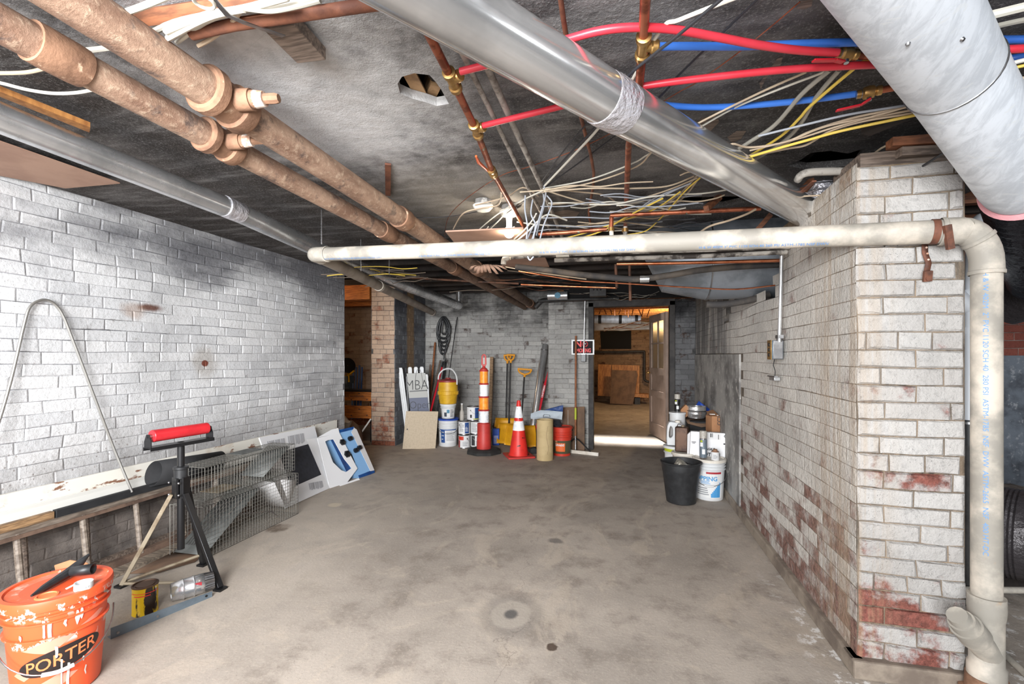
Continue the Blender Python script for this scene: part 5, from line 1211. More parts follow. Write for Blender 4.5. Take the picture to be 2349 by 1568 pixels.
mb = MB(); mb.lathe([(.05, zz), (.046, zz + .02), (.022, zz + .035), (.02, zz + .05)], None, 20); mb.ring([(-.02, zz + .05), (.02, zz + .05), (.036, zz + .08), (.032, zz + .19), (.014, zz + .215), (-.014, zz + .215), (-.032, zz + .19), (-.036, zz + .08)],
    [(-.008, zz + .075), (.008, zz + .075), (.013, zz + .09), (.012, zz + .18), (.006, zz + .195), (-.006, zz + .195), (-.012, zz + .18), (-.013, zz + .09)], .028, Matrix.Translation((0, -.014, 0))); obj('top_handle', mb, 'channel_red', t, bevel=.004)
# blue canister
p, rz = put(1138, 1020); t = thing('solvent_can', 'small blue rectangular can between the striped post and the shovels', 'can', p, rz - .15)
mb = MB(); mb.box((0, 0, .12), (.1, .065, .24)); obj('body', mb, 'can_blue', t, bevel=.006)
mb = MB(); mb.cyl((-.02, 0, .24), (-.02, 0, .262), .015, .015, 16); obj('cap', mb, 'black_plastic', t)
mb = MB()
for i in range(7): mb.bb((-.03, -.0335, .03 + i * .017), (.035, -.033, .036 + i * .017))
obj('print', mb, 'label_white', t)
# snow shovels
def shovel(pb, yb, ptop, wdt, hgt, grip, label, ribs=4, Yt=7.1, bend=.05, back=0):
    b = G(pb, yb); top = W(*ptop, Y=Yt)
    t = thing('snow_shovel', label, 'shovel', b, lean(b, top))
    L = (top - b).length; mb = MB(); vs = []; nx, nz = 16, 8
    for j in range(nz + 1):
        z = hgt * j / nz
        for i in range(nx + 1):
            x = wdt * (i / nx - .5) * (1 - .12 * (j / nz) ** 3)
            rib = .007 * abs(math.sin(PI * ribs * i / nx)) * math.sin(PI * min(1, j / nz * 1.3 + .1)) if ribs else 0
            y = -.09 * (1 - j / nz) ** 2 - .05 * (2 * abs(i / nx - .5)) ** 2.5 - rib - .02
            vs.append((x, y, z))
    fs = [(j * (nx + 1) + i, j * (nx + 1) + i + 1, (j + 1) * (nx + 1) + i + 1, (j + 1) * (nx + 1) + i) for j in range(nz) for i in range(nx)]
    mb.add(vs, fs); obj('blade', mb, 'shovel_yellow', t, solid=.006)
    mb = MB(); mb.tube([(0, -.02, hgt * .55), (0, .01, hgt * .9), (0, bend, hgt + .12), (0, bend * .3, hgt + .35), (0, 0, L - .13)], .0125, 12, smooth=4); obj('shaft', mb, 'black_iron', t)
    w_, h_ = grip; mb = MB()
    mb.tube([(0, 0, L - .14), (0, 0, L - .1), (-w_ * .35, 0, L - .07), (-w_ / 2, 0, L - .01 - h_ * .1)], [.016, .017, .013, .012], 10, smooth=3)
    mb.tube([(0, 0, L - .1), (w_ * .35, 0, L - .07), (w_ / 2, 0, L - .01 - h_ * .1)], [.017, .013, .012], 10, smooth=3)
    mb.cyl((-w_ / 2 - .008, 0, L - .012), (w_ / 2 + .008, 0, L - .012), .015, .015, 14); obj('grip', mb, 'grip_orange', t)
    return t
shovel(1160, 1014, (1164, 813), .36, .36, (.10, .1), 'snow shovel half hidden behind the striped post, left one of the pair with small grips', 4)
shovel(1166, 1018, (1172, 812), .34, .3, (.11, .1), 'snow shovel with small grip, right one of the pair', 3, 7.05)
shovel(1192, 1028, (1204, 845), .44, .33, (.2, .14), 'shorter snow shovel with wide grip standing behind the traffic cone', 4, 6.95)
# traffic cone
p, rz = put(1190, 1046); t = thing('traffic_cone', 'red traffic cone with two white reflective collars and scuffed base', 'traffic cone', p, rz + .25)
mb = MB(); mb.box((0, 0, .012), (.35, .35, .024)); obj('base', mb, 'channel_red', t, bevel=.008)
R = lambda z: .125 - (z - .02) * .147
mb = MB(); mb.lathe([(R(.02) + .01, .02), (R(.05), .05), (R(.60), .60), (R(.70), .70), (R(.725) - .002, .722), (R(.72) - .012, .722)], None, 36); obj('cone_body', mb, 'cone_red', t)
for z0_, z1_, lb_ in ((.34, .46, 'lower white collar'), (.5, .645, 'upper white collar')):
    mb = MB(); mb.patch(R(z0_), R(z1_), -PI, PI, z0_, z1_, .0015, 32); lab(obj('reflective_collar', mb, 'refl_white', t), lb_)
# stove pipe, red level, black block
a = G(1222, 1022); a = W(1222, 985, Y=6.62); bt = W(1250, 790, Y=6.98); base = a + (a - bt) * (a.z / (bt.z - a.z)); base.z = 0
t = thing('stove_pipe', 'tall shiny metal flue pipe leaning on the back wall right of the shovels', 'pipe', base, lean(base, bt))
L = (bt - base).length; mb = MB(); mb.lathe([(.05, 0), (.0515, .02), (.0515, L - .07), (.047, L - .065), (.047, L), (.045, L), (.045, L - .1)], None, 36, True, False); obj('pipe_wall', mb, 'galv_chrome', t)
mb = MB()
for k in range(2): mb.lathe([(.052, L - .1 + k * .012), (.054, L - .096 + k * .012), (.052, L - .092 + k * .012)], None, 36, False, False)
obj('crimped_bead', mb, 'steel', t)
a = W(1236, 943, Y=6.7); bt = W(1257, 850, Y=6.98); base = a + (a - bt) * (a.z / (bt.z - a.z)); base.z = 0
t = thing('pry_bar', 'red tapered bar with white CRAFTSMAN lettering leaning beside the flue pipe', 'tool', base, lean(base, bt)); L = (bt - base).length
mb = MB(); mb.prism([(-.022, 0), (.022, 0), (.02, L * .8), (.002, L), (-.018, L * .8)], .02); obj('bar', mb, 'tool_red', t, bevel=.003)
text('CRAFTSMAN', .034, lambda x, y: Vector((-y, -.0012, L * .72 + x)), 'label_white', t, bold=.001)
p, rz = put(1226, 1040); mb = MB(); mb.prism([(-.07, 0), (.05, 0), (.06, .05), (.0, .075), (-.06, .06)], .12, Matrix.Translation(p) @ Matrix.Rotation(rz, 4, 'Z')); tag(obj('rubber_block', mb, 'rubber', bevel=.01), 'dark rubber block on the floor between cone and cardboard tube', 'block')
# cardboard forming tube
p, rz = put(1250, 1053); t = thing('forming_tube', 'tan cardboard concrete tube standing on the floor left of the squeegee', 'tube', p, rz)
mb = MB(); mb.lathe([(.104, 0), (.104, .5), (.097, .5), (.097, .02), (.001, .02)], None, 40, True, False); obj('tube_wall', mb, 'tube_card', t)
mb = MB(); P = [(.03 + .012 * math.sin(k), -.1035 * math.cos((.03 + .012 * math.sin(k)) / .104) - .0008, .08 + k * .05) for k in range(8)]; mb.tube(P, .0015, 5); lab(obj('crease', mb, 'cardboard_dark', t), 'dark crease down the front')
# red and olive bucket with bag on top
p, rz = put(1284, 1044); t, R = bucket('plastic_bucket', 'red topped olive bucket with orange Shield label behind the cardboard tube', 'bucket', p + Vector((.02, .06, 0)), rz, .36, .13, .112, 'bucket_green', 'bucket_red', hoops=0)
mb = MB(); Rr = lambda z: R(z) + .002; prof = [(Rr(.2), .2)]
for k in range(3): prof += [(Rr(.24 + .03 * k), .235 + .03 * k), (Rr(.24 + .03 * k) + .01, .24 + .03 * k), (Rr(.24 + .03 * k) + .01, .246 + .03 * k), (Rr(.25 + .03 * k), .25 + .03 * k)]
prof += [(Rr(.35), .35)]; mb.lathe(prof, None, 36, False, False); obj('upper_wall', mb, 'bucket_red', t)
labelp(t, R, .06, .17, -.75, .35, 'label_orange'); text('Shield', .05, round_(.119, .145, -.25, .002), 'label_white', t, bold=.001); labelp(t, R, .0, .03, -1.2, 1.2, 'bucket_red'); labelp(t, R, .175, .205, -.8, -.5, 'cardboard', .0015); clean(t)
O = (0, 6.3, .5)
def crumple(name, px, Y, th, m, label, cat, seed, amp=.02, parent=None):
    """soft bag: filled outline subdivided and pushed about"""
    rn = random.Random(seed); vs = [W(x, y, Y=Y) for x, y in px]; c = sum(vs, Vector()) / len(vs)
    n = len(vs); mb = MB(); V = []; F_ = []
    rings = 4
    for side in (-1, 1):
        for r in range(rings):
            k = 1 - r / rings
            for v in vs:
                q = c.lerp(v, k) + Vector((rn.uniform(-amp, amp) * .3, side * th * math.sqrt(1 - k * k * .98) + rn.uniform(-amp, amp), rn.uniform(-amp, amp) * .3)); V.append(q if r else c.lerp(v, 1) + Vector((0, side * .003, 0)))
        V.append(c + Vector((0, side * th, 0)))
    S = rings * n + 1
    for s in range(2):
        for r in range(rings - 1):
            for i in range(n): F_.append([s * S + r * n + i, s * S + r * n + (i + 1) % n, s * S + (r + 1) * n + (i + 1) % n, s * S + (r + 1) * n + i])
        for i in range(n): F_.append([s * S + (rings - 1) * n + i, s * S + (rings - 1) * n + (i + 1) % n, s * S + S - 1])
    for i in range(n): F_.append([i, (i + 1) % n, S + (i + 1) % n, S + i])
    mb.add(V, F_); o = obj(name, mb, m, parent, world=parent is not None, ang=60)
    if parent is None: tag(o, label, cat)
    return o
t = thing('plastic_bag', 'grey and blue crumpled bag draped over the red topped bucket', 'bag', W(1255, 964, Y=6.2))
crumple('grey_side', [(1217, 955), (1218, 948), (1240, 940), (1262, 941), (1291, 944), (1289, 962), (1262, 959), (1240, 961), (1218, 960)], 6.14, .03, 'bag_grey', '', '', 3, .01, t)
crumple('blue_side', [(1240, 942), (1262, 936), (1285, 930), (1292, 929), (1291, 944), (1262, 942)], 6.2, .02, 'bag_blue', '', '', 4, .008, t)
mb = MB(); mb.tube([W(x, y, Y=6.095) for x, y in [(1246, 954), (1248, 950), (1260, 951), (1262, 956), (1247, 957), (1246, 954)]], .0025, 6); obj('cut_handle', mb, 'steel', t, world=True)
crumple('plastic_bag', [(1246, 964), (1262, 962), (1284, 963), (1288, 975), (1290, 984), (1272, 984), (1255, 975)], 6.2, .07, 'panel_navy', 'dark glossy bag in the red topped bucket below the grey one', 'bag', 9, .02)
# flattened cardboard and squeegee
slab('flattened_carton', 'cardboard_dark', [(1292, 934), (1341, 932), (1341, 1036), (1286, 1038)], (0, 6.42, .3), (0, 1, -.1), .02, 'flattened brown carton leaning at the left jamb of the doorway', 'carton')
mb = MB()
for x0 in (1303, 1322):
    a = W(x0, 940, Y=6.44); b = W(x0, 1030, Y=6.37); mb.beam(a, b, .004, .003, (0, 1, 0))
tag(obj('carton_tape', mb, 'clear_bag'), 'shiny tape strips on the flattened brown carton', 'tape')
p0 = G(1333, 1041); hd = (G(1373, 1047) - G(1293, 1038)).normalized(); L = (G(1373, 1047) - G(1293, 1038)).length
t = thing('floor_squeegee', 'floor squeegee with pale wide head and reddish wooden handle at the doorway', 'squeegee', p0)
mb = MB(); a, b = G(1293, 1037), G(1373, 1046); mb.beam(a + Vector((0, 0, .025)), b + Vector((0, 0, .025)), .03, .045); obj('head', mb, 'white_dusty', t, world=True, bevel=.004)
j = W(1320, 1032, Y=(a.lerp(b, .35)).y + .02); top = W(1321, 770, Y=6.55)
mid = j.lerp(top, .12)
mb = MB(); mb.tube([mid, top], .013, 14); obj('handle', mb, 'handle_wood', t, world=True)
mb = MB(); mb.tube([a.lerp(b, .35) + Vector((0, .0, .05)), mid], .012, 12); obj('ferrule', mb, 'steel', t, world=True)
mb = MB(); mb.tube([j.lerp(top, .26), j.lerp(top, .36)], .0145, 14); lab(obj('sticker', mb, 'lime', t, world=True), 'yellow paper sticker on the handle')
k = j.lerp(top, .1)
for e in (a.lerp(b, .03), a.lerp(b, .78)):
    mb = MB(); mb.tube([k, k.lerp(e, .3) + Vector((0, -.0, .03)), e + Vector((0, 0, .045))], .009, 8, smooth=4); obj('brace', mb, 'black_paint', t, world=True)
# NO SMOKING sign, conduit and box
c = W(1337, 796, Y=6.562); t = thing('no_smoking_sign', 'black NO SMOKING sign with red letters and white border left of the doorway', 'sign', c)
w_, h_ = W(1363, 796, Y=6.562).x - W(1311, 796, Y=6.562).x, .205
mb = MB(); mb.box((0, .004, 0), (w_, .006, h_)); obj('plate', mb, 'white_plastic', t); mb = MB(); mb.box((0, .001, 0), (w_ - .04, .004, h_ - .035)); obj('black_field', mb, 'sign_black', t)
text('N', .115, flat(-.06, .04, -.0018), 'sign_red', t, bold=.004); text('SMOKING', .075, flat(-.0, -.048, -.0018), 'sign_red', t, bold=.003, sx=.66)
mb = MB(); P = [(.03 + .036 * math.cos(a), -.002, .042 + .036 * math.sin(a)) for a in [q * PI / 10 for q in range(20)]]; mb.tube(P, .004, 6, closed=True); mb.beam((.005, -.002, .065), (.055, -.002, .018), .006, .004); obj('ban_ring', mb, 'sign_red', t)
mb = MB(); mb.tube([(.01, -.002, .03), (.025, -.002, .05), (.045, -.002, .05)], .006, 6); obj('cigarette', mb, 'white_plastic', t)
t = thing('conduit_drop', 'thin metal conduit ending in a black box in front of the sign', 'conduit', W(1340, 812, Y=6.55))
mb = MB(); mb.tube([W(1342, 690, Y=6.53), W(1339, 812, Y=6.53)], .0085, 10); obj('conduit', mb, 'steel', t, world=True)
mb = MB(); mb.box(W(1338.5, 820, Y=6.53), (.065, .045, .11)); lab(obj('switch_box', mb, 'black_paint', t, world=True, bevel=.004), 'black box')
mb = MB(); mb.box(W(1338.5, 813, Y=6.53) + Vector((0, 0, .01)), (.06, .05, .008)); obj('lid', mb, 'galv_shiny', t, world=True)
# door leaf standing open into the far room
hp = Vector((.63, 7.32, 0)); fp = Vector((.44, 8.13, 0)); dv = (fp - hp).normalized(); W_ = (fp - hp).length; DHt = 1.93
M = Matrix((dv, Vector((-dv.y, dv.x, 0)), Vector((0, 0, 1)))).transposed().to_4x4(); M.translation = hp + Vector((0, 0, .02))
def door():
    t = thing('door_1', 'open half glazed panelled door leaf', 'door', hp); del t['label']; del t['category']; t['kind'] = 'structure'
    mb = MB(); th = .02
    st = .1
    mb.bb((0, -th, 0), (st, th, DHt), M); mb.bb((W_ - st, -th, 0), (W_, th, DHt), M)
    for z0_, z1_ in ((0, .2), (.62, .72), (.98, 1.08), (DHt - .11, DHt)): mb.bb((st, -th, z0_), (W_ - st, th, z1_), M)
    obj('leaf_frame', mb, 'door_paint', t, world=True, smooth=False)
    mb = MB()
    for z0_, z1_ in ((.2, .62), (.72, .98)): mb.bb((st, -.007, z0_), (W_ - st, .007, z1_), M)
    obj('panel', mb, 'door_paint', t, world=True, smooth=False)
    mb = MB(); mb.bb((W_ / 2 - .012, -.014, 1.08), (W_ / 2 + .012, .014, DHt - .11), M); mb.bb((st, -.014, 1.46), (W_ - st, .014, 1.484), M); obj('glazing_bar', mb, 'door_paint', t, world=True, smooth=False)
    mb = MB(); mb.bb((st, -.003, 1.08), (W_ - st, .003, DHt - .11), M); obj('glass', mb, 'glass_pane', t, world=True, smooth=False)
    mb = MB(); mb.sphere((W_ - .05, .055, 1.0), .025, M=M); mb.add([M @ Vector(q) for q in []], []) ; mb.cyl(M @ Vector((W_ - .05, .02, 1.0)), M @ Vector((W_ - .05, .05, 1.0)), .01, .01, 10); obj('door_handle', mb, 'brass', t, world=True)
    mb = MB(); mb.bb((W_ + .0005, -.02, .66), (W_ + .004, .02, .96), M); obj('worn_edge', mb, 'door_edge', t, world=True)
door()
# far room: plywood sheets, leaning hardboard, dark opening, pipe
FY = 13.4
def far(name, m, px, Y, th, label, cat): return slab(name, m, px, (0, Y, 1), (0, 1, 0), th, label, cat)
o = slab('window_1', 'door_dark', [(1377, 756), (1448, 755), (1448, 800), (1379, 800)], (0, 13.58, 1), (0, 1, 0), .03, '', '', False); o['kind'] = 'structure'
far('plywood_sheet', 'plywood', [(1372, 835), (1404, 836), (1403, 909), (1371, 907)], 13.1, .03, 'orange plywood sheet standing at the left of the far room', 'plywood')
far('plywood_sheet', 'plywood', [(1404, 836), (1467, 838), (1466, 905), (1403, 905)], 13.05, .03, 'wide orange plywood sheet in the middle of the far room', 'plywood')
far('leaning_board', 'cardboard_dark', [(1404, 848), (1460, 850), (1463, 860), (1452, 928), (1399, 925)], 12.7, .02, 'brown panel leaning on the wide plywood sheet in the far room', 'panel')
far('wooden_plank', 'plywood', [(1448, 902), (1488, 904), (1488, 912), (1448, 910)], 12.9, .3, 'low plank on blocks right of the brown panel in the far room', 'plank')
mb = MB(); mb.bb(W(1456, 912, Y=12.95), W(1468, 927, Y=13.2)); tag(obj('support_block', mb, 'black_iron', smooth=False), 'dark block under the low plank in the far room', 'block')
cross('iron_pipe', [(1362, 807), (1420, 807), (1472, 806), (1478, 812), (1478, 860), (1480, 872), (1490, 876)], .035, 'black_iron', 'dark bent pipe on the far wall of the far room', 13.4, 'pipe', 3)
# side room: orange trestles, work light, folded blue steel, bag
b0 = W(816, 1000, Y=6.5); b0.z = 0
t = thing('workbench', 'orange wooden workbench frame with two plank rails in the side room', 'workbench', b0)
xa, xb = W(772, 900, Y=6.35).x, W(854, 900, Y=6.35).x
def rail(y0, y1): mb = MB(); z1_ = W(816, y0, Y=6.35).z; z0_ = W(816, y1, Y=6.35).z; mb.bb((xa, 6.33, z0_), (xb, 6.37, z1_)); return mb
r1 = rail(898, 918); o = obj('upper_rail', r1, 'orange_wood', t, world=True, smooth=False); r2 = rail(930, 958); o2 = obj('lower_rail', r2, 'orange_wood', t, world=True, smooth=False)
text('DU2 workbench', .05, lambda x, y: Vector((xa + .3 + x, 6.328, W(816, 908, Y=6.35).z + y)), 'ink_dark', o, world=True)
for yy, parent in ((908, o), (944, o2)):
    for k in range(4):
        q = W(788 + k * 18, yy + (8 if k % 2 else -6), Y=6.328); mb = MB(); mb.cyl(q, q + Vector((0, -.004, 0)), .009, .009, 10); obj('bolt', mb, 'ink_dark', parent, world=True)
mb = MB(); z_ = W(816, 897, Y=6.35).z; mb.bb((xa, 6.3, z_), (xb, 6.6, z_ + .02)); obj('top', mb, 'black_paint', t, world=True)
for x_ in (xa + .03, xb - .03):
    mb = MB(); mb.beam((x_, 6.4, 0), (x_, 6.4, z_), .04, .04); obj('leg', mb, 'black_paint', t, world=True)
t = thing('work_light', 'yellow and black work light standing on the bench in the side room', 'lamp', W(797, 893, Y=6.6))
c = W(797, 838, Y=6.6); mb = MB(); q = Vector((.6, -.5, .25)).normalized(); Mq = q.to_track_quat('Z', 'Y').to_matrix().to_4x4(); Mq.translation = c
mb.lathe([(.05, -.1), (.09, -.06), (.11, 0), (.10, .01)], Mq, 24); obj('housing', mb, 'yellow_tool', t, world=True); mb = MB(); mb.lathe([(.12, .0), (.125, .012), (.1, .018), (.001, .018)], Mq, 24, True, False); obj('lens', mb, 'black_paint', t, world=True)
mb = MB(); mb.tube([W(x, y, Y=6.6) for x, y in [(780, 850), (790, 862), (802, 858), (812, 850)]], .014, 8, smooth=2); mb.tube([c, W(800, 876, Y=6.6)], .02, 8); obj('bracket', mb, 'yellow_tool', t, world=True)
mb = MB(); mb.bb(W(782, 862, Y=6.55), W(812, 878, Y=6.75)); mb.bb(W(786, 878, Y=6.6), W(808, 896, Y=6.7)); obj('stand', mb, 'steel_blue', t, world=True, smooth=False)
t = thing('folded_stand', 'blue folded steel stand leaning behind the workbench in the side room', 'stand', W(816, 950, Y=6.9))
for i, x in enumerate((810, 816, 823, 829)):
    mb = MB(); mb.tube([W(x - 3, 960, Y=6.8), W(x + 1.5, 838 + i % 2 * 4, Y=7.2)], .016, 6); obj('leg', mb, 'blue_steel', t, world=True)
mb = MB(); mb.tube([W(782, 893, Y=6.5), W(783, 882, Y=6.5)], [.012, .01], 8); tag(obj('screwdriver_handle', mb, 'orange_handle'), 'orange tool handle on the bench edge in the side room', 'tool')
crumple('plastic_bag', [(781, 960), (788, 951), (795, 962), (803, 966), (800, 985), (790, 1000), (780, 996)], 5.9, .08, 'clear_bag', 'clear crumpled plastic bag behind the end of the left wall', 'bag', 5, .03)
crumple('burlap_sack', [(796, 968), (806, 962), (818, 972), (828, 990), (832, 1012), (812, 1016), (798, 1002)], 6.1, .1, 'cardboard_dark', 'brown sack on the floor of the side room behind the toy box', 'sack', 6, .02)
mb = MB(); mb.tube([W(826, 996, Y=6.15), W(851, 960, Y=6.25)], .012, 10); tag(obj('white_stick', mb, 'white_paint'), 'white stick leaning under the orange workbench', 'stick')
t = thing('wall_lamp', 'small dark lamp with a wire on the side room wall', 'lamp', W(832, 692, Y=7.8)); mb = MB(); mb.sphere(W(832, 692, Y=7.8), .07, (1, .8, .8)); obj('head', mb, 'black_iron', t, world=True)
mb = MB(); mb.tube([W(x, y, Y=7.8) for x, y in [(794, 676), (806, 692), (822, 698), (840, 697)]], .007, 6, smooth=3); obj('wire', mb, 'cable_beige', t, world=True)
# ================================================================ left wall things
XW = XL + .012
def at_wall(px, py, X): return W(px, py, X=X)
# ladder lying on its edge against the wall
Y0, Y1 = .95, 3.75
t = thing('wooden_ladder', 'long worn ladder lying on its side along the left wall', 'ladder', (-3.02, 2.3, 0))
zt = .385
for i, (x, z, w_, m, lb_) in enumerate([(-3.0, .03, .035, 'brown_iron', ''), (-3.06, zt, .035, 'ladder_wood', '')]):
    mb = MB(); mb.beam((x, Y0, z), (x, Y1, z), w_, .055 if i == 0 else .028); obj('rail', mb, 'ladder_wood' if i else 'rail_brown', t, world=True, smooth=False)
mb = MB(); mb.beam((-3.035, Y0, zt - .02), (-3.035, Y1, zt - .02), .01, .02); lab(obj('rail', mb, 'rail_brown', t, world=True, smooth=False), 'rusty edge of the upper rail')
for k in range(9):
    yy = 1.16 + k * .305
    mb = MB(); mb.tube([(-2.995, yy, .04), (-3.055, yy + .01, zt - .01)], .0165, 10); obj('rung', mb, 'ladder_wood', t, world=True)
# second ladder section close behind
t = thing('wooden_ladder', 'second ladder section between the worn ladder and the brick wall', 'ladder', (-3.1, 2.3, 0))
for x, z in ((-3.10, .03), (-3.12, .36)):
    mb = MB(); mb.beam((x, Y0, z), (x, 3.5, z), .03, .05); obj('rail', mb, 'old_wood', t, world=True, smooth=False)
for k in range(8):
    yy = 1.25 + k * .3; mb = MB(); mb.tube([(-3.10, yy, .04), (-3.12, yy, .35)], .014, 8); obj('rung', mb, 'old_wood', t, world=True)
# boards on the ladder
mb = MB(); mb.bb((-3.185, .8, .38), (-3.165, 4.75, .57)); tag(obj('trim_board', mb, 'chipped_white', smooth=False, bevel=.002), 'wide white board with peeling paint standing on edge against the left wall', 'board')
mb = MB()
prof = [(0, 0), (.05, 0), (.05, .02), (.032, .03), (.024, .05), (.01, .062), (.01, .085), (0, .085)]
M = Matrix(((-1, 0, 0), (0, 1, 0), (0, 0, 1))).to_4x4(); M.translation = (-3.09, .8, .402)
mb.prism([(-x, z) for x, z in prof], 2.95, Matrix.Translation((-3.145, .8, .402)) @ Matrix.Diagonal((-1, 1, 1, 1))); tag(obj('crown_moulding', mb, 'white_paint', bevel=.002), 'long clean white moulding lying on the ladder below the peeling board', 'moulding')
a = W(172, 1166, X=-3.07); b = W(345, 1112, X=-3.07)
mb = MB(); mb.beam((-3.075, 1.96, .42), (-3.075, 2.95, .42), .03, .045); tag(obj('black_strip', mb, 'black_matte', bevel=.003), 'black strip lying on the ladder in front of the white moulding', 'strip')
mb = MB(); mb.beam((-3.075, 1.68, .42), (-3.075, 1.95, .42), .03, .04); tag(obj('wooden_offcut', mb, 'raw_wood', smooth=False), 'short bare wood offcut on the ladder touching the black strip', 'offcut')
# black oval tube
a = W(352, 1086, X=-3.03); b = W(488, 1062, X=-3.03)
d = (b - a).normalized(); t = thing('downspout_tube', 'flattened black plastic tube lying on the ladder behind the roller stand', 'tube', (a.x, a.y, a.z - .06))
def oval(p0, p1, ra, rb, tilt, n=32, cut=.0):
    d = (p1 - p0).normalized(); s_ = d.cross(Vector((0, 0, 1))).normalized(); u_ = s_.cross(d)
    A = s_ * math.cos(tilt) + u_ * math.sin(tilt); B = -s_ * math.sin(tilt) + u_ * math.cos(tilt)
    vs = []
    for p, sg in ((p0, 1), (p1, -1)):
        for k in range(n):
            an = 2 * PI * k / n; o_ = A * math.cos(an) * ra + B * math.sin(an) * rb
            vs.append(p + o_ + d * (-cut * math.cos(an) * sg))
    return vs, [(k, (k + 1) % n, n + (k + 1) % n, n + k) for k in range(n)]
vs, fs = oval(a, b + d * .05, .09, .062, math.radians(60), cut=0); mb = MB(); mb.add(vs, fs); obj('tube_wall', mb, 'black_matte', t, world=True, solid=.004)
# bent rod
P = [W(x, y, X=X) for x, y, X in [(-20, 1010, -3.12), (0, 958, -3.13), (28, 860, -3.15), (55, 745, -3.165), (68, 705, -3.17), (88, 690, -3.172), (108, 688, -3.172), (128, 700, -3.17), (145, 725, -3.165), (165, 775, -3.16), (222, 925, -3.14), (262, 1030, -3.12), (303, 1128, -3.06)]]
mb = MB(); mb.tube(P, .0075, 10, smooth=5); tag(obj('bent_rod', mb, 'zinc_rod'), 'thin metal rod bent into a tall arch leaning on the left wall', 'rod')
mb = MB(); rn = random.Random(3)
for (n_, y0_, y1_, x0_, x1_) in [(0, 1.75, 2.3, -2.98, -2.78)]:
    mb.beam((-2.93, 1.6, .012), (-2.93, 3.2, .012), .09, .02)
tag(obj('old_plank', mb, 'grey_wood', smooth=False), 'old flat plank on the floor at the foot of the ladder', 'plank')
P = [(-2.86, 2.2), (-2.7, 2.25), (-2.62, 2.42), (-2.7, 2.6), (-2.8, 2.62), (-2.88, 2.5)]
mb = MB(); mb.add([(x, y, .004 + .004 * (i % 2)) for i, (x, y) in enumerate(P)] , [tuple(range(6))]); tag(obj('carton_scrap', mb, 'cardboard_dark', solid=.004), 'brown cardboard scrap on the floor behind the roller stand', 'scrap')

# roller stand
F1, F2, F3 = G(505, 1352), G(279, 1345), G(466, 1296)
pc = W(415, 1100, T=2.78); top = W(413, 1012, T=2.78); cen = Vector((pc.x, pc.y, 0))
t = thing('roller_stand', 'black tripod roller stand with a red roller beside the left wall', 'stand', cen)
zr = W(415, 990, T=2.78).z
ax = (W(484, 978, T=2.93) - W(358, 993, T=2.63)); ax.z = 0; L = ax.length; ax.normalize(); c = Vector((cen.x, cen.y, zr))
mb = MB(); mb.tube([(cen.x, cen.y, .16), (cen.x, cen.y, zr - .06)], .019, 16); obj('pole', mb, 'black_paint', t, world=True)
zc = W(412, 1095, T=2.78).z
mb = MB(); mb.lathe([(.03, -.035), (.036, -.03), (.036, .02), (.04, .024), (.04, .036), (.02, .04)], Matrix.Translation((cen.x, cen.y, zc + .03)), 18); obj('clamp_collar', mb, 'black_plastic', t, world=True)
br = MB()
for a_ in (0.2, 2.3, 4.4):
    br.box((cen.x + .03 * math.cos(a_), cen.y + .03 * math.sin(a_), zc - .055), (.012, .055, .12), None, a_)
lb_ = obj('bracket', br, 'black_paint', t, world=True)
for i in range(4):
    q = Vector((cen.x, cen.y, zc - .02 - .07 * (i // 2))) + Vector((.035 * (-1 if i % 2 else 1), -.045, 0)); mb = MB(); mb.sphere(q, .007, n=10); obj('rivet', mb, 'steel', lb_, world=True)
for Fp, m, l_ in ((F1, 'black_paint', 'front leg'), (F2, 'tan_leg', 'dusty tan leg at the left'), (F3, 'black_paint', 'rear leg')):
    s_ = Vector((cen.x, cen.y, zc - .09)) + (Fp - cen).normalized() * .045
    e_ = Fp + Vector((0, 0, .012)); mb = MB(); mb.beam(s_, e_, .032, .022); lab(obj('leg', mb, m, t, world=True, bevel=.003), l_); mb = MB(); mb.box(Fp + Vector((0, 0, .006)), (.05, .05, .012)); obj('foot', mb, 'black_paint', t, world=True)
mb = MB(); mb.tube([F2 + Vector((0, 0, .02)), F3 + Vector((0, 0, .07))], .009, 8); obj('floor_brace', mb, 'tan_leg', t, world=True)
mb = MB(); mb.tube([F2 + Vector((.02, 0, .02)), F1 + Vector((-.05, .02, .03))], .009, 8); obj('floor_brace', mb, 'tan_leg', t, world=True)
rot = math.atan2(ax.y, ax.x); M = Matrix.Translation((c.x, c.y, zr)) @ Matrix.Rotation(rot, 4, 'Z')
mb = MB(); mb.box((0, 0, -.062), (L + .05, .06, .004), M); mb.box((0, -.03, -.07), (L + .05, .004, .02), M); mb.box((0, .03, -.07), (L + .05, .004, .02), M); obj('top_channel', mb, 'black_paint', t, world=True)
for s in (-1, 1):
    mb = MB(); mb.prism([(-.03, -.065), (.03, -.065), (.03, -.03), (.01, .012), (-.01, .012), (-.03, -.03)], .004, M @ Matrix.Translation((s * (L / 2 + .018), 0, 0)) @ Matrix.Rotation(PI / 2, 4, 'Z')); obj('end_bracket', mb, 'black_paint', t, world=True)
mb = MB(); mb.cyl(M @ Vector((-L / 2, 0, 0)), M @ Vector((L / 2, 0, 0)), .034, .034, 28); lab(obj('roller', mb, 'red_roller', t, world=True, bevel=.004), 'red roller'); mb = MB(); mb.cyl(M @ Vector((-L / 2 - .022, 0, 0)), M @ Vector((L / 2 + .022, 0, 0)), .012, .012, 12); obj('axle', mb, 'steel', t, world=True)

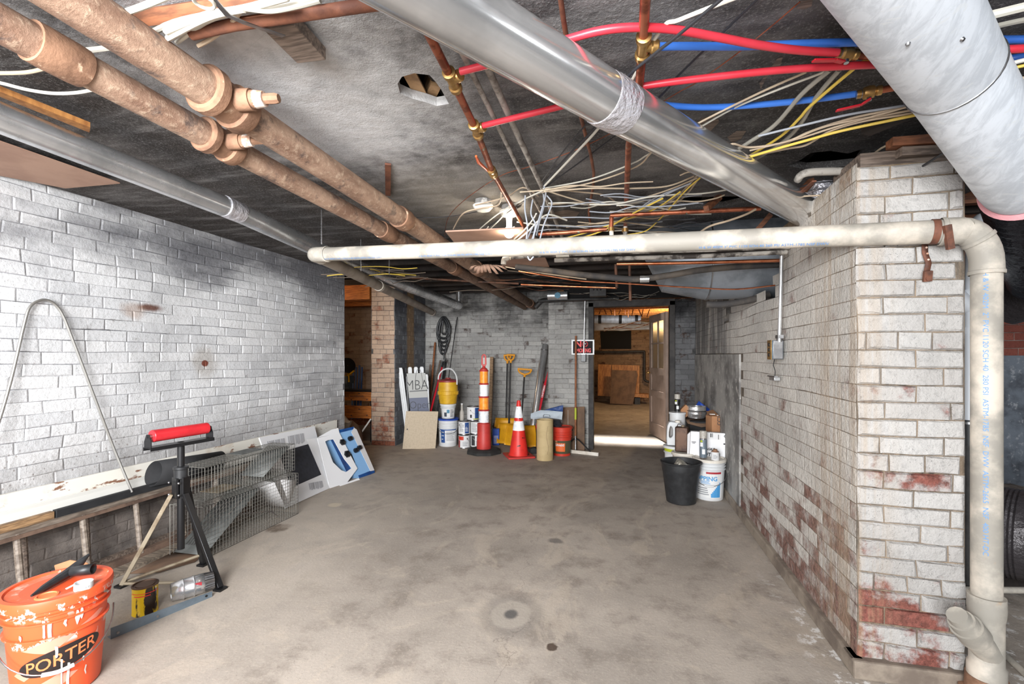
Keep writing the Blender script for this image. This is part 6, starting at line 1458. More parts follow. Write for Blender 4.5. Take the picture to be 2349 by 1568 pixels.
# wire traps
def cage(label, x0, x1, y0, y1, z0, z1, step, seed, group=None):
    t = thing('animal_trap', label, 'cage', ((x0 + x1) / 2, (y0 + y1) / 2, z0))
    def grid(name, o, u, v, nu, nv):
        mb = MB(); o, u, v = Vector(o), Vector(u), Vector(v); r = .0013
        for i in range(nu + 1):
            p = o + u * i / nu; mb.tube([p, p + v], r if 0 < i < nu else .0022, 4, False)
        for j in range(nv + 1):
            p = o + v * j / nv; mb.tube([p, p + u], r if 0 < j < nv else .0022, 4, False)
        obj(name, mb, 'mesh_grey', t, world=True)
    dy, dz, dx = y1 - y0, z1 - z0, x1 - x0
    ny, nz, nx = round(dy / step), round(dz / step), round(dx / step)
    grid('wire_side', (x1, y0, z0), (0, dy, 0), (0, 0, dz), ny, nz); grid('wire_side', (x0, y0, z0), (0, dy, 0), (0, 0, dz), ny, nz)
    grid('wire_top', (x0, y0, z1), (0, dy, 0), (dx, 0, 0), ny, nx); grid('wire_floor', (x0, y0, z0), (0, dy, 0), (dx, 0, 0), ny, nx)
    grid('wire_end', (x0, y1, z0), (dx, 0, 0), (0, 0, dz), nx, nz)
    return t
x1 = -2.6
t = cage('lower wire animal trap with a slanted sheet metal door beside the roller stand', -2.86, x1, 2.46, 3.36, .003, .335, .026, 1)
mb = MB(); mb.add([(-2.85, 2.48, .02), (x1 - .01, 2.48, .02), (x1 - .01, 2.95, .32), (-2.85, 2.95, .32)], [(0, 1, 2, 3)]); lab(obj('door_plate', mb, 'trap_metal', t, world=True, solid=.002), 'slanted grey sheet metal door')
mb = MB()
for k in range(5): yy = 2.6 + k * .05; mb.tube([(-2.8 + k * .02, 2.52, .06), (-2.8 + k * .02, 2.85, .28)], .0025, 6)
mb.tube([(-2.78, 2.72, .2), (-2.78, 2.9, .315), (-2.66, 2.9, .315), (-2.66, 2.72, .2)], .003, 6); obj('door_wire', mb, 'steel', t, world=True)
mb = MB(); mb.tube([(x1 + .004, 2.75, .2), (x1 + .004, 3.05, .12), (x1 + .004, 3.12, .06)], .003, 6); obj('trigger_rod', mb, 'steel', t, world=True)
mb = MB(); mb.add([(x1 - .004, 3.16, .33), (x1 - .004, 3.35, .28), (x1 - .004, 3.26, .1)], [(0, 1, 2)]); mb.add([(-2.84, 3.1, .33), (x1 - .01, 3.1, .33), (x1 - .01, 3.22, .1), (-2.84, 3.22, .1)], [(0, 1, 2, 3)]); lab(obj('paper_liner', mb, 'carton_grey', t, world=True, solid=.001), 'pale paper liner inside the far end')
t = cage('upper wire animal trap resting on top of the lower one', -2.9, -2.68, 2.55, 3.42, .34, .56, .026, 2)
mb = MB(); mb.box((-2.82, 3.05, .565), (.12, .22, .004)); obj('top_handle_plate', mb, 'trap_metal', t, world=True); mb = MB(); mb.add([(-2.93, 3.1, .36), (-2.71, 3.1, .36), (-2.71, 3.4, .54), (-2.93, 3.4, .54)], [(0, 1, 2, 3)]); obj('door_plate', mb, 'trap_metal', t, world=True, solid=.002)
mb = MB(); mb.box((-2.8, 2.8, .35), (.16, .2, .003)); obj('pan', mb, 'tan_leg', t, world=True)

# flat carton with dark centre, leaning
TL, TR, BR, BL = W(595, 1003, X=-3.1), W(722, 977, X=-3.1), G(755, 1119), G(655, 1170)
n = (TR - BL).cross(BR - TL).normalized(); O = (TL + TR + BR + BL) / 4
t = thing('flat_carton', 'flat white carton with a dark navy centre leaning between wire traps and toy box', 'carton', (O.x, O.y, 0))
if n.x < 0: n = -n
slab('outer_board', 'flap_white', [(595, 1003), (722, 977), (756, 1119), (655, 1165)], O, n, .012, '', '', False, t)
slab('navy_panel', 'panel_navy', [(640, 1037), (707, 1018), (737, 1088), (668, 1118)], O + n * .002, n, .002, '', '', False, t)
mb = MB()
def onplane(px, py, O=O, n=n, off=.004):
    d = ray(px, py); cpt = Vector((0, 0, CAMZ)); q = O + n * off; return cpt + d * ((q - cpt).dot(n) / d.dot(n))
for (x0_, y0_, w_, h_) in [(613, 1012, 40, 24), (660, 1000, 36, 22), (708, 1108, 30, 16)]:
    for k in range(9):
        x = x0_ + w_ * k / 9; y = y0_ - (x - x0_) * .2
        mb.quad(onplane(x, y), onplane(x + 2.2 + (k % 3), y - .5), onplane(x + 5 + (k % 3), y + h_ * (.8 + .2 * (k % 2))), onplane(x + 3, y + h_))
obj('printing', mb, 'barcode_grey', t, world=True, smooth=False)
# toy carton
B1, B2 = G(755, 1120), G(826, 1097)
T1 = W(722, 1006, X=-3.0)
n2 = (B2 - B1).cross(T1 - B1).normalized()
if n2.dot(Vector((1, -.5, .3))) < 0: n2 = -n2
t = thing('toy_carton', 'opened white and blue toy carton with a clear window leaning on the left wall', 'carton', ((B1.x + B2.x) / 2, (B1.y + B2.y) / 2, 0))
O2 = (B1 + B2 + T1) / 3
pj = lambda x, y, off=0: onplane(x, y, O2, n2, off)
outer = [(722, 1004), (779, 994), (828, 1093), (757, 1121)]; inner = [(745, 1010), (768, 1005), (811, 1078), (794, 1083)]
# window: polygon with clipped corner
outer = [(728, 1004), (752, 999), (779, 993), (805, 1045), (820, 1074), (795, 1108), (757, 1120), (742, 1062)]
inner = [(746, 1012), (752, 1009), (765, 1007), (790, 1052), (807, 1073), (794, 1082), (783, 1078), (764, 1060)]
c8 = len(outer); V = [pj(*p_) for p_ in outer] + [pj(*p_) for p_ in inner]; V += [v - n2 * .006 for v in V]
mb = MB(); F_ = []
for i in range(c8):
    j = (i + 1) % c8; F_ += [(i, j, c8 + j, c8 + i), (16 + i, 24 + i, 24 + j, 16 + j), (i, 16 + i, 16 + j, j), (8 + i, 8 + j, 24 + j, 24 + i)]
mb.add(V, F_); obj('window_frame', mb, 'flap_white', t, world=True, smooth=False)
mb = MB(); mb.add([v - n2 * .003 for v in V[8:16]], [tuple(range(8))]); obj('window_film', mb, 'clear_film', t, world=True, smooth=False)
def poly(name, pts, m, off, parent=t, th=.004):
    V = [pj(x, y, off) for x, y in pts]; c_ = len(V); mb = MB(); mb.add(V + [v - n2 * th for v in V], [tuple(range(c_)), tuple(range(2 * c_ - 1, c_ - 1, -1))] + [(i, i + c_, (i + 1) % c_ + c_, (i + 1) % c_) for i in range(c_)]); return obj(name, mb, m, parent, smooth=False, world=True)
poly('side_wall', [(704, 1007), (728, 1004), (757, 1120), (750, 1118)], 'carton_grey', -.03)
poly('top_flap', [(728, 1003), (760, 985), (776, 981), (779, 994)], 'flap_white', -.004); poly('bottom_flap', [(778, 1112), (790, 1108), (822, 1096), (826, 1099), (815, 1110), (785, 1117)], 'flap_white', .03)
tray = poly('blue_tray', [(757, 1004), (778, 985), (812, 979), (859, 1078), (826, 1098), (800, 1083)], 'toy_blue', -.02, th=.1)
poly('tray_edge', [(776, 986), (811, 978), (812, 984), (780, 992)], 'toy_navy', -.018, tray); poly('tray_edge', [(822, 1090), (858, 1076), (860, 1083), (826, 1099)], 'toy_navy', -.018, tray)
poly('tray_side', [(812, 981), (818, 984), (859, 1078), (850, 1080), (806, 990)], 'carton_grey', -.017, tray)
poly('backing_card', [(757, 1004), (768, 1003), (806, 1078), (800, 1082), (795, 1080)], 'toy_navy', -.016, tray)
for (x, y, rx) in [(783, 1015, 9), (794, 1042, 10), (802, 1006, 6), (815, 1033, 6), (823, 1027, 6)]:
    q = pj(x, y, -.016); rr = rx / F * (q - Vector((0, 0, CAMZ))).length * .9; mb = MB(); M = n2.to_track_quat('Z', 'Y').to_matrix().to_4x4(); M.translation = q
    mb.lathe([(rr, 0), (rr, .012), (rr * .8, .03), (.001, .038)], M, 20 if rx < 8 else 6, True, False); obj('black_wheel', mb, 'toy_black', tray, world=True)
poly('black_handle', [(798, 1045), (806, 1040), (814, 1060), (813, 1072), (808, 1068), (804, 1054)], 'toy_black', -.01, tray, .02)

# orange bucket at lower left
bc = W(133, 1345, T=1.86); bc.z = 0; rz = face_cam(bc)
H = W(133, 1342, T=1.86).z; Rt = .156
t, R = bucket('plastic_bucket', 'orange bucket splashed with white paint and lettered PORTER in the near left corner', 'bucket', bc, rz, H, Rt, .128, 'bucket_splash', hoops=0, lid=False)
mb = MB(); pf = []
for k, z in enumerate((H - .135, H - .075, H - .05)): pf.append(z)
for z in pf:
    mb.lathe([(R(z) - .001, z - .006), (R(z) + .009, z - .004), (R(z) + .009, z + .001), (R(z) - .001, z + .003)], None, 48, False, False)
obj('hoop', mb, 'bucket_splash', t)
mb = MB(); mb.lathe([(Rt + .003, H - .03), (Rt + .011, H - .03), (Rt + .013, H - .002), (Rt + .01, H + .008), (Rt - .004, H + .009), (Rt - .01, H + .0)], None, 56, False, False); l1 = obj('lid', mb, 'bucket_splash', t)
mb = MB(); mb.lathe([(Rt - .009, H + .002), (.09, H - .001), (.001, H - .001)], None, 48, False, False); lab(obj('lid_top', mb, 'lid_dust', l1), 'dusty flat top of the lid')
mb = MB(); mb.lathe([(.036, 0), (.034, .005), (.028, .006), (.027, .002), (.001, .002)], Matrix.Translation((-.03, -.085, H - .001)), 28, False, False); obj('spout_ring', mb, 'letter_orange', l1)
# label: pale diamonds, black oval, letters
def dec(name, pts, m, off): # pts in (arc length, z) on the bucket
    n_ = len(pts); cx_ = sum(p[0] for p in pts) / n_; cz_ = sum(p[1] for p in pts) / n_
    f = lambda x, z: Vector(((R(z) + off) * math.sin(x / .14), -(R(z) + off) * math.cos(x / .14), z))
    V = [f(cx_, cz_)]; rings = 8; F_ = []
    for r in range(1, rings + 1):
        for (x, z) in pts: V.append(f(cx_ + (x - cx_) * r / rings, cz_ + (z - cz_) * r / rings))
    for i in range(n_):
        j = (i + 1) % n_; F_.append((0, 1 + i, 1 + j))
        for r in range(rings - 1): F_.append((1 + r * n_ + i, 1 + (r + 1) * n_ + i, 1 + (r + 1) * n_ + j, 1 + r * n_ + j))
    mb = MB(); mb.add(V, F_); return obj(name, mb, m, t)
def seg(a_, b_, k): return [(a_[0] + (b_[0] - a_[0]) * i / k, a_[1] + (b_[1] - a_[1]) * i / k) for i in range(k)]
def polyd(name, c_, m, off): p_ = []; [p_.extend(seg(c_[i], c_[(i + 1) % len(c_)], 6)) for i in range(len(c_))]; return dec(name, p_, m, off)
zc_ = H * .42
polyd('label_diamond', [(-.10, zc_ + .055), (-.02, zc_ + .085), (.05, zc_ + .08), (-.02, zc_ + .03)], 'label_pale', .0008)
polyd('label_diamond', [(.06, zc_ + .10), (.13, zc_ + .13), (.15, zc_ + .12), (.12, zc_ + .10)], 'label_pale', .0008)
polyd('label_diamond', [(-.14, zc_ - .04), (-.09, zc_ + .0), (-.06, zc_ - .03), (-.1, zc_ - .06)], 'label_pale', .0008)
polyd('label_diamond', [(-.08, zc_ - .09), (.0, zc_ - .055), (.06, zc_ - .07), (.0, zc_ - .11)], 'label_pale', .0008)
polyd('label_diamond', [(.07, zc_ - .02), (.13, zc_ + .06), (.13, zc_ + .01), (.1, zc_ - .03)], 'label_pale', .0008)
tl = .17
el = [(.125 * math.cos(a) , .045 * math.sin(a) + .125 * math.cos(a) * tl) for a in [k * PI / 20 for k in range(40)]]
dec('label_oval', [(x + .01, z + zc_) for x, z in el], 'label_black', .0016)
def ftxt(x, y):
    X_ = x + .012; z = zc_ + y + X_ * tl - .001; return Vector(((R(z) + .0026) * math.sin(X_ / .14), -(R(z) + .0026) * math.cos(X_ / .14), z))
text('PORTER', .062, ftxt, 'letter_orange', t, sx=.92, bold=.0005)
# white drips
rn = random.Random(8)
for i, (x, z0_, z1_, w_) in enumerate([(-.035, H * .66, H * .84, .008), (-.02, H * .62, H * .82, .011), (.02, H * .72, H * .8, .006), (.05, H * .70, H * .85, .005), (.062, H * .74, H * .86, .006), (-.1, H * .66, H * .72, .006), (.01, .02, H * .42, .006), (.03, .0, H * .36, .007), (.085, .06, .1, .005), (-.004, H * .44, H * .56, .008), (.075, H * .3, H * .36, .004)]):
    pts = [(x - w_ * .5, z1_), (x + w_ * .5, z1_ - .004), (x + w_ * .6 + rn.uniform(-.004, .006), (z0_ + z1_) / 2), (x + w_ * .45, z0_ + .005), (x, z0_), (x - w_ * .4, z0_ + .006), (x - w_ * .5 + rn.uniform(-.006, .002), (z0_ + z1_) / 2)]
    dec('paint_drip', pts, 'drip_white', .0034)
h_ = bail(t, Rt + .0, H * .62 + .02, .13, 'steel', None, 0, .0028)
mb = MB(); pts = []
for k in (5, 6, 7): s = k / 12 * PI; pts.append(((Rt + .012) * -math.cos(s) + .0, -(Rt + .014) * math.sin(s), H * .62 + .02 - .13 * math.sin(s)))
mb.tube(pts, .0075, 12, smooth=3); lab(obj('grip', mb, 'white_plastic', h_), 'white plastic grip'); clean(t)
zl = H + .003
# things on the lid
p = W(110, 1335, Z=zl + .02)
t = thing('vacuum_nozzle', 'flat black crevice nozzle lying on the lid of the orange bucket', 'nozzle', (p.x, p.y, zl))
q0, q1, q2 = W(72, 1366, Z=zl + .012), W(165, 1308, Z=zl + .02), W(205, 1270, Z=zl + .065)
mb = MB(); mb.tube([q0, q0.lerp(q1, .3), q1, q1.lerp(q2, .5), q2], [.004, .014, .021, .015, .004], 10); obj('blade', mb, 'black_plastic', t, world=True)
q3, q4 = W(165, 1310, Z=zl + .03), W(214, 1304, Z=zl + .035); mb = MB(); mb.tube([q3, q4], [.017, .019], 16, False); obj('socket', mb, 'black_plastic', t, world=True, solid=.003)
p = W(192, 1350, Z=zl); t = thing('bottle_cap', 'small white threaded cap on the lid of the orange bucket', 'cap', (p.x, p.y, zl), face_cam(p))
mb = MB(); mb.lathe([(.028, 0), (.03, .004), (.029, .028), (.0265, .028), (.0265, .006), (.001, .006)], None, 28, True, False); obj('wall', mb, 'white_plastic', t); mb = MB(); mb.beam((-.025, .0, .026), (-.05, -.01, .02), .008, .003); obj('tab', mb, 'white_plastic', t)
text('HOSET', .011, round_(.03, .013, 0, .0006), 'print_grey', t)
# scraps behind the bucket
mb = MB(); c_ = W(150, 1310, Z=.2); mb.add([W(x, y, Z=z) for x, y, z in [(125, 1296, .36), (160, 1284, .37), (200, 1290, .36), (215, 1310, .3), (130, 1320, .3)]], [(0, 1, 2, 3, 4)]); tag(obj('carton_piece', mb, 'cardboard', solid=.004), 'torn brown cardboard standing behind the orange bucket', 'cardboard')
# yellow can, duct take-off, angle strip
p = G(333, 1402); rz = face_cam(p); t = thing('paint_can', 'small yellow can streaked with dark stain on the floor beside the orange bucket', 'can', p, rz)
r_, h_ = .055, .142
mb = MB(); mb.lathe([(r_, 0), (r_, .004), (r_ - .001, .006), (r_ - .001, h_ - .006), (r_ + .0, h_)], None, 32, True, False); obj('body', mb, 'yellow_can', t)
mb = MB(); mb.lathe([(r_ + .0015, h_ - .006), (r_ + .002, h_), (r_ - .004, h_ + .001), (r_ - .007, h_ - .005), (r_ - .014, h_ - .005), (r_ - .015, h_ - .001), (.001, h_ - .001)], None, 32, False, False); obj('lid', mb, 'brown_can', t)
mb = MB(); mb.patch(r_, r_, -1.2, 1.2, h_ * .78, h_ * .8, .0006, 12); mb.patch(r_, r_, -.9, .4, h_ * .69, h_ * .72, .0006, 12); obj('label_line', mb, 'sign_red', t)
a, b = W(392, 1358, Z=.05), W(488, 1330, Z=.055); d = (b - a).normalized()
t = thing('duct_fitting', 'shiny round duct fitting with crimped end lying by the foot of the roller stand', 'duct fitting', (a.lerp(b, .5).x, a.lerp(b, .5).y, 0))
L = (b - a).length; P = [a, a + d * L * .25, a + d * L * .28, a + d * L * .3, a + d * L * .5, a + d * L * .53, a + d * L * .56, a + d * L * .78]
mb = MB(); mb.tube(P, [.044, .049, .053, .049, .05, .054, .05, .05], 32, False); obj('body', mb, 'galv_shiny', t, world=True, solid=.0015)
mb = MB(); n_ = 48; vs = []
M = d.to_track_quat('Z', 'Y').to_matrix().to_4x4(); M.translation = a + d * L * .78
for j in range(2):
    for k in range(n_): an = 2 * PI * k / n_; rr = (.0505 if j == 0 else .047) - (.003 if k % 2 else 0); vs.append(M @ Vector((rr * math.cos(an), rr * math.sin(an), j * L * .24)))
mb.add(vs, [(k, (k + 1) % n_, n_ + (k + 1) % n_, n_ + k) for k in range(n_)]); obj('crimped_end', mb, 'steel', t, world=True, ang=10)
mb = MB(); q = a + d * L * .65; sd = (Vector((0, 0, CAMZ)) - q).normalized(); mb.box(q + sd * .05, (.03, .004, .018), None, face_cam(q)); lab(obj('sticker', mb, 'topping_red', t, world=True), 'red sticker')
a, b = G(254, 1466), G(487, 1368)
dd = (b - a).normalized(); sd = Vector((dd.y, -dd.x, 0))
mb = MB(); h0, h1 = .052, .03
V = [a, b, b + Vector((0, 0, h1)), a + Vector((0, 0, h0))]; V += [v - sd * .002 for v in V]
mb.add(V, [(0, 1, 2, 3), (7, 6, 5, 4), (0, 4, 5, 1), (1, 5, 6, 2), (2, 6, 7, 3), (3, 7, 4, 0)])
mb.add([a + Vector((0, 0, .001)), b + Vector((0, 0, .001)), b - sd * .03 + Vector((0, 0, .001)), a - sd * .04 + Vector((0, 0, .001))], [(0, 1, 2, 3)])
t = obj('steel_angle', mb, 'steel_blue', smooth=False); tag(t, 'blue grey steel angle strip on the floor in front of the yellow can', 'angle')
for k in (.06, .42, .93):
    q = a.lerp(b, k) + Vector((0, 0, .018)) + sd * .001; mb = MB(); mb.cyl(q, q + sd * .002, .006, .006, 10); lab(obj('bolt_hole', mb, 'black_soot' if k > .9 else 'steel', t, world=True), 'bolt hole')
for o_ in t.children:
    o_.location = -t.location
# ================================================================ pile by the right wall
tp = Vector((.765, 4.61, 0)); rz = face_cam(tp)
t, R = bucket('plastic_bucket', 'white bucket lettered TOPPING with a blue patch, beside the black plant pot', 'bucket', tp, rz, .355, .134, .118, 'white_plastic', 'white_dusty', hoop_z=.78)
labelp(t, R, .03, .26, -1.15, .95, 'label_white', .0006)
text('TOPPING', .052, round_(.126, .2, -.32, .002, .04), 'topping_blue', t, bold=.0014, sx=1.02)
labelp(t, R, .245, .262, -.2, .85, 'topping_red', .0014, 'label_band'); lines(t, R, .15, .18, -.6, .3, 3, 'topping_blue', 4); lines(t, R, .045, .12, -.9, 0, 4, 'print_grey', 5)
mb = MB(); rn = random.Random(5)
for i in range(8):
    h = .02 + .014 * i; mb.patch(R(.05), R(.05 + h), .12 + .085 * i, .2 + .085 * i, .035, .05 + h, .0015, 3)
obj('blue_patch', mb, 'topping_blue', t); bail(t, .132, .235, .095, 'steel', 'white_plastic'); clean(t)
zb = .367
pp = Vector((.50, 4.42, 0)); rz = face_cam(pp); t = thing('plant_pot', 'large black plastic pot holding crumpled foil in front of the pile', 'pot', pp, rz)
mb = MB(); mb.lathe([(.11, 0), (.125, .008), (.158, .27), (.160, .275), (.164, .30), (.166, .345), (.176, .35), (.178, .362), (.17, .365), (.158, .34), (.15, .28), (.115, .02), (.001, .02)], None, 48, True, False); obj('body', mb, 'black_plastic', t)
t = thing('foil_scrap', 'crumpled silver foil wrapper sticking out of the black pot', 'foil', (pp.x, pp.y, .34))
crumple('wrapper', [(1543, 1068), (1555, 1050), (1567, 1056), (1578, 1066), (1592, 1070), (1590, 1078), (1565, 1078), (1550, 1074)], 4.40, .05, 'foil_dirty', '', '', 12, .015, t)
mb = MB(); mb.box((pp.x, pp.y, .3), (.2, .2, .05), None, .4); tag(obj('paper_fill', mb, 'black_matte'), 'dark rubbish filling the black pot under the foil', 'rubbish')
# cans on the TOPPING bucket
def spray(px, base, zb_, label, body, h=.2, r=.028, capm='clear_bag'):
    t = thing('spray_can', label, 'spray can', (base.x, base.y, zb_), face_cam(base))
    mb = MB(); mb.lathe([(r * .95, 0), (r, .004), (r, h * .82), (r * .8, h * .87), (r * .45, h * .9)], None, 24); obj('body', mb, 'chrome', t)
    mb = MB(); mb.patch(r, r, -1.4, 1.4, h * .06, h * .78, .0008, 14); obj('label', mb, body, t)
    mb = MB(); mb.patch(r, r, -.9, -.1, h * .5, h * .66, .0016, 6); mb.patch(r, r, -.3, .5, h * .2, h * .4, .0016, 6); obj('label_mark', mb, 'label_white', t)
    mb = MB(); mb.patch(r, r, -.8, -.2, h * .68, h * .75, .0016, 5); obj('yellow_mark', mb, 'lime', t)
    mb = MB(); mb.lathe([(r * .97, h * .83), (r * .97, h * 1.1), (r * .9, h * 1.12), (.001, h * 1.12)], None, 24, True, False); obj('cap', mb, capm, t)
    return t
b = W(1610, 1063, Z=zb); spray(0, Vector((.705, 4.55, 0)), zb, 'tall spray can with clear cap on the TOPPING bucket lid', 'steel_blue', .225, .032)
q = Vector((.80, 4.52, 0)); t = thing('small_can', 'little rusty topped can with paper label on the TOPPING bucket lid', 'can', (q.x, q.y, zb), face_cam(q))
mb = MB(); mb.lathe([(.034, 0), (.036, .003), (.035, .07), (.036, .073)], None, 24); obj('body', mb, 'label_white', t); mb = MB(); mb.lathe([(.036, .07), (.03, .078), (.02, .08), (.018, .095), (.001, .096)], None, 18, True, False); obj('cap', mb, 'rust_fitting', t); lines(t, lambda z: .036, .01, .05, -.4, .6, 4)
# FRAGILE box
O = Vector((.80, 4.70, 0)); nn = Vector((.06, 1, 0))
t = thing('shipping_box', 'flat white box printed FRAGILE standing behind the cans on the TOPPING bucket', 'box', (.8, 4.75, .37))
fb = [(1585, 989), (1668, 994), (1666, 1060), (1581, 1053)]
slab('box_body', 'flap_white', fb, (.8, 4.70, .5), nn, .055, '', '', False, t)
slab('side_face', 'carton_grey', [(1577, 996), (1584, 990), (1580, 1054), (1576, 1050)], (.8, 4.72, .5), nn, .04, '', '', False, t)
slab('shipping_label', 'label_white', [(1622, 992), (1655, 993), (1654, 1008), (1621, 1007)], (.8, 4.6985, .5), nn, .001, '', '', False, t)
def onb(px, py): return W(px, py, Y=4.694)
k = (onb(1640, 1030) - onb(1620, 1030)).length / 20
def tb(s_, px, py, sz, m='ink_dark', bold=.001):
    o_ = onb(px, py); return text(s_, sz, lambda x, y: o_ + Vector((x, -.012, y - x * .03)), m, t, world=True, bold=bold, align='LEFT')
tb('FRAGILE', 1610, 1028, .03); tb('DOTECH', 1606, 1040, .042, bold=.0018); tb('CO', 1660, 1000, .03)
mb = MB()
for (x0_, y0_, x1_, y1_) in [(1586, 1012, 1596, 1013.5), (1588, 1015, 1594, 1016), (1629, 993, 1631, 1002), (1633, 993, 1634, 1002), (1647, 996, 1648, 1007), (1659, 1016, 1664, 1019)]:
    a, b = onb(x0_, y0_), onb(x1_, y1_); mb.bb((min(a.x, b.x), 4.680, min(a.z, b.z)), (max(a.x, b.x), 4.684, max(a.z, b.z)))
obj('printing', mb, 'ink_dark', t, world=True)
# bucket with lime band and jug
def base_at(px, py, Rm=0): p = G(px, py); return p
p = Vector((.53, 5.06, 0)); t, R = bucket('plastic_bucket', 'white bucket with lime green band under the white jug behind the black pot', 'bucket', p, face_cam(p), .375, .12, .108, 'white_plastic', 'white_plastic', hoops=1, hoop_z=.85)
labelp(t, R, .33, .36, -1.5, 1.5, 'lime', .0012, 'label_band', 16); labelp(t, R, .04, .3, -1.1, 1.0, 'label_white'); lines(t, R, .06, .26, -.6, .1, 6, 'label_dark', 7); lines(t, R, .18, .28, .2, .7, 3, 'bucket_green', 8); clean(t)
zj = .375 + .014
t = thing('detergent_jug', 'white plastic jug with moulded handle on the lime banded bucket', 'jug', (p.x - .01, p.y, zj), face_cam(p) + .1)
mb = MB()
o_ = [(-.085, 0), (-.09, .06), (-.088, .14), (-.082, .2), (-.066, .235), (-.05, .24), (.05, .225), (.08, .2), (.085, .12), (.085, 0)]
i_ = [(-.062, .075), (-.068, .09), (-.068, .13), (-.062, .17), (-.056, .19), (-.05, .195), (-.036, .185), (-.03, .16), (-.03, .1), (-.045, .075)]
mb.ring(o_, i_, .09, Matrix.Translation((0, -.045, 0))); obj('body', mb, 'white_plastic', t, bevel=.01); mb = MB(); mb.cyl((.02, 0, .225), (.02, 0, .25), .026, .026, 20); obj('cap', mb, 'white_dusty', t)
mb = MB(); mb.bb((-.015, -.047, .03), (.06, -.0455, .18)); obj('label', mb, 'label_white', t); mb = MB(); mb.bb((-.01, -.0485, .165), (.055, -.047, .175)); obj('red_line', mb, 'topping_red', t)
mb = MB()
for k in range(6): mb.bb((-.008, -.0485, .05 + k * .017), (.03, -.047, .056 + k * .017))
obj('print', mb, 'print_grey', t)
q = W(1555, 946, Y=5.2); t = thing('supply_tub', 'white tub just behind the white jug', 'tub', (q.x, 5.25, .0)); mb = MB(); mb.lathe([(.07, 0), (.075, .01), (.08, q.z - .02), (.086, q.z - .018), (.086, q.z)], None, 28); obj('body', mb, 'white_plastic', t)
spray(0, Vector((q.x, 5.25, 0)), q.z, 'spray can standing on the white tub at the back of the pile', 'black_paint', .17, .03)
# low white bucket with brown can on top
p = Vector((.57, 4.80, 0)); t, R = bucket('plastic_bucket', 'dusty white bucket between the black pot and the lime banded bucket', 'bucket', p, face_cam(p), .36, .105, .095, 'white_dusty', 'white_dusty', hoops=2, hoop_z=.75); clean(t)
z_ = .374; rz = face_cam(p)
t = thing('solvent_can', 'rusty brown rectangular can on the dusty white bucket', 'can', (p.x - .02, p.y, z_), rz - .12)
mb = MB(); mb.box((0, 0, .12), (.12, .075, .24)); obj('body', mb, 'brown_can', t, bevel=.012); mb = MB(); mb.lathe([(.016, .24), (.017, .255), (.001, .257)], Matrix.Translation((.01, 0, 0)), 16); obj('cap', mb, 'tan_leg', t); mb = MB(); mb.tube([(-.04, 0, .24), (-.035, 0, .262), (-.005, 0, .262)], .004, 6, smooth=2); obj('handle', mb, 'brown_can', t)
# dark crate with open flaps; on it the duct collar
t = thing('open_carton', 'dusty dark box with grey flaps behind the brown can', 'carton', (.73, 5.2, 0))
cx0, cx1, cy0, cy1 = .68, .88, 5.24, 5.5; zt = W(1590, 960, Y=5.3).z
mb = MB(); mb.bb((cx0, cy0, 0), (cx1, cy1, zt - .02)); obj('box_body', mb, 'black_matte', t, world=True)
mb = MB(); mb.add([(cx0 - .03, cy0 - .08, zt - .03), (cx0 + .1, cy0 - .1, zt - .06), (cx1 + .02, cy0 - .08, zt - .045), (cx1 + .02, cy1, zt), (cx0 - .03, cy1, zt)], [(0, 1, 2, 3, 4)]); obj('top_flap', mb, 'cardboard_dark', t, world=True, solid=.01)
mb = MB(); mb.add([(cx0 + .0, cy0 - .005, zt - .19), (cx0 + .19, cy0 - .005, zt - .2), (cx0 + .19, cy0 - .09, zt - .24), (cx0, cy0 - .07, zt - .23)], [(0, 1, 2, 3)]); obj('lower_flap', mb, 'grey_wood', t, world=True, solid=.006)
q = Vector((W(1597, 950, Y=5.33).x, 5.33, zt + .006)); t = thing('duct_collar', 'shiny short duct collar on top of the dusty dark box', 'duct collar', q)
mb = MB(); mb.lathe([(.075, 0), (.082, .004), (.082, .012), (.096, .018), (.098, .04), (.1, .045), (.098, .05), (.098, .08), (.1, .085), (.098, .09), (.098, .125), (.096, .125), (.096, .02)], None, 40, True, False); obj('wall', mb, 'galv_chrome', t)
mb = MB(); mb.lathe([(.1, .075), (.102, .08), (.1, .085)], None, 40, False, False); obj('bead', mb, 'steel', t)
slab('carton_piece', 'cardboard', [(1561, 940), (1573, 928), (1577, 930), (1576, 955), (1562, 962)], (.6, 5.3, .8), (0, 1, 0), .08, 'small brown cardboard piece left of the shiny duct collar', 'cardboard')
crumple('blue_tarp', [(1597, 928), (1603, 919), (1610, 924), (1628, 938), (1625, 946), (1618, 950), (1612, 935)], 5.5, .04, 'blue_tarp', 'blue plastic sheet behind the shiny duct collar', 'sheet', 21, .01)
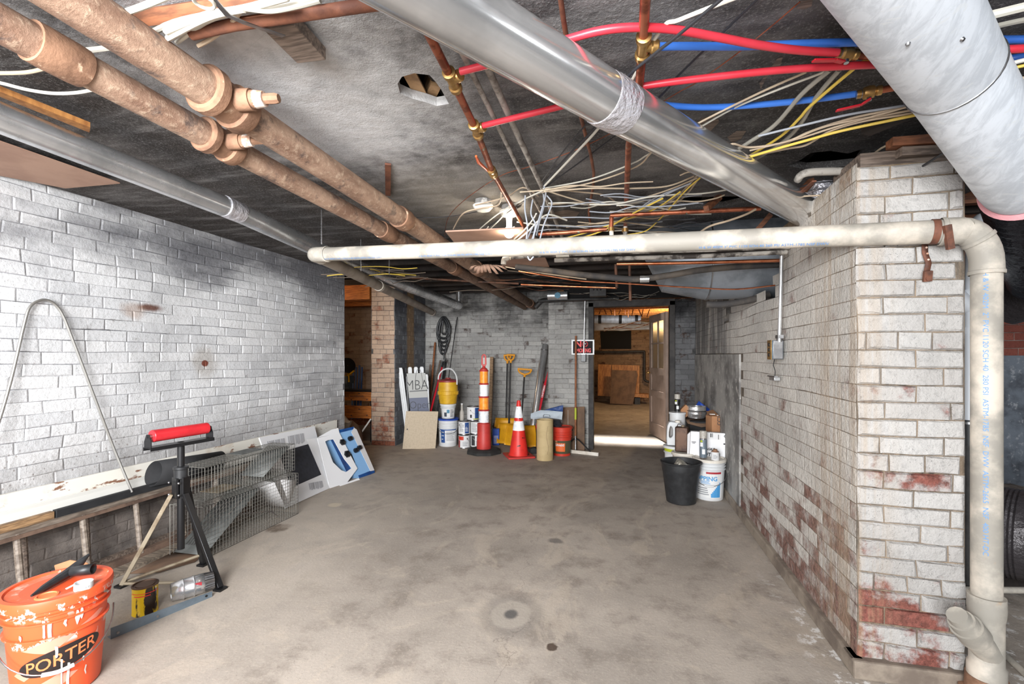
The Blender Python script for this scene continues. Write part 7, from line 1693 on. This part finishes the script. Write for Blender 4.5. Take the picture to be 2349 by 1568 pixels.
# CC2 carton and its support
zc0 = W(1645, 1012, Y=5.0).z
mb = MB(); mb.bb((.70, 4.86, 0), (.905, 5.2, zc0)); tag(obj('storage_crate', mb, 'black_matte', bevel=.004), 'dark crate carrying the brown carton by the right wall', 'crate')
t = thing('brown_carton', 'brown cardboard carton marked CC2 on top of the pile by the right wall', 'carton', (.78, 5.0, zc0))
a = W(1633, 955, Y=4.9); b_ = W(1678, 958, Y=4.9); zt = a.z + .0
x0_, x1_ = a.x, min(b_.x, .912)
mb = MB(); mb.bb((x0_, 4.9, zc0), (x1_, 5.2, zt)); obj('box_body', mb, 'cardboard', t, world=True, bevel=.002, smooth=False)
sl = W(1620, 950, Y=4.99).x
mb = MB(); mb.add([(x0_, 4.899, zc0), (x0_, 4.899, zt), (x0_ - .035, 5.02, zt), (x0_ - .035, 5.02, zc0)], [(0, 1, 2, 3)]); mb.add([(x0_, 4.899, zt + .001), (x1_, 4.899, zt + .001), (x1_ - .02, 5.15, zt + .04), (x0_ - .03, 5.05, zt + .03)], [(0, 1, 2, 3)]); obj('flap', mb, 'cardboard', t, world=True, solid=.003, smooth=False)
cc = W(1650, 965, Y=4.895); text('CC2', .045, lambda x, y: cc + Vector((-y, -.0008, x)), 'ink_dark', t, world=True, bold=.001)
mb = MB(); mb.bb((x0_ + .05, 4.93, zt + .004), (x1_ - .01, 4.95, zt + .012)); mb.bb((x0_ - .01, 4.96, zt + .01), (x0_ + .04, 5.0, zt + .018)); obj('white_label', mb, 'label_white', t, world=True)
q = W(1669, 970, Y=4.894); mb = MB(); mb.ring([(-.015, -.02), (.015, -.02), (.015, .02), (-.015, .02)], [(-.012, -.017), (.012, -.017), (.012, .017), (-.012, .017)], .001, Matrix.Translation(q)); obj('print', mb, 'ink_dark', t, world=True)

# ================================================================ right wall fittings
xw = XR - .02
t = thing('electrical_conduit', 'vertical steel conduit with a switch box on the right wall', 'conduit', W(1788, 700, X=xw - .02))
mb = MB(); mb.tube([W(1793, 575, X=xw - .02), W(1790, 700, X=xw - .02), W(1788, 772, X=xw - .02)], .0105, 14); obj('conduit', mb, 'galv_shiny', t, world=True)
pbx = W(1779, 802, X=xw - .03); mb = MB(); mb.box((xw - .03, pbx.y, pbx.z), (.06, .085, .11)); bx_ = obj('switch_box', mb, 'steel_blue', t, world=True, bevel=.004)
mb = MB(); mb.box((xw - .03, pbx.y - .045, pbx.z), (.05, .006, .105)); MT['steel_blue']; obj('side_plate', mb, 'steel', bx_, world=True, bevel=.001)
mb = MB(); mb.box((xw - .063, pbx.y, pbx.z), (.004, .075, .115)); pl_ = obj('cover_plate', mb, 'brass', bx_, world=True, bevel=.001)
for dz in (-.03, 0, .03):
    mb = MB(); mb.cyl((xw - .065, pbx.y, pbx.z + dz), (xw - .069, pbx.y, pbx.z + dz), .010, .010, 12); obj('outlet_slot', mb, 'black_plastic', pl_, world=True)
mb = MB(); q = W(1788, 772, X=xw - .02); mb.box(q, (.03, .05, .02)); mb.cyl(q + Vector((0, 0, -.03)), q, .016, .016, 12); obj('connector', mb, 'steel', t, world=True)
q1 = W(1777, 824, X=xw - .02); q2 = W(1777, 868, X=xw - .015); t = thing('door_chime_plug', 'small metal clip hanging by a wire under the switch box', 'clip', q2)
mb = MB(); mb.tube([q1, q1.lerp(q2, .3) + Vector((-.004, .01, 0)), q1.lerp(q2, .6) + Vector((0, -.01, 0)), q2], .0025, 6, smooth=4); obj('wire', mb, 'black_plastic', t, world=True)
mb = MB(); mb.box(q2, (.035, .1, .022)); obj('body', mb, 'galv_shiny', t, world=True, bevel=.003); mb = MB(); mb.box(q2 + Vector((-.012, 0, .014)), (.02, .14, .008)); obj('cross_bar', mb, 'steel', t, world=True)
# beams over the pillar and plank pieces in the ceiling corner
mb = MB(); mb.bb((.96, 2.24, 2.075), (1.9, 2.5, 2.14)); tag(obj('timber_sill', mb, 'old_wood', smooth=False), 'dark timber lying on top of the brick pillar', 'beam')
for i, (a, b, w_, h_, m, l_) in enumerate([((1680, 290), (1860, 262), .04, .06, 'soot_wood', ''), ]): pass
p, q = W(1990, 330, Z=2.2), W(2150, 300, Z=2.2); 
for i, (x0_, y0_, x1_, y1_, z, m, l_) in enumerate([(2040, 330, 2150, 322, 2.16, 'beam_brown', 'rough brown plank above the pillar beside the wide duct'), (2060, 352, 2150, 348, 2.12, 'old_wood', 'grey plank end above the pillar under the brown plank'), (1985, 300, 2075, 262, 2.2, 'soot_wood', 'sooty plank slanting above the pillar')]):
    mb = MB(); mb.beam(W(x0_, y0_, Z=z), W(x1_, y1_, Z=z), .05, .035); tag(obj('wooden_plank', mb, m, smooth=False), l_, 'plank')
for i, (x0_, y0_, x1_, y1_, l_) in enumerate([(1735, 530, 1768, 492, 'slanting brown brace left of the duct end above the drain'), (1620, 478, 1650, 452, 'short wood brace in the dark ceiling opening'), (1830, 450, 1862, 415, 'brown brace behind the foil riser')]):
    mb = MB(); mb.beam(W(x0_, y0_, Z=2.12), W(x1_, y1_, Z=2.22), .03, .03); tag(obj('wooden_brace', mb, 'beam_brown', smooth=False), l_, 'brace')

# ================================================================ space right of the pillar
t = thing('vent_pipe', 'thin white plastic pipe behind the brick pillar', 'pipe', W(2222, 960, Y=2.9))
a, b = W(2230, 560, Y=2.95), W(2222, 962, Y=2.95); mb = MB(); mb.tube([a, b], .026, 20); obj('pipe_run', mb, 'pvc_white', t, world=True)
for y in (672, 758):
    mb = MB(); q = a.lerp(b, (y - 560) / 402); mb.tube([q + Vector((0, 0, .018)), q - Vector((0, 0, .018))], .032, 20); obj('coupling', mb, 'pvc_white', t, world=True)
q = a.lerp(b, .33); mb = MB(); mb.tube([q + Vector((-.0, 0, -.03)), q + Vector((-.07, .0, .04)), q + Vector((-.13, 0, .12))], .04, 18); obj('branch', mb, 'pvc_white', t, world=True)
mb = MB(); mb.tube([a + Vector((0, 0, 0)), a + Vector((-.0, 0, .05)), a + Vector((.05, .02, .13)), a + Vector((.18, .02, .16))], .034, 18, smooth=3); obj('bend', mb, 'pvc_white', t, world=True)
t = thing('soil_stack', 'rusty black iron stack standing behind the white riser', 'pipe', (b.x, b.y, 0))
mb = MB(); mb.tube([(b.x, b.y, .0), (b.x, b.y, b.z - .02)], .042, 20); obj('pipe_run', mb, 'black_iron', t, world=True); mb = MB(); mb.tube([(b.x, b.y, b.z - .13), (b.x, b.y, b.z)], .048, 20); obj('rubber_coupling', mb, 'black_plastic', t, world=True)
mb = MB(); mb.tube([(b.x, b.y, b.z - .02), (b.x, b.y, b.z - .008)], .05, 20); obj('clamp', mb, 'steel', t, world=True)
# big flexible duct on the floor
P = [W(x, y, Y=Y) for x, y, Y in [(2200, 1270, 3.35), (2260, 1250, 3.3), (2349, 1225, 3.2), (2480, 1200, 3.1), (2700, 1180, 3.0)]]
for q in P: q.z = .30
t = thing('flexible_duct', 'fat black wrapped flexible duct lying behind the white riser', 'duct', (P[2].x, P[2].y, .04))
pts = []; rs = []
for i in range(len(P) - 1):
    for k in range(16): pts.append(P[i].lerp(P[i + 1], k / 16)); rs.append(.245 + (.006 if k % 2 else 0))
mb = MB(); mb.tube(pts, rs, 40); obj('duct_run', mb, 'flex_grey', t, world=True)
mb = MB(); mb.bb((P[1].x, 3.2, 0), (P[3].x, 3.4, .056)); obj('support', mb, 'soot_wood', t, world=True)
P = [W(2300, 690, Y=3.6), W(2349, 670, Y=3.5), W(2450, 640, Y=3.3)]
mb = MB(); mb.tube(P, [.16, .17, .17], 36); tag(obj('flexible_duct', mb, 'flex_grey'), 'round dark duct end in the space right of the white riser', 'duct')
mb = MB(); mb.tube([W(2150, 1350, Y=2.9), W(2250, 1352, Y=2.9), W(2430, 1354, Y=2.9)], .016, 14); tag(obj('floor_pipe', mb, 'pvc'), 'thin cream pipe lying across the floor behind the pillar', 'pipe')
mb = MB(); mb.tube([G(2285, 1490) + Vector((0, 0, .014)), G(2360, 1560) + Vector((0, 0, .014))], .013, 12); tag(obj('floor_pipe', mb, 'pvc'), 'thin cream pipe on the floor beside the cast iron hub', 'pipe')
mb = MB(); mb.box(W(2335, 1128, Y=3.9), (.14, .2, .06), None, .3); tag(obj('broken_brick', mb, 'brick_red', smooth=False), 'broken brick on the fat flexible duct', 'brick')
for i, (y, m) in enumerate([(585, 'copper_grime'), (600, 'beam_brown'), (612, 'soot_wood')]):
    mb = MB(); mb.beam(W(2255, y, Y=4.0), W(2420, y - 8, Y=4.0), .03, .03); tag(obj('joist_strip', mb, m, smooth=False), ['upper', 'middle', 'lower'][i] + ' strip of wood under the joists right of the white riser', 'strip')
